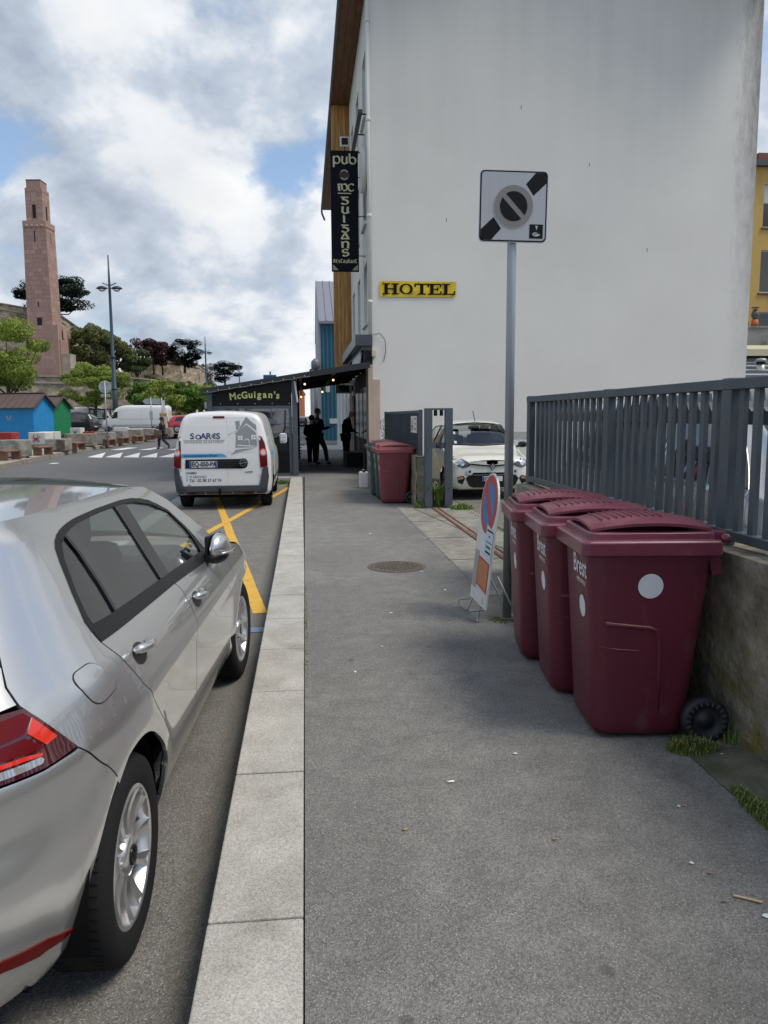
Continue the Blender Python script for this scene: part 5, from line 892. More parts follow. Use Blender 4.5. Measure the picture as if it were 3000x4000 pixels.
def wsc(u, v):
    k = min(int(u*4), 3); q = pill(k).lerp(pill(k+1), u*4-k); e = GS(q.x, q.y); x = 2*v-1; return (x*e.x, e.y + .32*(1-x*x)*(.25+.75*u), e.z + .05*(1-x*x)*(1-u) - .012*u*(1-x*x))
ws.grid(wsc, 16, 16); ws.build('windscreen', M_gls, G_)
bo = MB()
def bon(u, v):
    y = 2.88 + u*(4.12-2.88); z = .985 - .205*u - .02*u*u; e = GS(min(y, 4.25), max(z, .76)); x = 2*v-1; return (x*e.x*.995, e.y + (.28*(1-x*x) if u > .0 else .28*(1-x*x)), z - .0 + .035*(1-x*x))
bo.grid(bon, 16, 16); bo.build('bonnet', M_sil, G_)
fl_ = MB(); fl_.box(-.7,.7,.35,4.0,.20,.26); fl_.build('floor_pan', M_under, G_)
# cabin
for x in (-.36, .36):
    for y, nm in ((2.05,'front_seat'),(1.12,'rear_seat')):
        o_ = MB().obox((x,y,.52),(.50,.52,.22)).build(nm, M_seat, G_, bevel=.05); MB().obox((x,y-.30,.86),(.48,.16,.66), rx=.22).build('backrest', M_seat, o_, bevel=.06); MB().obox((x,y-.40,1.26),(.27,.11,.2), rx=.1).build('headrest', M_seat, o_, bevel=.05)
MB().obox((0,2.72,.80),(1.3,.5,.34)).build('dashboard', M_trim, G_, bevel=.08); MB().tube([(-.36+.19*math.cos(a*.4), 2.38, .93+.19*math.sin(a*.4)) for a in range(16)], .016, 8, closed=True).build('steering_wheel', M_trim, G_)
MB().obox((.0,1.0,.62),(1.2,.06,.5)).build('rear_bulkhead', M_seat, G_) if False else None
lin = MB(); lin.grid(lambda u, v: (lambda p: (p[0]*.97, p[1], p[2]-.03))(roof_(u, v)), 8, 8); lin.build('headlining', M_head, G_)
MB().box(-.60,.60,.35,.9,.85,.87).build('parcel_shelf', M_seat, G_)
# handles, fuel flap, mirrors
def on(s_, z_, d=0): return GS(s_, z_) + gnorm(s_, z_)*d
def handle(s0, z0):
    hm = MB(); pts = []; 
    for i in range(13):
        u = i/12; s_ = s0 + .185*u; d = .012 + .028*math.sin(math.pi*min(1, u*1.15))**.6 if u < .87 else .012; pts.append(on(s_, z0 - .008*u - .010*math.sin(math.pi*u) + .006, d))
    hm.tube(pts, [.010]+[.016]*11+[.011], 10); a = hm.mesh(); cup = MB(); n_ = 14; c0 = on(s0+.07, z0-.006, .0015)
    cup.add([on(s0+.07+.070*math.cos(2*math.pi*k/n_), z0-.014+.034*math.sin(2*math.pi*k/n_), .0012) for k in range(n_)], [tuple(range(n_))]); return a, cup.mesh()
for s0, z0, nm in ((.90,.932,'door_handle'),(1.83,.896,'door_handle')):
    a, cme = handle(s0, z0); hs = both(nm, a, M_sil)
    for h_, q in zip(hs, (cme, mirror_me(cme))): link('handle_recess', q, mat('recess', (.06,.06,.062), .4, metal=.6), h_)
fq = [Vector(p) for p in ((.476,.984),(.628,.989),(.708,.896),(.542,.882))]; fc, fz = .588, .938; fpts = []
for i in range(4):
    p0, p1, p2 = fq[i-1], fq[i], fq[(i+1) % 4]; a0, a1 = p1.lerp(p0, .34), p1.lerp(p2, .34)
    for k in range(7): t = k/6; fpts.append(tuple(a0*(1-t)**2 + p1*2*t*(1-t) + a1*t*t))
lo_ = panel([(fc+(a-fc)*1.035, fz+(e-fz)*1.055) for a, e in fpts], .0008, 0); link('fuel_flap_gap', lo_, M_trim, G_); link('fuel_flap', panel(fpts, .0022, .002), M_sil, G_)
for s_ in (1, -1):                                # mirrors folded in against the side windows
    mm = MB(); mm.ball((0,0,0), (.054,.108,.072), 22, 16)
    for i, (x, y, z) in enumerate(mm.v): mm.v[i] = (x*(1.0 if x > 0 else .45), y*(1 - .25*z/.083), z - .10*y)
    dn = MB(); dn.v = list(mm.v); dn.f = list(mm.f); dn.sm = list(mm.sm); Mx = Matrix.Translation((s_*.885,2.45,1.03)) @ Matrix.Scale(s_, 4, (1,0,0)) @ Matrix.Rotation(-.22,4,'Z')
    mm.xf(Mx); o_ = mm.build('door_mirror', M_sil, G_, fix=True)
    lo_ = MB(); lo_.ball((0,0,0), (.052,.102,.042), 20, 10); lo_.xf(Mx @ Matrix.Translation((-.004,-.01,-.045))); lo_.build('mirror_underside', M_trim, o_, fix=True)
    fr_ = MB(); fr_.obox((-.028,-.005,.0),(.014,.2,.13)); fr_.xf(Mx); fr_.build('mirror_frame', M_trim, o_, bevel=.006, fix=True); fr_ = MB(); fr_.obox((-.037,-.005,.0),(.004,.17,.1)); fr_.xf(Mx); fr_.build('mirror_glass', M_chr, o_, fix=True)
    MB().bar((s_*.87,2.52,.985),(s_*.78,2.52,.965), .07, .05).build('mirror_stalk', M_trim, o_); q = MB(); q.tube([(.055,-.1,-.02),(.068,0,-.025),(.05,.1,-.03)], .006, 6); q.xf(Mx); q.build('indicator', M_clear, o_, fix=True)
# wheels
def wheel_geo(par, x, y, s_, rr=.316, rimr=.213, w=.2, spokes=10, steer=0, zc=None, badge=True, name='wheel', wm=None):
    z = zc or rr; wt = bpy.data.objects.new(name, None); C.objects.link(wt); wt.parent = par; wt.location = (x, y, z); wt.rotation_euler = (0, 0, steer + (0 if s_ > 0 else math.pi)); wt.empty_display_size = .1
    pr = [(rimr,-.004),(rimr+.012,.003),(rr-.045,.012),(rr-.012,.0),(rr-.001,-.022),(rr,-.05),(rr,-w+.03),(rr-.02,-w+.005),(rimr,-w)]
    MB().lathe(pr, n=48, axis='x', caps=False).build('tyre', M_rub, wt)
    tr_ = MB()
    for k in range(60):
        a = 2*math.pi*k/60
        for sh_ in (-.036, -.15): tr_.add([(sh_ + dx, (rr+.0015)*math.cos(a+da), (rr+.0015)*math.sin(a+da)) for dx, da in ((-.022,0),(.022,.012),(.022,.022),(-.022,.01))], [(0,1,2,3)])
    tr_.build('tread_grooves', M_under, wt, kind='stuff')
    ri = MB().lathe([(rimr+.004,-.002),(rimr-.006,.004),(rimr-.014,-.004),(rimr-.018,-.05),(rimr-.03,-.14)], n=48, axis='x', caps=False).build('rim', M_alu, wt)
    MB().lathe([(.0001,-.13),(rimr-.03,-.13)], n=32, axis='x', caps=False).build('brake_disc', mat('brake_steel', (.22,.21,.20), .45, metal=.8), ri)
    hb = MB().lathe([(.07,-.06),(.062,-.012),(.045,-.006),(.034,-.004)], n=24, axis='x').build('hub', M_alu, ri)
    for k in range(spokes):
        d_ = 1 if k % 2 else -1; a = 2*math.pi*k/spokes - d_*.05; sp_ = MB(); pts_ = []
        for t in range(8):
            u = t/7; r_ = .04 + u*(rimr-.05); aa = a + d_*.10*u; xo = -.012 + .014*u - .016*math.sin(math.pi*u); hw = .0085 + .0165*u**1.3
            c0 = Vector((xo, r_*math.cos(aa), r_*math.sin(aa))); tn = Vector((0,-math.sin(aa),math.cos(aa))); pts_ += [c0 - tn*hw + Vector((-.03,0,0)), c0 - tn*hw, c0 - tn*hw*.1*d_ + Vector((-.007,0,0)), c0 + tn*hw, c0 + tn*hw + Vector((-.03,0,0))]
        sp_.add(pts_, [(5*i+j, 5*i+j+1, 5*i+j+6, 5*i+j+5) for i in range(7) for j in range(4)]); sp_.build('spoke', M_alu, ri)
    if badge:
        MB().lathe([(.033,-.003),(.033,.001),(.030,.002)], n=24, axis='x').build('hub_cap', M_gbl, hb); q = MB(); pen(q, [arc(0,0,.027,.027,0,360,24)], (.0035,0,0), (0,1,0), (0,0,1), .004, 1); pen(q, [[(-.014,.02),(-.004,-.002),(0,.006),(.004,-.002),(.014,.02)], [(-.022,.006),(-.011,-.021),(0,.0),(.011,-.021),(.022,.006)]], (.0038,0,0), (0,1,0), (0,0,1), .004, 1); q.build('emblem', M_chr, hb)
    for k in range(5): a = 2*math.pi*(k+.5)/5 + .1; MB().lathe([(.009,-.03),(.009,-.012)], (0,.052*math.cos(a),.052*math.sin(a)), 8, 'x').build('wheel_bolt', M_trim, hb)
    return wt
for y, st in ((.79,0),(3.41,-.05)):
    for s_ in (1, -1): w_ = wheel_geo(G_, s_*.858, y, s_, steer=st); 
for y in (.79, 3.41):
    for s_ in (1, -1):
        li = MB(); li.grid(lambda u, v: (s_*(.84-.30*v), y + (AR+.002)*math.cos(math.pi*(-.06+1.12*u)), .316 + (AR+.002)*math.sin(math.pi*(-.06+1.12*u))), 24, 2); li.build('arch_liner', M_under, G_); MB().box(min(s_*.55,s_*.57),max(s_*.55,s_*.57),y-.36,y+.36,.2,.68).build('arch_back', M_under, G_)
# ---------------------------------------------------------------- other vehicles (lofted shells, features laid on by ray casting)
from mathutils.bvhtree import BVHTree
def catmull(P_, k=4):
    out_ = []; n = len(P_)
    for i in range(n-1):
        p0, p1, p2, p3 = Vector(P_[max(i-1,0)]), Vector(P_[i]), Vector(P_[i+1]), Vector(P_[min(i+2,n-1)])
        for j in range(k):
            t = j/k; out_.append(.5*((2*p1)+(p2-p0)*t+(2*p0-5*p1+4*p2-p3)*t*t+(3*p1-p0-3*p2+p3)*t**3))
    return out_ + [Vector(P_[-1])]
def shell(st, ny=60, slant=None, arches=(), k=4, arch_r=.34, wz=.3):
    """st rows: y, zb, wl, wm, zm, zbelt, wbelt, zr, wr, zc  -> MB of the whole body"""
    cols = list(zip(*st)); F_ = [pch(list(cols[0]), list(c_)) for c_ in cols[1:]]; y0, y1 = st[0][0], st[-1][0]; ys = sorted({y0 + (y1-y0)*i/ny for i in range(ny+1)} | {r_[0] for r_ in st}); rings = []
    for y in ys:
        zb, wl, wm, zm, zbe, wbe, zr, wr, zc = [f(y) for f in F_]
        half = catmull([(wl*.8,zb),(wl,zb+.06),(wm,zm),(wbe,zbe),((wbe+wr)/2+.02,(zbe+zr)/2),(wr,zr),(wr*.72,zr+(zc-zr)*.75),(0,zc)], k)
        pts_ = []
        for p in half:
            pts_.append((p.x, y, p.y))
        rings.append([(x, a, z) for x, a, z in pts_] + [(-x, a, z) for x, a, z in pts_[-2::-1]])
    m = MB(); n = len(rings[0]); m.v = [p for r_ in rings for p in r_]
    for i in range(len(rings)-1):
        for j in range(n-1): m.f.append((i*n+j, i*n+j+1, (i+1)*n+j+1, (i+1)*n+j)); m.sm.append(True)
        m.f.append((i*n+n-1, i*n, (i+1)*n, (i+1)*n+n-1)); m.sm.append(False)
    for i, rv in ((0, 1), (len(rings)-1, 0)):
        c0 = len(m.v); r_ = rings[i]; ins = [[(p[0]*q, p[1], .75*(1-q) + p[2]*q) for p in r_] for q in (.66, .33, .0)]
        ins[-1] = ins[-1]; prev = i*n
        for lv in ins[:2]:
            b0 = len(m.v); m.v += lv
            for j in range(n): q = (prev+j, prev+(j+1) % n, b0+(j+1) % n, b0+j); m.f.append(q if not rv else q[::-1]); m.sm.append(True)
            prev = b0
        b0 = len(m.v); m.v.append((0, r_[0][1], .75))
        for j in range(n): q = (prev+j, prev+(j+1) % n, b0); m.f.append(q if not rv else q[::-1]); m.sm.append(True)
    if slant: m.v = [(x, y + slant(z, y), z) for x, y, z in m.v]
    return m
def inside(p, poly):
    x, y = p; c_ = False; j = len(poly)-1
    for i in range(len(poly)):
        if (poly[i][1] > y) != (poly[j][1] > y) and x < (poly[j][0]-poly[i][0])*(y-poly[i][1])/(poly[j][1]-poly[i][1])+poly[i][0]: c_ = not c_
        j = i
    return c_
AX = {'rear': (Vector((0,1,0)), lambda u, w: Vector((u,-3,w))), 'front': (Vector((0,1,0)), lambda u, w: Vector((u,-3,w))), 'right': (Vector((-1,0,0)), lambda u, w: Vector((3,u,w))), 'left': (Vector((1,0,0)), lambda u, w: Vector((-3,u,w))), 'top': (Vector((0,0,-1)), lambda u, w: Vector((u,w,5)))}
def cut(m, poly, side, cond):
    keep = []; ks = []
    for f, s_ in zip(m.f, m.sm):
        c_ = sum((Vector(m.v[i]) for i in f), Vector())/len(f); uv = {'rear': (c_.x,c_.z), 'front': (c_.x,c_.z), 'right': (c_.y,c_.z), 'left': (c_.y,c_.z), 'top': (c_.x,c_.y)}[side]
        if cond(c_) and inside(uv, poly): continue
        keep.append(f); ks.append(s_)
    m.f, m.sm = keep, ks
def bvh_of(m): return BVHTree.FromPolygons([Vector(v) for v in m.v], m.f)
def patch(bv, name, poly, side, mt, par, off=.004, step=.06, rim=.006, sm=True):
    d, org = AX[side]; bm = bmesh.new(); bm.faces.new([bm.verts.new((p[0], 0, p[1])) for p in poly])
    for i, ax in ((0,(1,0,0)), (2,(0,0,1))):
        c_ = [p[0 if i == 0 else 1] for p in poly]; k = math.ceil(min(c_)/step)
        while k*step < max(c_):
            co = [0,0,0]; co[i] = k*step; bmesh.ops.bisect_plane(bm, geom=bm.verts[:]+bm.edges[:]+bm.faces[:], plane_co=co, plane_no=ax, dist=1e-6); k += 1
    bmesh.ops.triangulate(bm, faces=[f for f in bm.faces if len(f.verts) > 4]); bmesh.ops.remove_doubles(bm, verts=bm.verts, dist=1e-5); be = [e for e in bm.edges if e.is_boundary]; last = None; hit = {}
    for v in bm.verts:
        h = bv.ray_cast(org(v.co.x, v.co.z), d)
        hit[v] = h[0]
    good = [h for h in hit.values() if h is not None]
    for v in bm.verts:
        h = hit[v]
        if h is None:
            u, w = v.co.x, v.co.z; q = min(good, key=lambda g2: (org(u, w)-g2 - d*((org(u, w)-g2).dot(d))).length) if good else org(u, w); o_ = org(u, w); h = o_ + d*((q-o_).dot(d))
        v.co = h - d*off
    if rim:
        r2 = bmesh.ops.extrude_edge_only(bm, edges=be)
        for g2 in r2['geom']:
            if isinstance(g2, bmesh.types.BMVert): g2.co += d*(rim+off)
    bmesh.ops.recalc_face_normals(bm, faces=bm.faces)
    if sum(f.normal.dot(-d)*f.calc_area() for f in bm.faces) < 0: bmesh.ops.reverse_faces(bm, faces=bm.faces)
    for f in bm.faces: f.smooth = sm
    for e in bm.edges:
        if len(e.link_faces) == 2 and e.calc_face_angle(0) > .7: e.smooth = False
    me = bpy.data.meshes.new(name); bm.to_mesh(me); bm.free(); return link(name, me, mt, par)
def rect(u0, u1, w0, w1): return [(u0,w0),(u1,w0),(u1,w1),(u0,w1)]
def circ(u, w, r_, n=20, e=1): return [(u+r_*math.cos(6.2832*i/n), w+r_*e*math.sin(6.2832*i/n)) for i in range(n)]
def mirx(poly): return [(-a, e) for a, e in poly][::-1]
def outline(bv, name, poly, side, r_, mt, par, off=.0, n=6):
    d, org = AX[side]; pts_ = []
    for i in range(len(poly)):
        a, b_ = Vector(poly[i]), Vector(poly[(i+1) % len(poly)]); k = max(1, int((b_-a).length/.12))
        for j in range(k):
            p = a.lerp(b_, j/k); h = bv.ray_cast(org(p.x, p.y), d)[0]
            if h: pts_.append(h - d*off)
    return MB().tube(pts_, r_, n, closed=True).build(name, mt, par)
def simple_wheel(par, x, y, s_, rr, rimr, m_rim, steer=0, w=.19):
    wt = MB().lathe([(rimr,-.004),(rr-.04,.010),(rr-.01,-.004),(rr,-.03),(rr,-w+.03),(rr-.02,-w)], n=36, axis='x', caps=False); Mw = Matrix.Translation((x,y,rr)) @ Matrix.Rotation(steer + (0 if s_ > 0 else math.pi),4,'Z'); wt.xf(Mw); o_ = wt.build('tyre', M_rub, par)
    q = MB().lathe([(rimr,-.004),(rimr-.02,.002),(rimr*.5,-.015),(.05,-.006),(.0001,.0)], n=28, axis='x', caps=False); q.xf(Mw); q.build('rim', m_rim, o_)
    q = MB()
    for k in range(7):
        a = 6.2832*k/7; q.obox((.001, rimr*.6*math.cos(a), rimr*.6*math.sin(a)), (.012, .03, .03))
    q.xf(Mw); q.build('rim_holes', M_under, o_, kind='stuff'); return o_
M_vw = mat('van_white', (.70,.70,.685), .32, coat=.6, dirt=(.52,.49,.43), ds=1.2, dt=(.62,.85)); M_bpl = mat('bumper_plastic', (.045,.048,.055), .6, var=.1, vs=6); M_pw = mat('plate_white', (.62,.62,.62), .5); M_pb = mat('plate_blue', (.02,.07,.30), .5); M_dgl = mat('dark_car_glass', (.02,.022,.024), .06, coat=1)
# --- white builder's van, rear to the camera
V = thing('white_van', 'white builder’s van with house artwork and blue stripe parked before the pub terrace', 'van', (-1.515, 14.30, ZR))
st = [(0,.33,.80,.84,.9,1.15,.80,1.60,.66,1.735),(.03,.30,.84,.875,.9,1.15,.825,1.66,.68,1.775),(.12,.27,.86,.885,.9,1.15,.84,1.69,.69,1.80),(1.,.25,.87,.89,.9,1.15,.85,1.71,.70,1.82),(2.3,.25,.87,.89,.9,1.15,.85,1.71,.70,1.82),(2.9,.25,.87,.89,.9,1.14,.85,1.63,.68,1.74),(3.35,.25,.87,.89,.85,1.08,.84,1.28,.66,1.33),(3.6,.25,.87,.885,.8,1.0,.80,1.10,.66,1.13),(4.1,.25,.85,.87,.7,.90,.72,.97,.55,1.0),(4.33,.28,.78,.80,.6,.75,.62,.82,.45,.84),(4.39,.32,.70,.72,.55,.66,.55,.72,.4,.74)]
vm = shell(st, 60, slant=lambda z, y: .075*max(0, (z-.9)/.9)**1.5*max(0, 1-y/1.0)); vb = bvh_of(vm)
for yc in (.68, 3.43):
    for sd in (1, -1): cut(vm, circ(yc, .33, .36, 24), 'right', lambda c_, sd=sd: c_.x*sd > .55)
bw = vm.build('body', M_vw, V)
for yc in (.68, 3.43):
    for sd in (1, -1):
        simple_wheel(V, sd*.845, yc, sd, .315, .20, M_alu2); li = MB(); li.grid(lambda u, v: (sd*(.87-.3*v), yc+.35*math.cos(math.pi*(-.1+1.2*u)), .33+.35*math.sin(math.pi*(-.1+1.2*u))), 20, 2); li.build('arch_liner', M_under, V)
MB().box(-.6,.6,.3,4.1,.2,.32).build('underside', M_under, V)
P2 = lambda nm, po, mt, off=.004, rim=.005, sd='rear', par=V: patch(vb, nm, po, sd, mt, par, off, .07, rim)
def rdoor_(x0, x1, nm, rnd0, rnd1):
    o_ = P2(nm, [(x0+.02*rnd0,.45),(x1-.02*rnd1,.45),(x1,.60),(x1,1.30),(x1-.05*rnd1,1.66),(x1-.12*rnd1,1.70),(x0+.12*rnd0,1.70),(x0+.05*rnd0,1.66),(x0,1.30),(x0,.60)], M_vw, .006, .008); return o_
dl = rdoor_(-.735, .088, 'rear_door', 1.4, 0); dr = rdoor_(.096, .675, 'rear_door', 0, 1.4)
M_pan = mat('van_panel', (.66,.66,.645), .36, coat=.4)
for d_, x0, x1, s0, s1 in ((dl,-.69,.06,1,0),(dr,.125,.63,0,1)):
    P2('pressed_panel', [(x0,1.05),(x1,1.05),(x1,1.45),(x1-.05*s1,1.55),(x0+.05*s0,1.55),(x0,1.45)], M_pan, .0085, .003, par=d_)
P2('brake_light', [(-.14,1.672),(.05,1.672),(.065,1.69),(.05,1.714),(-.14,1.714),(-.155,1.69)], M_red, .012)
for s_, l_ in ((-1, [(-.742,1.35),(-.79,1.33),(-.835,1.22),(-.868,1.0),(-.872,.80),(-.82,.775),(-.748,.772),(-.735,1.0)]), (1, [(.672,1.35),(.72,1.335),(.775,1.22),(.815,1.0),(.818,.80),(.76,.775),(.69,.775),(.675,1.0)])):
    o_ = P2('tail_lamp', l_, M_red, .016, .01); c0 = -.805 if s_ < 0 else .745; P2('lamp_ring', circ(c0,1.05,.068,20,1.05), M_redb, .020, .004, par=o_); P2('lamp_lens', circ(c0,1.05,.045,18,1.05), M_clear, .024, .004, par=o_)
bp = P2('rear_bumper', [(-.872,.79),(-.79,.76),(-.76,.60),(-.72,.44),(.66,.44),(.70,.60),(.73,.76),(.822,.79),(.84,.6),(.80,.34),(.76,.29),(-.80,.29),(-.85,.34),(-.88,.6)], M_bpl, .03, .03)
P2('bumper_lip', [(-.80,.36),(.76,.36),(.74,.29),(-.78,.29)], M_bpl, .045, .03, par=bp)
for x0, x1 in ((-.615,-.485),(.39,.54)): P2('reflector', rect(x0,x1,.288,.315), M_red, .052, .004, par=bp)
for x in (-.68,-.32,.17,.59): P2('sensor', circ(x,.312,.017,12), mat('sensor_grey', (.3,.3,.3), .4), .052, .004, par=bp)
MB().tube([(-.05,-.03,.40),(-.05,-.10,.36),(-.05,-.11,.30),(-.05,-.03,.22)], .022, 8).build('tow_bar', M_under, V); MB().ball((-.05,-.10,.40), .027, 10, 6).build('tow_ball', M_trim, V)
bs = P2('plate_strip', [(-.67,.765),(.36,.755),(.42,.77),(.45,.80),(.455,.90),(.42,.935),(-.66,.93)], M_gbl, .013)
pl_ = P2('number_plate', rect(-.595,-.09,.782,.898), M_pw, .018, par=bs); P2('plate_band', rect(-.593,-.553,.784,.896), M_pb, .021, .002, par=bs); P2('plate_band', rect(-.132,-.092,.784,.896), mat('plate_band_blue', (.10,.16,.42), .5), .021, .002, par=bs)
yb_ = lambda z: vb.ray_cast(Vector((.2,-3,z)), Vector((0,1,0)))[0].y
def vtxt(nm, s, size, x, z, m, off=.012, align='LEFT', bold=0, sx=1, space=1, par=None): q = MB(); sl2 = (yb_(z+.03)-yb_(z-.03))/.06; text_geo(q, s, size, (x, yb_(z)-off, z), (1,0,0), (0,sl2,1), align, bold, 0, sx, 0, space); return q.build(nm, m, par or V)
M_tx = mat('van_grey_text', (.10,.105,.11), .5); M_tb = mat('van_blue_text', (.012,.035,.13), .5); M_tc = mat('van_cyan', (.05,.33,.60), .5)
vtxt('plate_text', 'EQ-050-PA', .118, -.545, .84, M_sk, .0245, bold=.003, sx=.80)
q = MB(); sl2 = (yb_(1.38)-yb_(1.32))/.06                                                   # stylised company name
xx = -.565
for ch, w_, sz in (('S',.098,.15),('O',.098,.118),('A',.108,.15),('R',.108,.15),('€',.088,.125),('S',.10,.15)):
    text_geo(q, ch, sz, (xx, yb_(1.35)-.0128, 1.347 + (0 if sz > .12 else -.012)), (1,0,0), (0,sl2,1), 'LEFT', .0035, 0, 1.08); xx += w_*.93
q.build('company_name', M_tb, V); P2('rule', rect(-.685,.06,1.274,1.280), M_tx, .011, .001); vtxt('text_line', 'ENTREPRISE DE BATIMENT', .058, -.668, 1.242, M_tx, .0125, space=1.12, sx=.93)
P2('blue_stripe', [(-.732,.962),(.077,.968),(.072,.995),(.0,1.032),(-.732,1.032)], M_tc, .0105, .002); vtxt('web_text', 'www.soares-batiment-29.com', .062, -.69, .998, M_tb, .014, bold=.0012, sx=.80)
vtxt('badge_text', 'COMBO', .045, -.663, .683, M_tx, .0125, bold=.002, sx=1.2); vtxt('badge_text', 'ecoFLEX', .04, .39, .69, M_tx, .0125, bold=.002, sx=1.05); vtxt('text_line', 'PLABENNEC', .062, -.602, .612, M_tx, .0125, sx=.93); vtxt('phone_text', 'Tél : 02 98 37 67 74', .078, -.602, .543, M_tx, .0125, bold=.0016, sx=.90)
P2('blue_tick', rect(-.648,-.636,.532,.643), M_tc, .0105, .002); P2('small_mark', rect(-.64,-.57,.455,.462), mat('mark_red', (.4,.04,.04), .5), .0105, .002); vtxt('small_mark_text', 'TRBL', .025, -.64, .474, M_tx, .0125)
bd_ = P2('badge_disc', circ(.376,.858,.085,24), M_gbl, .018); q = MB(); yq = yb_(.858)-.0245; pen(q, [arc(0,0,.058,.058,0,360,28)], (.376,yq,.858), (1,0,0), (0,0,1), .012, 1); pen(q, [[(-.075,-.012),(-.01,-.004),(.012,.006),(.075,.012)]], (.376,yq-.001,.858), (1,0,0), (0,0,1), .016, 1); q.build('badge_mark', M_chr, bd_)
M_hg = mat('van_house_grey', (.24,.26,.26), .5)   # house drawing on the right-hand door
for i, po in enumerate(([(.115,1.36),(.13,1.385),(.19,1.40),(.30,1.46),(.446,1.70),(.55,1.60),(.625,1.545),(.63,1.44),(.56,1.50),(.455,1.585),(.33,1.455),(.18,1.40)], [(.252,1.62),(.325,1.628),(.333,1.54),(.30,1.47),(.27,1.46)], [(.30,1.435),(.45,1.555),(.60,1.43),(.625,1.39),(.63,1.15),(.245,1.14),(.262,1.375),(.24,1.40)], [(.245,1.10),(.40,1.115),(.58,1.125),(.40,1.085),(.30,1.06),(.16,1.02),(.22,1.06)])): P2('house_drawing', po, M_hg, .0108 + .0012*i, .001, par=dr)
for po in (rect(.292,.378,1.276,1.352), rect(.535,.612,1.285,1.365)):
    o_ = P2('drawn_window', po, M_vw, .0155, .001, par=dr)
    cx_ = (po[0][0]+po[1][0])/2; cz2 = (po[0][1]+po[2][1])/2; P2('drawn_bar', rect(cx_-.004,cx_+.004,po[0][1],po[2][1]), M_hg, .0165, .001, par=dr); P2('drawn_bar', rect(po[0][0],po[1][0],cz2-.004,cz2+.004), M_hg, .0167, .001, par=dr)
P2('drawn_door', [(.405,1.27),(.43,1.295),(.465,1.30),(.495,1.285),(.505,1.17),(.497,1.17),(.487,1.27),(.46,1.287),(.43,1.28),(.412,1.262)], M_vw, .0155, .001, par=dr); P2('drawn_step', [(.27,1.175),(.50,1.155),(.62,1.16),(.62,1.17),(.48,1.172),(.30,1.19)], M_vw, .0155, .001, par=dr)
for z in (1.30, .66, .47): MB().box(-.765,-.735,-.02,.03,z-.03,z+.03).build('hinge', M_vw, V); MB().box(.672,.70,-.02,.03,z-.03,z+.03).build('hinge', M_vw, V)
for sd, sn in ((1,'right'),(-1,'left')):
    patch(vb, 'side_door', [(1.3,.40),(2.35,.40),(2.35,1.6),(1.3,1.6)], sn, M_vw, V, .004, .1, .005); o_ = patch(vb, 'front_door', [(2.38,.40),(3.1,.40),(3.32,.9),(3.3,1.10),(2.9,1.55),(2.38,1.6)], sn, M_vw, V, .004, .1, .005); patch(vb, 'door_glass', [(2.45,1.10),(3.25,1.08),(2.92,1.50),(2.45,1.55)], sn, M_dgl, o_, .007, .1, .004)
    patch(vb, 'rubbing_strip', [(.95,.46),(3.05,.46),(3.05,.54),(.95,.54)], sn, M_bpl, V, .012, .15, .01)
    patch(vb, 'side_stripe', [(.15,.97),(1.25,.97),(1.25,1.04),(.15,1.04)], sn, M_tc, V, .003, .1, .002)
    mr = MB(); mr.obox((sd*1.03,2.98,1.22),(.16,.10,.22)); o_ = mr.build('door_mirror', M_vw, V, bevel=.04); MB().obox((sd*1.03,2.925,1.225),(.12,.01,.17)).build('mirror_glass', mat('mirror_glass', (.55,.57,.55), .03, metal=1), o_, bevel=.003); MB().obox((sd*.93,2.99,1.17),(.12,.06,.05)).build('mirror_arm', M_trim, o_)
patch(vb, 'windscreen', [(-.62,3.48),(.62,3.48),(.60,3.0),(-.60,3.0)], 'top', M_dgl, V, .006, .1, .006)
# --- white small hatchback facing the camera in the yard
TW = thing('white_hatchback', 'small pale cream hatchback parked behind the gate, its nose towards the street', 'car', (3.45, 13.98, 0.005))
M_cw = mat('cream_paint', (.70,.70,.62), .25, coat=1)
st = [(0,.22,.62,.66,.42,.60,.62,.70,.52,.725),(.05,.20,.70,.74,.42,.64,.69,.745,.56,.765),(.18,.18,.76,.79,.42,.68,.74,.785,.59,.81),(.4,.18,.78,.81,.45,.74,.76,.82,.60,.85),(.7,.18,.79,.82,.5,.80,.76,.88,.62,.92),(.92,.18,.79,.825,.55,.86,.765,.945,.64,.975),(1.25,.18,.79,.825,.55,.90,.77,1.20,.60,1.255),(1.62,.18,.79,.825,.55,.92,.775,1.385,.545,1.44),(2.1,.18,.79,.825,.55,.93,.775,1.41,.54,1.475),(2.9,.18,.79,.825,.55,.97,.77,1.38,.53,1.44),(3.35,.2,.77,.80,.55,.97,.73,1.24,.52,1.30),(3.6,.25,.72,.74,.5,.9,.66,1.0,.5,1.05),(3.67,.3,.66,.68,.5,.85,.6,.93,.45,.96)]
tm = shell(st, 110, k=6); tbv = bvh_of(tm); wsp = [(-.635,1.0),(-.60,1.12),(-.53,1.49),(0,1.53),(.53,1.49),(.60,1.12),(.635,1.0),(0,.95)]
full = [f for f in tm.f]; cut(tm, [(x*.97, y-.015 if y > 1.3 else y+.02) for x, y in wsp], 'top', lambda c_: c_.z > .9)
for sn, sd in (('right',1),('left',-1)):
    cut(tm, [(1.30,.98),(2.05,1.0),(2.05,1.35),(1.72,1.335),(1.5,1.2)], sn, lambda c_, sd=sd: c_.x*sd > .4); cut(tm, [(2.15,1.01),(2.85,1.05),(3.05,1.2),(2.8,1.32),(2.15,1.35)], sn, lambda c_, sd=sd: c_.x*sd > .4)
    for yc in (.62, 3.0): cut(tm, circ(yc, .29, .32, 24), sn, lambda c_, sd=sd: c_.x*sd > .5)
cut(tm, rect(-.5,.5,1.08,1.34), 'front', lambda c_: c_.y > 3.0)
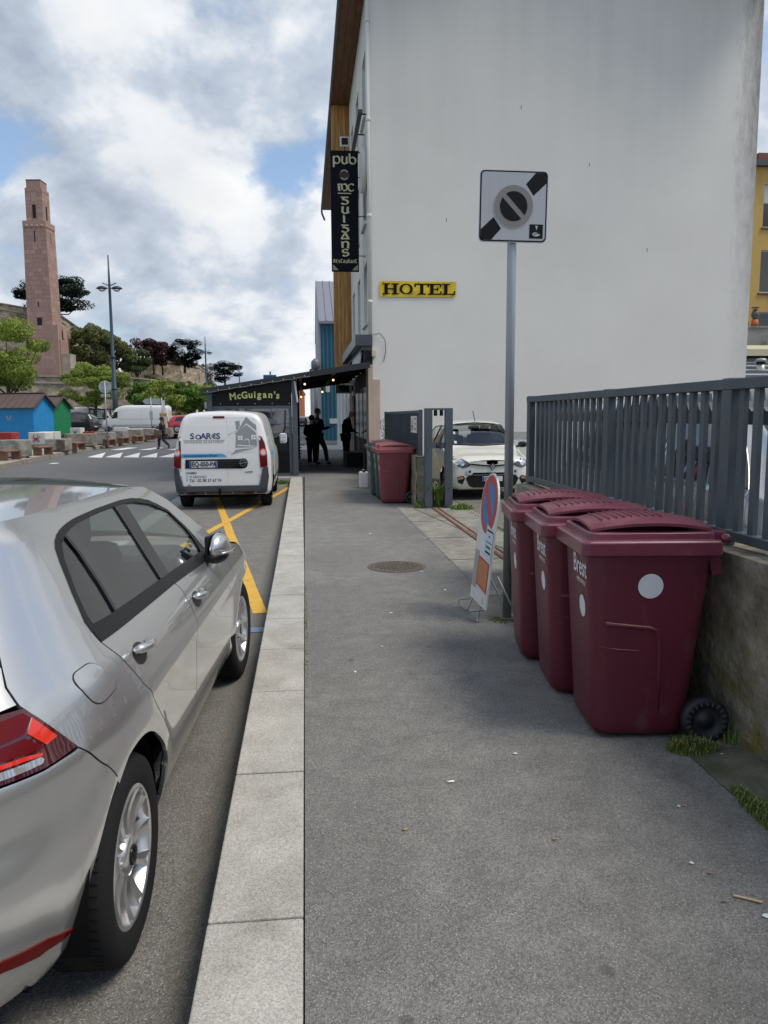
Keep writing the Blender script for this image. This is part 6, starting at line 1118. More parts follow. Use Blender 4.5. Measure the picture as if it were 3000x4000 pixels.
tm.build('body', M_cw, TW); M_tgl = glass('hatch_glass', (.80,.85,.82), 1., .0, .72)
PT = lambda nm, po, mt, off=.004, rim=.005, sd='front', par=TW, step=.05: patch(tbv, nm, po, sd, mt, par, off, step, rim)
PT('windscreen', wsp, M_tgl, .002, 0, 'top', step=.1); outline(tbv, 'screen_seal', wsp, 'top', .016, M_trim, TW); outline(tbv, 'cowl', [(-.62,.995),(0,.945),(.62,.995),(0,.92)], 'top', .02, M_trim, TW)
for sn in ('left','right'):
    for nm, po in (('door_glass', [(1.28,.965),(2.06,.985),(2.06,1.36),(1.72,1.345),(1.48,1.2)]), ('quarter_glass', [(2.13,.995),(2.87,1.035),(3.08,1.2),(2.82,1.33),(2.13,1.36)])): PT(nm, po, M_tgl, .001, 0, sn, step=.1); outline(tbv, 'glass_seal', po, sn, .012, M_trim, TW)
    PT('door', [(1.0,.28),(2.1,.28),(2.12,.95),(1.05,.93)], M_cw, .004, .006, sn, step=.1); PT('side_strip', rect(1.15,2.05,.50,.535), M_cw, .014, .01, sn, step=.12)
    PT('handle', rect(1.88,2.04,.80,.825), M_cw, .03, .02, sn)
for sd in (1, -1):
    for yc in (.62, 3.0): simple_wheel(TW, sd*.80, yc, sd, .285, .185, M_alu2); li = MB(); li.grid(lambda u, v: (sd*(.80-.3*v), yc+.31*math.cos(math.pi*(-.1+1.2*u)), .29+.31*math.sin(math.pi*(-.1+1.2*u))), 20, 2); li.build('arch_liner', M_under, TW)
    f = (lambda p: p) if sd > 0 else mirx
    hl = PT('headlamp', f([(.40,.665),(.46,.62),(.56,.60),(.645,.63),(.69,.70),(.70,.78),(.655,.80),(.58,.785),(.47,.72)]), mat('lamp_smoke', (.10,.10,.105), .08, metal=.3, coat=1), .006, .01); PT('headlamp_bulb', f(circ(.57,.69,.045,14)), M_chr, .010, .004, par=hl); PT('headlamp_lens', f([(.60,.74),(.66,.77),(.655,.70),(.62,.68)]), M_clear, .010, .004, par=hl)
    rl = PT('round_lamp', f(circ(.43,.535,.068,24)), mat('chrome_satin', (.75,.75,.75), .3, metal=.6), .016, .012); PT('round_lamp_lens', f(circ(.43,.535,.05,20)), mat('lamp_glass', (.60,.62,.64), .2, metal=.2, coat=1), .021, .004, par=rl); PT('round_lamp_bulb', f(circ(.43,.535,.022,12)), M_gbl, .024, .003, par=rl)
    tn = PT('bumper_inlet', f([(.51,.41),(.55,.46),(.66,.44),(.645,.33),(.56,.30)]), M_gbl, .006); PT('indicator', f([(.545,.445),(.65,.425),(.648,.385),(.55,.40)]), mat('indicator_amber', (.42,.20,.12), .15, coat=1), .010, .004, par=tn)
    mr = MB().obox((sd*.90,1.18,.985),(.17,.12,.12)).build('door_mirror', M_gbl, TW, bevel=.045); MB().bar((sd*.83,1.2,.95),(sd*.755,1.22,.93), .05, .04).build('mirror_arm', M_trim, mr)
gr_ = PT('lower_grille', [(-.50,.41),(-.42,.49),(-.36,.515),(.36,.515),(.42,.49),(.50,.41),(.44,.27),(.36,.235),(-.36,.235),(-.44,.27)], M_gbl, .010, .012); PT('grille_bar', [(-.38,.462),(.38,.462),(.36,.478),(-.36,.478)], mat('grille_grey', (.10,.10,.105), .4), .018, .006, par=gr_)
PT('upper_grille', [(-.44,.665),(-.40,.685),(-.12,.655),(.12,.655),(.40,.685),(.44,.665),(.10,.628),(-.10,.628)], M_gbl, .022, .02)
bz = PT('badge_plate', [(-.055,.62),(0,.555),(.055,.62),(.03,.685),(-.03,.685)], M_gbl, .03); PT('badge', [(0,.685),(.038,.625),(0,.562),(-.038,.625)], M_chr, .036, .004, par=bz); PT('badge_centre', [(0,.650),(.016,.625),(0,.598),(-.016,.625)], M_gbl, .039, .003, par=bz)
np_ = PT('number_plate', rect(-.19,.19,.355,.445), M_pw, .028, .015); PT('plate_band', rect(-.188,-.152,.357,.443), M_pb, .031, .002, par=np_)
q = MB(); yq = min(tbv.ray_cast(Vector((x,-3,.4)), Vector((0,1,0)))[0].y for x in (-.15,0,.15)) - .034; text_geo(q, 'DA-', .085, (-.14,yq,.40), (1,0,0), (0,0,1), 'LEFT', .003, 0, .9); q.build('plate_text', M_sk, np_)
PT('bonnet_shut', [(-.42,.70),(-.2,.735),(0,.742),(.2,.735),(.42,.70),(.42,.704),(.2,.739),(0,.747),(-.2,.739),(-.42,.704)], M_trim, .002, .002)
MB().tube([(.05,1.72,1.45),(.05,1.95,1.66)], .008, 6).build('aerial', M_trim, TW); MB().box(-.6,.6,.5,3.3,.15,.30).build('floor_pan', M_under, TW)
for x in (-.34,.34):
    for y in (1.75, 2.55): o_ = MB().obox((x,y,.55),(.46,.46,.2)).build('seat', M_seat, TW, bevel=.05); MB().obox((x,y+.28,.86),(.44,.13,.6), rx=-.2).build('backrest', M_seat, o_, bevel=.05); MB().obox((x,y+.36,1.20),(.25,.1,.17)).build('headrest', M_seat, o_, bevel=.04)
MB().obox((0,1.22,.82),(1.35,.42,.22)).build('dashboard', mat('dash_grey', (.10,.10,.105), .7), TW, bevel=.06); MB().tube([(.33+.18*math.cos(a*.4), 1.46, .93+.17*math.sin(a*.4)) for a in range(16)], .015, 6, closed=True).build('steering_wheel', M_trim, TW); MB().obox((0,1.62,1.32),(.22,.03,.07)).build('rear_mirror', M_trim, TW)
for x, z, w_ in ((-.52,1.02,.05),(-.50,1.20,.035)): PT('sticker', [(x,z),(x+w_,z),(x+w_,z+.05),(x,z+.05)], mat('sticker_pale', (.45,.6,.55), .6), .006, .001)
for x in (-.3,.1): MB().tube([(x-.2,1.0,.985),(x+.25,.97,1.0)], .01, 6).build('wiper', M_trim, TW)
# --- silver people carrier seen through the fence
SV = thing('silver_people_carrier', 'silver-grey people carrier with dark windows behind the long metal fence', 'car', (3.78, 8.6, .005), math.pi); SV.scale = (1, 1, 1.02)
st = [(0,.3,.7,.8,.6,.98,.78,1.6,.60,1.66),(.1,.27,.82,.86,.6,.98,.83,1.66,.62,1.73),(1.5,.25,.85,.89,.6,.99,.85,1.70,.63,1.78),(3.0,.25,.85,.89,.6,.97,.85,1.68,.62,1.76),(3.6,.25,.85,.89,.6,.96,.84,1.36,.60,1.42),(4.0,.25,.85,.88,.6,.94,.78,1.05,.6,1.09),(4.6,.28,.8,.82,.55,.8,.68,.86,.5,.88),(4.75,.35,.7,.72,.5,.68,.58,.74,.4,.76)]
sm_ = shell(st, 40); sbv = bvh_of(sm_); sm_.build('body', M_sil, SV)
for sn in ('left','right'):
    for a, e in ((.35,1.4),(1.48,2.4),(2.48,3.35)): patch(sbv, 'side_window', [(a,1.05),(e+(.35 if e > 3 else 0),1.04),(e-.1 if e > 3 else e,1.58),(a+(.1 if a < .5 else 0),1.60)], sn, M_dgl, SV, .006, .1, .004)
    patch(sbv, 'rubbing_strip', rect(.9,3.6,.60,.66), sn, M_trim, SV, .012, .2, .01); patch(sbv, 'belt_trim', rect(.3,3.7,1.0,1.03), sn, M_chr, SV, .006, .2, .006)
    for a in (1.44, 2.44): patch(sbv, 'door_gap', rect(a-.004,a+.004,.3,1.6), sn, M_trim, SV, .002, .2, .002)
for sd in (1,-1):
    for yc in (.95, 3.85): simple_wheel(SV, sd*.89, yc, sd, .32, .21, M_alu)
patch(sbv, 'windscreen', [(-.6,3.95),(.6,3.95),(.56,3.1),(-.56,3.1)], 'top', M_dgl, SV, .006, .1, .006); patch(sbv, 'rear_window', [(-.6,1.05),(.6,1.05),(.52,1.55),(-.52,1.55)], 'rear', M_dgl, SV, .006, .1, .006)
st_c = thing('striped_post', 'thin red and white striped post behind the parked sliding gate', 'post', (2.75, 5.95, .005))
for i in range(8): MB().lathe([(.022,i*.18),(.022,i*.18+.18)], n=10).build('stripe', (mat('post_red', (.45,.04,.03), .6), M_frame)[i % 2], st_c)
# ---------------------------------------------------------------- far side of the road: huts, blocks, benches
def at(x, y, Y):
    """pixel of the photograph (3000x4000) at street distance Y -> world point"""
    d = cam.rotation_euler.to_matrix() @ Vector(((x-1500)/3000, -(y-2000)/3000, -1)); t_ = Y/d.y; return Vector((d.x*t_, Y, 1.58 + d.z*t_))
M_hb = mat('hut_blue', (.018,.26,.60), .6, var=.12, vs=3); M_hbs = mat('hut_blue_boards', (.012,.14,.40), .6, var=.12, vs=3); M_hgn = mat('hut_green', (.008,.20,.075), .6, var=.12, vs=3); M_hr = mat('hut_roof', (.115,.075,.068), .55, var=.12, vs=2)
def hut(label, loc, m_, motif):
    Hh = thing('beach_hut', label, 'hut', loc, R(-15)); Wd, Ln, ev, rg_ = 2.25, 3.7, 2.22, 3.05     # gable along +y, length along -x
    MB().prism([(.03,0),(Wd-.03,0),(Wd-.03,ev),(Wd/2,rg_-.05),(.03,ev)], (-.04,0,0), (0,1,0), (0,0,1), (-Ln+.08,0,0)).build('carcass', m_, Hh)
    n = 15
    for i in range(n):
        z0, z1 = i*ev/n + .008, (i+1)*ev/n; MB().box(-Ln,-.02,-.022,.028,z0,z1).build('board', m_, Hh); MB().prism([(0,z0),(Wd,z0),(Wd,z1),(0,z1)], (-.038,0,0), (0,1,0), (0,0,1), (.05,0,0)).build('board', m_, Hh)
    for i in range(6):
        z0 = ev + i*.138 + .006; z1 = min(ev + (i+1)*.138, rg_-.03); h0 = Wd/2*(1-(z0-ev)/(rg_-ev)); h1 = Wd/2*(1-(z1-ev)/(rg_-ev)); MB().prism([(Wd/2-h0,z0),(Wd/2+h0,z0),(Wd/2+h1,z1),(Wd/2-h1,z1)], (-.038,0,0), (0,1,0), (0,0,1), (.05,0,0)).build('board', m_, Hh)
    for y in (-.02, Wd-.02): MB().box(-.05,.03,y,y+.05,0,ev).build('corner_post', m_, Hh)
    sl_ = (rg_-ev)/(Wd/2)
    for s_ in (-1, 1):
        e = Wd/2*s_*1.18; rf_ = MB().prism([(Wd/2,rg_+.02),(Wd/2+e,rg_+.02-abs(e)*sl_),(Wd/2+e,rg_-.02-abs(e)*sl_),(Wd/2,rg_-.02)], (.22,0,0), (0,1,0), (0,0,1), (-Ln-.44,0,0)).build('roof_slope', M_hr, Hh)
        for k in range(9): x = .15 - k*(Ln+.3)/8; MB().bar((x,Wd/2,rg_+.035),(x,Wd/2+e,rg_+.035-abs(e)*sl_), .035, .035).build('roof_seam', M_hr, rf_)
        MB().prism([(Wd/2,rg_+.05),(Wd/2+e,rg_+.05-abs(e)*sl_),(Wd/2+e,rg_-.1-abs(e)*sl_),(Wd/2,rg_-.1)], (.221,0,0), (0,1,0), (0,0,1), (.03,0,0)).build('barge_board', M_hr, Hh)
    MB().box(-Ln-.2,.2,Wd/2-.1,Wd/2+.1,rg_+.02,rg_+.06).build('ridge_cap', M_hr, Hh)
    if motif:
        q = MB()
        for s_ in (-1, 1): q.prism([(0,0),(.18*s_,.22),(.22*s_,.05),(.10*s_,-.02),(.16*s_,-.20),(.03*s_,-.12)], (-1.75,-.026,1.42), (1,0,0), (0,0,1), (0,-.004,0))
        q.build('butterfly_motif', mat('motif_pale', (.30,.36,.42), .7, var=.3, vs=20), Hh)
    return Hh
hut('bright blue beach hut with a pale butterfly on its boards', (-17.7, 52.8, .17), M_hb, True); hut('green beach hut standing behind the blue hut', (-18.95, 61.0, .2), M_hgn, False)
M_cb = mat('block_concrete', (.27,.26,.235), .95, var=.3, vs=4, bump=.5, bs=30, dirt=(.10,.10,.09), ds=2.5, dt=(.48,.68)); M_cb2 = mat('block_brown', (.24,.215,.17), .95, var=.3, vs=4, bump=.5, bs=30, dirt=(.12,.11,.08), ds=2.5, dt=(.5,.7)); M_cbw = mat('block_white', (.62,.60,.57), .85, var=.1, vs=4, dirt=(.45,.40,.38), ds=2, dt=(.55,.75)); M_cbr = mat('block_red', (.36,.035,.03), .8, var=.25, vs=6, dirt=(.35,.28,.26), ds=2.5, dt=(.62,.75))
def cblock(label, x, y, w, d, h, m_, rz=0, chamf=.12, z=.045, extra=None):
    B_ = thing('concrete_block', label, 'concrete block', (x, y, z), rz, 'concrete blocks along the far path'); c_ = chamf; MB().prism([(-w/2+c_,-d/2),(w/2-c_,-d/2),(w/2,-d/2+c_),(w/2,d/2-c_),(w/2-c_,d/2),(-w/2+c_,d/2),(-w/2,d/2-c_),(-w/2,-d/2+c_)], (0,0,.05), (1,0,0), (0,1,0), (0,0,h-.05)).build('block', m_, B_, bevel=.03)
    MB().box(-w*.38,w*.38,-d*.38,d*.38,0,.052).build('foot', m_, B_)
    if extra: extra(B_, w, d, h)
    return B_
def ribs(B_, w, d, h):
    for i in range(6): MB().box(w*.08+i*w*.07, w*.08+i*w*.07+.035, -d/2-.03, -d/2-.001, .06, h-.03).build('rib', mat('rib_brown', (.14,.10,.085), .9, var=.3), B_)
def spider(B_, w, d, h):
    q = MB(); M2 = [[(0,0),(.12,.12),(.10,.26)],[(0,0),(.16,.04),(.22,.14)],[(0,0),(.15,-.05),(.20,-.16)],[(0,0),(.09,-.10),(.10,-.2)]]
    pen(q, [[(s_*a, e) for a, e in st_] for st_ in M2 for s_ in (-1, 1)], (-.05,-d/2-.012,h*.5), (1,0,0), (0,0,1), .04, 1); q.prism(circ(-.05, h*.5, .075, 12, 1.2), (0,-d/2-.008,0), (1,0,0), (0,0,1), (0,-.004,0)); q.build('spider_painting', mat('paint_red', (.42,.03,.025), .7), B_)
def star(B_, w, d, h): q = MB(); q.prism([(.24*(1 if i % 2 == 0 else .3)*math.cos(6.2832*i/8+.78), h/2+.24*(1 if i % 2 == 0 else .3)*math.sin(6.2832*i/8+.78)) for i in range(8)], (0,-d/2-.006,0), (1,0,0), (0,0,1), (0,-.004,0)); q.build('star_painting', mat('paint_green', (.03,.22,.10), .7), B_)
def scrawl(B_, w, d, h):
    for i in range(5): MB().box(-w*.3+i*.13, -w*.3+i*.13+.06, -d/2-.008, -d/2-.001, .15, h-.08-.08*(i % 2)).build('paint_stroke', mat('paint_red', (.42,.03,.025), .7), B_)
cblock('large many-sided concrete block beside the first brown bench', -11.35, 31.5, 1.22, 1.0, .70, M_cb, R(8), .3); cblock('grey concrete block with a ribbed corner face', -11.35, 37.0, .98, .8, .58, M_cb, R(-6), .06, extra=ribs); cblock('long brownish concrete block behind the ribbed block', -11.9, 42.6, 1.6, .9, .70, M_cb2, R(5), .2); cblock('grey streaked concrete block beside the round sign post', -11.35, 45.4, 1.1, .85, .72, M_cb, R(4), .15); cblock('grey concrete block next to the streaked block', -11.3, 48.7, .95, .85, .74, M_cb, R(-3), .15); cblock('darker concrete block in the middle of the far row', -11.1, 52.3, .95, .85, .74, M_cb2, R(6), .1); cblock('pale concrete block towards the crossing end of the row', -10.9, 56.0, .85, .8, .74, M_cb, R(0), .15); cblock('last grey concrete block of the row by the ticket machine', -10.5, 60.5, .9, .8, .74, M_cb, R(2), .15)
cblock('white painted block with a red spider', -14.4, 44.0, 1.05, .9, .72, M_cbw, R(-10), .08, .09, spider); cblock('red painted concrete block at the blue hut corner', -18.3, 49.0, 1.75, .8, .62, M_cbr, R(-12), .05, .11); cblock('painted block with red strokes behind the spider block', -16.0, 50.5, 1.15, .8, .62, M_cbw, R(-8), .08, .11, scrawl); cblock('white block with a green star beside the green hut', -17.0, 60.0, .85, .8, .72, M_cbw, R(-5), .05, .12, star); cblock('low red scrawled block near the tree guard', -15.6, 58.5, 1.0, .8, .45, M_cbr, R(0), .05, .12); cblock('long pale block in front of the white delivery van', -12.9, 63.5, 2.4, .7, .48, M_cbw, R(0), .08, .22, None); cblock('pale block beside the young tree in the car park', -15.2, 66.0, 1.2, .7, .52, M_cbw, R(0), .08, .24)
M_bench = mat('bench_brown', (.16,.07,.04), .6, var=.15, vs=4)
bn0 = thing('bench', 'low brown bench beside the large many-sided block', 'bench', (-10.95, 29.9, .045), R(80), 'low brown benches along the far path'); MB().obox((0,0,.34),(1.05,.36,.05), rx=.18).build('seat', M_bench, bn0, bevel=.01)
for x in (-.44,.44): MB().box(x-.05,x+.05,-.17,.17,0,.31).build('leg', M_bench, bn0)
for x, y, l_ in ((-10.95,33.6,'low brown bench between the many-sided and the ribbed block'),(-10.95,38.6,'low brown bench just past the ribbed block'),(-10.85,44.3,'low brown bench in front of the streaked block'),(-10.8,47.4,'low brown bench by the second grey block'),(-10.7,50.9,'low brown bench by the darker block'),(-10.6,54.4,'low brown bench by the pale block'),(-10.4,58.4,'low brown bench nearest the ticket machine')): dup(bn0, (x, y, .045), R(80), l_)
# ---------------------------------------------------------------- lamp posts, signs
M_lamp = mat('lamp_teal', (.035,.06,.075), .45, metal=.3)
def lamp(label, x, y, h, z=.2):
    L_ = thing('lamp_post', label, 'street lamp', (x, y, z), 0, 'tall mast lamps'); MB().lathe([(.24,0),(.24,h*.25),(.20,h*.25+.05),(.19,h*.43),(.15,h*.43+.05),(.11,h*.82),(.05,h)], n=12).build('mast', M_lamp, L_)
    for zz in (h*.25, h*.43, h*.1): MB().lathe([(.27,zz),(.27,zz+.14)], n=12).build('collar', M_lamp, L_)
    for s_ in (-1, 1):
        a = MB().bar((0,0,h*.83),(s_*.58,-.1,h*.845), .07, .07).build('arm', M_lamp, L_); q = MB(); loft(q, [[(s_*(.62+r_*math.cos(t)*1.0), -.1+r_*math.sin(t)*.55, h*.815+zz+(.0 if zz else 0)) for t in [6.2832*i/12 for i in range(12)]] for r_, zz in ((.30,-.10),(.52,0.),(.30,.16),(.05,.22))]); q.build('lamp_head', M_lamp, a); q = MB().lathe([(.27,-.02),(.24,-.14),(.1,-.18)], (s_*.62,-.1,h*.81), 12).build('diffuser', mat('lamp_diffuser', (.5,.52,.52), .4), a)
p = at(456, 1690, 70); lamp('tall twin-headed mast lamp standing before the white delivery van', p.x, 70, 15.2, .2)
p = at(812, 1650, 127); lamp('twin-headed mast lamp further off beside the green slope', p.x, 127, 14.1, .2); p = at(940, 1650, 190); lamp('most distant twin-headed mast lamp above the terrace roof', p.x, 190, 14.4, .2)
M_sgb = mat('sign_back_grey', (.38,.40,.41), .45, metal=.4)
S1 = thing('road_sign', 'round sign on a thin post seen from its grey back by the crossing', 'road sign', (-10.38, 42, .05)); MB().lathe([(.035,0),(.035,3.45)], n=10).build('post', M_galv, S1); MB().lathe([(.33,0),(.33,.02)], (0,.04,3.13), 28, 'y', sm=False).build('disc', M_sgb, S1); MB().box(-.24,.24,.04,.055,2.6,2.76).build('plate', M_sgb, S1)
for z in (3.3, 2.96, 2.68): MB().box(-.22,.22,.02,.04,z-.02,z+.02).build('clamp', M_galv, S1)
S2 = thing('direction_sign', 'grey arrow direction sign on two thin posts near the ticket machine', 'road sign', (-10.6, 57, .1)); MB().prism([(-.95,2.62),(-.72,2.82),(.45,2.82),(.45,2.40),(-.72,2.42)], (0,.05,0), (1,0,0), (0,0,1), (0,.03,0)).build('arrow_plate', M_sgb, S2)
for x in (-.35, .42): MB().lathe([(.035,0),(.035,2.9)], (x,0,0), 8).build('post', M_galv, S2)
MB().box(.47,.62,.0,.06,1.75,2.7).build('side_plate', M_frame, S2); MB().box(-.46,-.24,-.06,-.04,1.3,1.9).build('notice', M_sgb, S2)
S3 = thing('plate_sign', 'small square sign back on a post behind the white builder’s van', 'road sign', (-4.95, 40, ZR)); q = at(810, 1584, 40); S3.location.x = q.x; MB().lathe([(.03,0),(.03,q.z+.4)], n=8).build('post', M_galv, S3); MB().box(-.15,.15,.03,.05,q.z-.03,q.z+.3).build('plate', M_sgb, S3)
S4 = thing('crossing_sign', 'blue square pedestrian crossing sign rising above the terrace roof', 'road sign', (-1.42, 33.5, ZR)); MB().lathe([(.035,0),(.035,3.6)], n=8).build('post', M_galv, S4); MB().box(-.30,.26,-.07,-.05,2.9,3.46).build('plate', mat('sign_edge', (.5,.5,.5), .4), S4); MB().box(-.28,.24,-.075,-.0701,2.92,3.44).build('blue_face', mat('sign_blue', (.02,.13,.36), .4), S4); MB().prism([(-.2,2.96),(.16,2.96),(-.02,3.36)], (0,-.0765,0), (1,0,0), (0,0,1), (0,.001,0)).build('white_triangle', M_frame, S4); q = MB(); pen(q, [[(-.02,3.22),(-.03,3.12),(-.09,3.0)],[(-.03,3.12),(.03,3.0)],[(-.02,3.19),(.06,3.12)],[(-.02,3.19),(-.09,3.13)]], (0,-.0775,0), (1,0,0), (0,0,1), .035, 1); q.build('walking_figure', M_sk, S4)
TK = thing('ticket_machine', 'orange and white ticket machine at the car park edge', 'ticket machine', (-10.82, 61, .2)); MB().box(-.24,.24,-.15,.15,0,1.5).build('cabinet', mat('machine_cream', (.58,.50,.36), .5), TK, bevel=.02); MB().box(-.26,.26,-.17,.17,1.5,1.72).build('head', mat('machine_orange', (.55,.24,.03), .5), TK, bevel=.03); MB().box(-.08,.08,-.16,-.151,.8,1.3).build('panel', mat('machine_panel', (.10,.08,.10), .4), TK)
# ---------------------------------------------------------------- parked vans and cars in the car park
def far_van(label, x, y, rz, m_, h=2.4, ln=5.6, trim=M_bpl, group='vehicles in the car park'):
    V_ = thing('delivery_van', label, 'van', (x, y, .275), rz, group); k = h/2.4
    st = [(0,.4,.7,.9,.7,1.05,.9,2.1*k,.8,2.25*k),(.1,.32,.92,.97,.7,1.2,.96,2.2*k,.84,2.36*k),(3.6,.32,.92,.98,.7,1.2,.96,2.24*k,.84,2.4*k),(4.25,.32,.92,.98,.7,1.2,.95,2.05*k,.82,2.2*k),(4.85,.32,.92,.97,.7,1.18,.92,1.45*k,.75,1.52*k),(5.15,.32,.9,.95,.7,1.1,.86,1.2,.66,1.24),(5.5,.34,.82,.86,.6,.9,.74,1.0,.55,1.03),(5.6,.4,.72,.76,.55,.8,.62,.88,.5,.9)]
    m = shell(st, 36); bv = bvh_of(m); m.build('body', m_, V_)
    for sn, sd in (('right',1),('left',-1)):
        patch(bv, 'door_glass', [(4.15,1.25),(4.88,1.22),(4.6,1.75*k),(4.15,1.85*k)], sn, M_dgl, V_, .008, .15, .004); patch(bv, 'rubbing_strip', rect(.9,4.6,.62,.72), sn, trim, V_, .015, .3, .01); patch(bv, 'sill_panel', rect(.95,4.5,.34,.48), sn, M_bpl, V_, .01, .3, .01)
        for a in (2.2, 3.98): patch(bv, 'door_gap', rect(a-.012,a+.012,.5,2.1*k), sn, trim, V_, .003, .3, .002)
        patch(bv, 'panel_rail', rect(.3,4.0,1.15,1.19), sn, mat('van_rail_grey', (.45,.46,.47), .5), V_, .006, .3, .004); patch(bv, 'tail_lamp', rect(.02,.14,.8,1.4), sn, M_red, V_, .006, .1, .004)  # rail in a plain grey, duller than the white body
        for yc in (1.05, 4.75): simple_wheel(V_, sd*.96, yc, sd, .34, .20, M_alu2)
    patch(bv, 'windscreen', [(-.8,5.05),(.8,5.05),(.74,4.35),(-.74,4.35)], 'top', M_dgl, V_, .008, .15, .006); return V_
far_van('white long delivery van parked behind the tall mast lamp', -11.55, 68.2, R(88), M_vw, 2.35, trim=mat('van_trim_grey', (.5,.5,.5), .5)); far_van('white van half hidden behind the green hut', -23.0, 75, R(-84), M_vw, 2.3)  # long van has its strip and door gaps in mid grey
def far_car(label, x, y, rz, m_, z=.275, h=1.0, ln=1.0, group='vehicles in the car park'):
    V_ = thing('parked_car', label, 'car', (x, y, z), rz, group); st = [(0,.3,.65,.75,.55,.85,.70,.95*h,.55,1.0*h),(.1,.25,.78,.84,.6,.92,.79,1.05*h,.58,1.1*h),(.5,.22,.82,.87,.6,.95,.82,1.36*h,.56,1.42*h),(1.5,.22,.82,.88,.6,.95,.83,1.42*h,.57,1.49*h),(2.4,.22,.82,.88,.6,.93,.82,1.34*h,.56,1.41*h),(3.05,.22,.82,.88,.6,.9,.8,.98,.66,1.03),(3.8,.24,.8,.84,.55,.78,.7,.84,.55,.87),(4.15,.3,.7,.74,.5,.66,.58,.72,.45,.74)]
    st = [(r_[0]*ln,) + r_[1:] for r_ in st]; m = shell(st, 30); bv = bvh_of(m); m.build('body', m_, V_)
    for sn, sd in (('right',1),('left',-1)):
        patch(bv, 'side_glass', [(.55*ln,.98),(2.85*ln,.95),(2.35*ln,1.28*h),(.75*ln,1.32*h)], sn, M_dgl, V_, .008, .15, .004)
        for yc in (.75*ln, 3.35*ln): simple_wheel(V_, sd*.87, yc, sd, .31, .2, M_alu)
    patch(bv, 'windscreen', [(-.62,3.0*ln),(.62,3.0*ln),(.52,2.42*ln),(-.52,2.42*ln)], 'top', M_dgl, V_, .008, .15, .006); patch(bv, 'rear_window', [(-.58,1.0),(.58,1.0),(.48,1.3*h),(-.48,1.3*h)], 'rear', M_dgl, V_, .008, .1, .004)
    for s_ in (-1, 1): patch(bv, 'tail_lamp', rect(min(s_*.55,s_*.78),max(s_*.55,s_*.78),.72,.9), 'rear', M_red, V_, .01, .1, .004)
    patch(bv, 'number_plate', rect(-.25,.25,.52,.62), 'rear', M_pw, V_, .01, .1, .004); return V_
M_carw = mat('car_white', (.65,.65,.65), .25, coat=1); M_carr = mat('car_red', (.40,.02,.025), .25, coat=1); M_carb = mat('car_black', (.02,.021,.025), .2, coat=1); M_cars = mat('car_silver', (.36,.37,.38), .3, metal=.5, coat=1)
far_car('black people carrier parked beside the green hut', -17.5, 67.2, R(-100) + math.pi, M_carb, h=1.22); far_car('white car parked behind the black people carrier', -19.5, 71.0, R(-96) + math.pi, M_carw, h=1.2)
for i, (x, y, a, m_, l_) in enumerate(((-11.3,66,-86,M_carr,'red car parked behind the walking woman'),(-11.6,72,-88,M_carb,'dark car parked behind the red car'),(-11.9,78,-90,M_carw,'white car in the second rank of the car park'),(-12.6,84,90,M_cars,'silver car far back in the car park by the slope'),(-10.2,86,-88,M_carb,'black car far back near the blue kiosk'),(-10.6,92,-90,M_carw,'white car at the back of the car park'))): far_car(l_, x, y, R(a), m_)
far_car('dark car driving away far down the street', -.4, 112, 0, M_carb, ZR, 1.1, group='cars down the street'); far_car('white car parked far down the street by the cream house', 1.2, 104, 0, M_carw, 0, 1.05, group='cars down the street')
KS = thing('blue_kiosk', 'blue kiosk with a white sign seen above the van roof', 'kiosk', (-9.4, 98, .27)); MB().box(0,5.5,0,3,0,1.75).build('wall', mat('kiosk_blue', (.04,.13,.22), .6), KS); MB().box(-.2,5.7,-.3,3.2,1.75,1.95).build('roof', mat('kiosk_roof', (.03,.05,.10), .6), KS); MB().box(.3,4.6,-.06,-.002,.5,1.4).build('shop_window', MATS['sign_edge'], KS); MB().box(.6,2.0,-.35,-.302,1.95,2.35).build('sign_panel', M_frame, KS)
for x, y in ((-12.2,90),(-11.4,90)): q = thing('white_bollard', 'white bottle-shaped bollard behind the parked cars', 'bollard', (x, y, .27), 0, 'white bollards in the car park'); MB().lathe([(.22,0),(.22,1.5),(.12,1.7),(.12,2.0)], n=12).build('shaft', M_frame, q); MB().lathe([(.14,2.0),(.10,2.1)], n=12).build('cap', M_frame, q)
tg = thing('tree_guard', 'dark timber guard frame round the young tree', 'tree guard', (-18.4, 72.9, .27))
for x, y in ((-.9,-.6),(.9,-.6),(-.9,.9),(.9,.9),(-.35,-.6),(.4,-.6)): MB().box(x-.06,x+.06,y-.06,y+.06,0,2.1).build('post', mat('guard_timber', (.03,.025,.02), .8), tg)
for z in (2.0, 1.15): MB().box(-1.0,1.0,-.67,-.53,z,z+.12).build('rail', MATS['guard_timber'], tg); MB().box(-1.0,1.0,.83,.97,z,z+.12).build('rail', MATS['guard_timber'], tg)
bk = thing('bicycle', 'dark bicycle leaning at the blue hut wall', 'bicycle', (-20.3, 52.9, .17), R(75))
for y in (0, 1.02): q = MB().tube([(0,y+.33*math.cos(a*.4),.34+.33*math.sin(a*.4)) for a in range(16)], .02, 6, closed=True).build('wheel', M_blk, bk)
MB().tube([(0,0,.34),(0,.3,.75),(0,.85,.78),(0,.5,.3),(0,.3,.75)], .02, 6).build('frame', M_blk, bk); MB().tube([(-.2,.85,.98),(0,.83,.95),(.2,.85,.98)], .015, 6).build('handlebar', M_blk, bk); MB().tube([(0,1.02,.34),(0,.83,.95)], .018, 6).build('fork', M_blk, bk); MB().obox((0,.27,.86),(.12,.24,.05)).build('saddle', M_blk, bk)
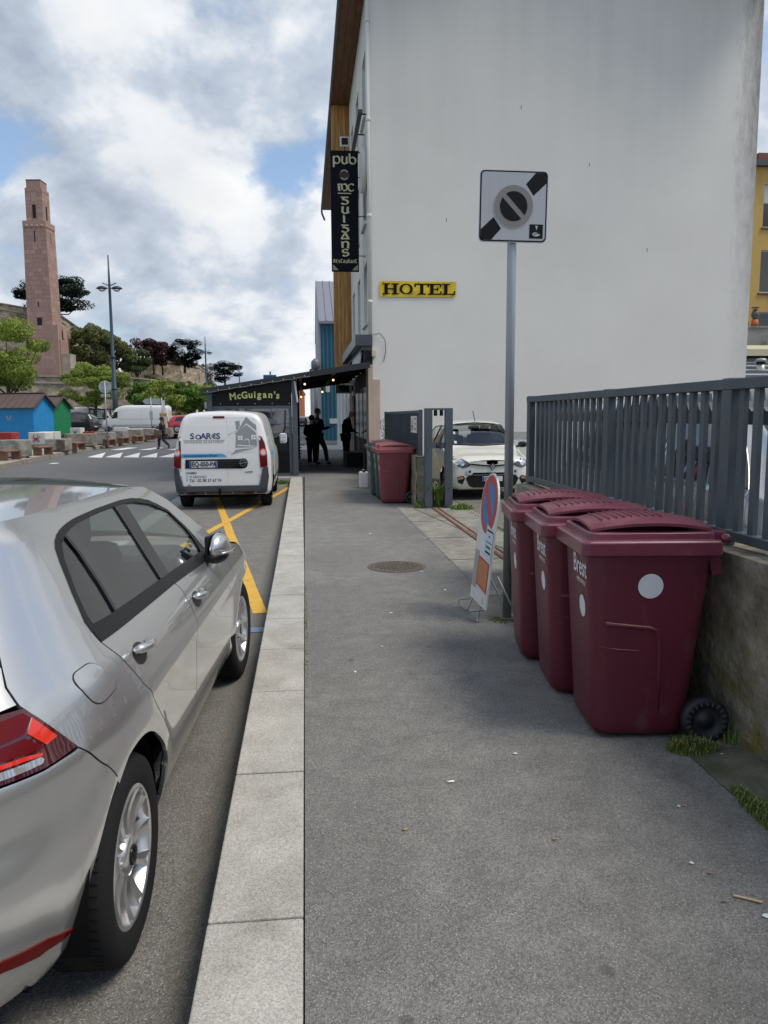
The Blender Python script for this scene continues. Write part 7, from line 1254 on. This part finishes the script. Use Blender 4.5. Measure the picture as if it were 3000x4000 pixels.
# ---------------------------------------------------------------- trees
def leafmat(n, c_, v=.35):
    m = mat(n, c_, .6, var=v, vs=1.1, space='World'); t, b = nodes_of(m); o = [x for x in t.nodes if x.type == 'OUTPUT_MATERIAL'][0]; tr = t.nodes.new('ShaderNodeBsdfTranslucent'); mx = t.nodes.new('ShaderNodeMixShader'); mx.inputs[0].default_value = .42
    t.links.new(b.inputs['Base Color'].links[0].from_socket, tr.inputs[0]); t.links.new(b.outputs[0], mx.inputs[1]); t.links.new(tr.outputs[0], mx.inputs[2]); t.links.new(mx.outputs[0], o.inputs[0]); return m
M_bark = mat('bark', (.07,.055,.042), .9, var=.3, vs=6, bump=.4)
def leaves(rn, clumps, n, size, flat=0.):
    q = MB(); vs_ = []; fs = []
    for i in range(n):
        c_, r_ = clumps[rn.randrange(len(clumps))]
        while True:
            d = Vector((rn.uniform(-1,1), rn.uniform(-1,1), rn.uniform(-1,1)))
            if .05 < d.length < 1: break
        d = d.normalized()*(d.length**.55); p_ = Vector(c_) + Vector((d.x*r_[0], d.y*r_[1], d.z*r_[2])); s_ = size*(.5+rn.random()); nn = (d + Vector((rn.gauss(0,.6), rn.gauss(0,.6), rn.gauss(.35,.5)))).normalized()
        if flat: nn = (nn*(1-flat) + Vector((0,0,1))*flat).normalized()
        a = nn.orthogonal().normalized(); a.rotate(Matrix.Rotation(rn.random()*6.28, 3, nn)); b_ = nn.cross(a); k = len(vs_)
        vs_ += [p_ - a*s_*.5, p_ + b_*s_*.32 + nn*s_*.06, p_ + a*s_*.55, p_ - b_*s_*.32 + nn*s_*.06]; fs.append((k,k+1,k+2,k+3))
    return q.add(vs_, fs)
def tree(label, name, loc, h, crown, n, size, mt, seed, trunk_r=.14, flat=0., group=None, bough=6, thb=.35, ncl=26, cat='tree'):
    """crown = (cz, rx, ry, rz) ellipsoid filled with uneven clumps; limbs run from the tapered trunk to the clumps"""
    rn = random.Random(seed); T_ = thing(name, label, cat, loc, 0, group); cz, rx, ry, rz = crown; cl = []
    for i in range(ncl):
        while True:
            d = Vector((rn.uniform(-1,1), rn.uniform(-1,1), rn.uniform(-1,1)))
            if d.length < 1: break
        d = d.normalized()*d.length**.45; k = rn.uniform(.18,.40); cl.append(((d.x*rx*.82, d.y*ry*.82, cz + d.z*rz*.82), (rx*k, ry*k, rz*k*rn.uniform(.5,.9))))
    leaves(rn, cl, n, size, flat).build('crown', mt, T_)
    q = MB(); top = cz + rz*.1; bend = rn.uniform(-.03,.03)*h; q.tube([(0,0,-.1),(bend*.4,0,h*thb*.5),(bend,0,h*thb),(bend*1.2,.1,top)], [trunk_r*1.25,trunk_r,trunk_r*.85,trunk_r*.3], 8)
    for i in range(bough): c_ = Vector(cl[i][0]); b0 = Vector((bend,0,h*thb*rn.uniform(.85,1.1))); md = b0.lerp(c_, .5) + Vector((0,0,-.08*h*rn.random())); q.tube([b0, md, c_], [trunk_r*.5,trunk_r*.33,trunk_r*.12], 6)
    q.build('trunk', M_bark, T_); return T_
ML1 = leafmat('leaf_spring', (.23,.30,.045)); ML2 = leafmat('leaf_spring_dark', (.10,.19,.02)); ML3 = leafmat('leaf_olive', (.15,.165,.055)); ML4 = leafmat('leaf_copper', (.075,.026,.028)); ML5 = leafmat('leaf_cedar', (.018,.035,.018)); ML6 = leafmat('leaf_pine', (.016,.036,.016)); ML7 = leafmat('leaf_bush', (.075,.11,.03))
tree('bright spring-green street tree over the blue hut', 'street_tree', (-21.2, 58, .2), 8, (5.9,3.3,3.0,2.7), 13000, .19, ML1, 3, .15, group='spring green street trees')
tree('spring-green young tree inside the timber guard', 'street_tree', (-19.4, 74.2, .27), 6.5, (4.4,3.2,2.6,2.15), 13000, .18, ML1, 5, .12, group='spring green street trees')
for i, (px, Y, cz, r_, sd) in enumerate(((640,98,3.9,2.6,8),(735,101,4.0,2.5,9),(810,104,3.5,2.2,10),(570,108,4.2,2.6,12))): p = at(px, 1600, Y); tree(('spring-green tree nearest the lamp by the slope','spring-green tree in the middle of the slope foot','spring-green tree at the low end of the slope','spring-green tree beside the rampart corner')[i], 'street_tree', (p.x, Y, .27), 6, (cz,r_,r_,2.3), 5200, .29, (ML1, ML2)[i % 2], sd, .12, group='spring green street trees')
# ---------------------------------------------------------------- ramparts, hill, tower
M_ramp = mat('rampart_stone', (.30,.25,.185), .95, var=.3, vs=.5, bump=.6, bs=3, space='World'); t, b = nodes_of(M_ramp); g = t.nodes.new('ShaderNodeNewGeometry'); pos = g.outputs['Position']; mp = t.nodes.new('ShaderNodeMapping'); mp.inputs['Scale'].default_value = (1.0,1.0,1.5); t.links.new(pos, mp.inputs[0])
vo = t.nodes.new('ShaderNodeTexVoronoi'); vo.inputs['Scale'].default_value = 1.5; t.links.new(mp.outputs[0], vo.inputs['Vector']); sp = t.nodes.new('ShaderNodeSeparateColor'); t.links.new(vo.outputs['Color'], sp.inputs[0]); src = b.inputs['Base Color'].links[0].from_socket
c = mix(t, .7, src, mix(t, 1, src, ramp(t, sp.outputs[0], [(0,(.5,.47,.44)),(.55,(1,1,1)),(1,(1.5,1.45,1.35))]), 'MULTIPLY')); c = mix(t, ramp(t, noi(t, pos, .35, 6, .65), [(.56,(0,0,0)),(.70,(.7,.7,.7))]), c, (.12,.11,.06)); t.links.new(c, b.inputs['Base Color'])
M_ledge = mat('ledge_stone', (.33,.29,.23), .95, var=.25, vs=.6, space='World')
def rampart(name, label, pts_, z0, seed, batter=.12, ledge=True, par=1.3):
    """battered masonry wall along a plan polyline with heights; pts: (x, y, ztop)"""
    R_ = thing(name, label, 'rampart', (pts_[0][0], pts_[0][1], z0)); o = Vector((pts_[0][0], pts_[0][1], z0)); q = MB(); P_ = []
    for a, e in zip(pts_, pts_[1:]):
        k = max(2, int(math.hypot(e[0]-a[0], e[1]-a[1])/1.2)); P_ += [tuple(a[j] + (e[j]-a[j])*i/k for j in range(3)) for i in range(k)]
    P_.append(tuple(pts_[-1])); nz = 14; vs_ = []
    for i, (x, y, zt) in enumerate(P_):
        tx = P_[min(i+1,len(P_)-1)][0]-P_[max(i-1,0)][0]; ty = P_[min(i+1,len(P_)-1)][1]-P_[max(i-1,0)][1]; l_ = math.hypot(tx, ty) or 1; nx_, ny_ = ty/l_, -tx/l_
        for j in range(nz+1):
            z = z0 + (zt-z0)*j/nz; of = batter*(zt-z) + .22*noise.noise((x*.3, y*.3, z*.5 + seed)) + .1*noise.noise((x*1.1, z*1.3, seed)); vs_.append((x+nx_*of-o.x, y+ny_*of-o.y, z-o.z))
    n_ = nz+1; q.add(vs_, [(i*n_+j, (i+1)*n_+j, (i+1)*n_+j+1, i*n_+j+1) for i in range(len(P_)-1) for j in range(nz)], False); q.build('masonry', M_ramp, R_)
    tp = MB(); back = [(x+.4*0, y+3, zt) for x, y, zt in P_]; tp.add([(x-o.x,y-o.y,zt-o.z) for x,y,zt in P_] + [(x-o.x,y-o.y,zt-o.z) for x,y,zt in back], [(i,i+1,len(P_)+i+1,len(P_)+i) for i in range(len(P_)-1)]); tp.build('wall_top', M_ledge, R_)
    if ledge:
        for dz, th in ((par, .35), (.12, .22)):
            for a, e in zip(pts_, pts_[1:]): MB().bar((a[0]-o.x,a[1]-o.y-.15,a[2]-dz-o.z),(e[0]-o.x,e[1]-o.y-.15,e[2]-dz-o.z), .55, th).build('string_course', M_ledge, R_)
    return R_
rampart('lower_rampart', 'lower stone rampart wall running behind the car park', [(-95,150,9.9),(-55.7,150,9.5),(-33.7,150,9.2),(-29.2,151,8.8),(-27.5,156,8.6),(-27.5,175,8.2)], -.1, 1)
rampart('upper_rampart', 'high rough stone bastion wall behind the tall tower', [(-110,166,27.5),(-63.6,173,25.8),(-52.6,175.5,24.0),(-59.3,229,24.0)], 8.0, 2, .10)
rampart('far_bastion', 'curved stone bastion wall beyond the copper tree', [(-47,214,17.6),(-39,213,17.3),(-33,215,17.0),(-29.2,221,16.2),(-29,240,15.5)], 5, 3, .1, par=1.0)
struct(MB().grid(lambda u, v: (-130 + 103*u, 152 + 24*v, 8.9 - .6*u), 6, 4).build('rampart_terrace', mat('terrace_earth', (.14,.12,.085), .95, var=.25, vs=.4, space='World')))
def hillz(x, y):
    if x < -28.5 and y < 177: return -.4
    s_ = (-27 - x); b0 = 7.5/(1+math.exp(-(s_+12)/5)); k = min(1, max(0, (y-118)/45)); return b0*k + 1.1*noise.noise((x*.12, y*.12, 0)) * k + 3*min(1, max(0, (y-170)/60))*min(1, max(0, (-12-x)/10))
hm_ = MB(); hm_.grid(lambda u, v: (lambda x, y: (x, y, hillz(x, y)))(-140 + 134*u, 116 + 190*v), 60, 60); struct(hm_.build('hillside', mat('hill_grass', (.075,.085,.03), .95, var=.4, vs=.35, bump=.5, bs=2, dirt=(.14,.10,.06), ds=.25, dt=(.5,.65), space='World')))
MB_b = [(335,186,10.5,8,'olive'),(385,188,11.5,9,'olive'),(420,186,11.5,8,'olive'),(480,190,10.5,7,'olive'),(530,188,9.5,6.5,'bush')]
for i, (px, Y, cz, r_, kd) in enumerate(MB_b): p = at(px, 1460, Y); tree(('big olive-green tree right of the tower','tall olive-green tree behind the bastion face','olive-green tree in the middle of the bank','olive-green tree sloping towards the copper tree','dull green tree under the copper tree')[i], 'bank_tree', (p.x, Y, 6.5), 12, (cz-1.0+ (2.0 if i < 2 else 0), r_*.56, r_*.5, 5.4-.4*i), 9000, .42, ML3 if kd == 'olive' else ML7, 20+i, .25, group='trees on the bank')
for i, (px, Y) in enumerate(((548,201),(600,204),(635,207))): p = at(px, 1420, Y); tree(('dark copper-leaved tree at the left of its pair','round copper-leaved tree on top of the bastion','copper-leaved tree nearest the dark cedar')[i], 'copper_tree', (p.x, Y, 12.5), 9, (5.8-.5*(i == 2),4.0,3.4,3.3), 7000, .36, ML4, 30+i, .2, group='copper-leaved trees')
p = at(722, 1440, 206); tree('dark layered cedar standing on the bastion', 'cedar', (p.x, 206, 13), 9, (5.2,4.8,4,4.2), 9000, .5, ML5, 41, .28, .75, ncl=30); p = at(880, 1500, 240); tree('dark spreading cedar on the low end of the hill', 'cedar', (p.x, 240, 10), 9, (5.0,5.8,4,3.6), 8000, .5, ML5, 43, .3, .7, ncl=30); p = at(800, 1480, 236); tree('bare brownish tree beside the spreading cedar', 'bare_tree', (p.x, 236, 9.5), 8, (4.8,3.0,3,3.4), 1200, .35, mat('twig_brown', (.12,.09,.07), .9), 44, .2)
tree('large dark stone pine spreading behind the tower', 'stone_pine', (-57.5, 192, 22.0), 16, (8.6,9.2,5,4.6), 15000, .45, ML6, 51, .4, .4, bough=12, thb=.25, ncl=34)
r_ = random.Random(5)
for i in range(60): px = r_.uniform(530, 960); Y = r_.uniform(120, 200); p = at(px, 1560, Y); z = hillz(p.x, Y); tree('low green shrub on the grassy slope', 'shrub', (p.x, Y, z-.2), 2.5, (1.2,2.3*r_.uniform(.7,1.3),1.8,1.5), 700, .32, (ML7,ML2,ML3)[i % 3], 60+i, .06, group='shrubs on the slope', bough=2, ncl=9, cat='shrub')
for i, (px, Y) in enumerate(((575,152),(540,151),(585,158))): p = at(px, 1500, Y); tree('dark ivy bush hanging over the rampart end', 'shrub', (p.x, Y+.6, 7.0), 2.5, (1.2,2.0,1.4,1.6), 600, .4, ML7, 95+i, .06, group='bushes on the rampart end', bough=2, ncl=9, cat='shrub')
for i, px in enumerate((522,538,552,566)): p = at(px, 1440, 197); q = thing('pale_pole', 'thin pale flagpole standing under the copper trees', 'pole', (p.x, 197, 9), 0, 'pale poles on the bank'); MB().lathe([(.12,0),(.09,8.2)], n=8).build('shaft', M_sgb, q); MB().lathe([(.12,8.2),(.05,8.35)], n=8).build('cap', M_sgb, q)
# --- pink granite memorial tower
M_pk = [mat('pink_granite_%d' % i, c_, .85, var=.10, vs=2) for i, c_ in enumerate(((.335,.215,.175),(.305,.19,.155),(.37,.245,.205),(.32,.205,.17)))]
TWR = thing('stone_tower', 'tall square pink granite tower rising from the ramparts', 'tower', (-52.2, 170, 8.4), R(-5)); rt_ = random.Random(9)
def wof(z): return 5.5 - .9*min(1, z/33)
# frame: corner nearest the camera follows the taper; faces run along -x (left face, y = y0) and +y (right face, x = x0)
def cx0(z): return .42*(1-min(1, z/33))
MB().prism([(0,0)]*0 or [(cx0(0)-5.5,0),(cx0(0),0),(cx0(33)-.02,33),(cx0(33)-4.58,33)], (0,.06,0), (1,0,0), (0,0,1), (0,4.6,0)).build('core', M_pk[1], TWR)
nC = 37; hC = 33/nC
for i in range(nC):
    z0, z1 = i*hC, (i+1)*hC - .025; w0 = wof(z0); nb = 4; sh_ = .5*(i % 2)
    xs = [0] + [(k + (.5 if i % 2 else 0) + rt_.uniform(-.12,.12))/nb for k in range(0 if i % 2 else 1, nb)] + [1]
    for a, e in zip(xs, xs[1:]):
        xl, xr = cx0(z0) - w0*e, cx0(z0) - w0*a - .02
        if 4 < z0 < 26.5 or True: MB().box(xl, xr, 0 + rt_.uniform(-.01,.01), .055, z0, z1).build('stone', M_pk[rt_.randrange(4)], TWR)
    ys2 = [0, .28 + .1*(i % 2), .62 + .1*(i % 2), 1]
    for a, e in zip(ys2, ys2[1:]): MB().box(cx0(z0)-.06, cx0(z0)+rt_.uniform(0,.012), .06 + 4.6*a, .06 + 4.6*e - .02, z0, z1).build('stone', M_pk[rt_.randrange(4)], TWR)
def slit(x, z0, z1, w=.22, y=-.015): MB().box(x-w/2, x+w/2, y-.01, y+.03, z0, z1).build('window_slit', M_dark, TWR)
def slit_r(y, z0, z1, w=.22): MB().box(cx0(z0)-.02, cx0(z0)+.02, y-w/2, y+w/2, z0, z1).build('window_slit', M_dark, TWR)
slit(-2.3, 29.2, 31.4); slit_r(2.3, 29.2, 31.4); slit(-2.4, 16.2, 17.2); MB().box(-2.85,-1.85,-.03,.02,12.4,13.9).build('doorway', M_dark, TWR); MB().box(-3.0,-1.7,-.06,-.012,14.1,14.9).build('relief_panel', M_pk[2], TWR)
MB().box(-4.66,.06,-.06,4.72,32.2,33.4).build('cornice', M_pk[0], TWR)
for i in range(4): q = MB().ball((-.7-i*1.05,-.1,32.35), (.28,.12,.3), 10, 6).build('swag', M_pk[2], TWR); q = MB().ball((.1,.8+i*1.05,32.35), (.12,.28,.3), 10, 6).build('swag', M_pk[2], TWR)
MB().box(-4.0,-.55,.5,4.1,33.4,40.0).build('belfry', M_pk[3], TWR)
for i in range(8):
    z0 = 33.4 + i*.82
    for k in range(3): MB().box(-3.99+k*1.15,-3.99+k*1.15+1.13,.47,.499,z0+.01,z0+.80).build('stone', M_pk[rt_.randrange(4)], TWR); MB().box(-.549,-.52,.5+k*1.2,.5+k*1.2+1.18,z0+.01,z0+.80).build('stone', M_pk[rt_.randrange(4)], TWR)
MB().box(-2.65,-1.95,.44,.468,34.0,36.7).build('belfry_opening', M_dark, TWR); MB().box(-.519,-.49,1.9,2.6,34.0,36.7).build('belfry_opening', M_dark, TWR); MB().box(-2.75,-1.85,.42,.466,37.2,38.5).build('relief_panel', M_pk[2], TWR); MB().box(-.518,-.48,1.8,2.7,37.2,38.5).build('relief_panel', M_pk[2], TWR)
for i in range(5): MB().box(-3.6+i*.72,-3.35+i*.72,.42,.467,39.2,39.5).build('dentil', M_pk[1], TWR); MB().box(-.518,-.47,.8+i*.65,1.05+i*.65,39.2,39.5).build('dentil', M_pk[1], TWR)
MB().box(-3.75,-.85,.75,3.9,40.0,41.5).build('cap', M_pk[3], TWR); MB().box(-3.8,-.8,.7,3.95,41.5,41.7).build('cap_slab', mat('cap_dark', (.10,.085,.08), .9), TWR)
bp2 = MB(); bp2.box(cx0(0)-.3, cx0(0)+.75, .2, 5.2, 0, 12.5); bp2.box(cx0(0)-.1, cx0(0)+1.05, .7, 4.7, 0, 9.5); bp2.build('relief_buttress', M_pk[0], TWR)
for i in range(10): MB().box(cx0(0)+.75, cx0(0)+1.09, 1.1 + .33*i, 1.1 + .33*i + .22, .1, 9.3).build('fluting', M_pk[(i*7) % 4], TWR)
MB().box(cx0(0)+1.06, cx0(0)+1.12, 2.2, 3.4, 9.9, 12.0).build('carved_panel', M_pk[2], TWR)
for x0, x1, z1 in ((-7.6,-5.6,9.5),(-6.8,-5.3,6.2)): MB().box(x0, x1, .3, 3, 0, z1).build('flanking_pier', M_ledge, TWR)
MB().box(1.5,3.2,.8,4.0,0,6.6).build('flanking_pier', M_ledge, TWR); MB().box(3.2,5.0,.8,4.0,0,3.6).build('flanking_pier', M_ledge, TWR)
# --- lawn grass
def lawn_grass():
    rn = random.Random(2); vs_ = []; fs = []
    for i in range(9000):
        y = 27 + 40*rn.random()**.7; x = lx(y) - 2.1 - 9*rn.random()**1.3; z = .05 + .23*(lx(y)-2-x)/(70+lx(y)-2); k = len(vs_); a = rn.random()*6.28; w = .05; h = .05+.06*rn.random(); dx, dy = math.cos(a)*w, math.sin(a)*w
        vs_ += [(x-dx,y-dy,z),(x+dx,y+dy,z),(x+rn.uniform(-.04,.04),y,z+h)]; fs.append((k,k+1,k+2))
    q = MB(); q.add(vs_, fs); o_ = q.build('lawn_grass', M_gra); o_['kind'] = 'stuff'; o_['label'] = 'short green grass on the lawn by the huts'; o_['category'] = 'grass'
lawn_grass()
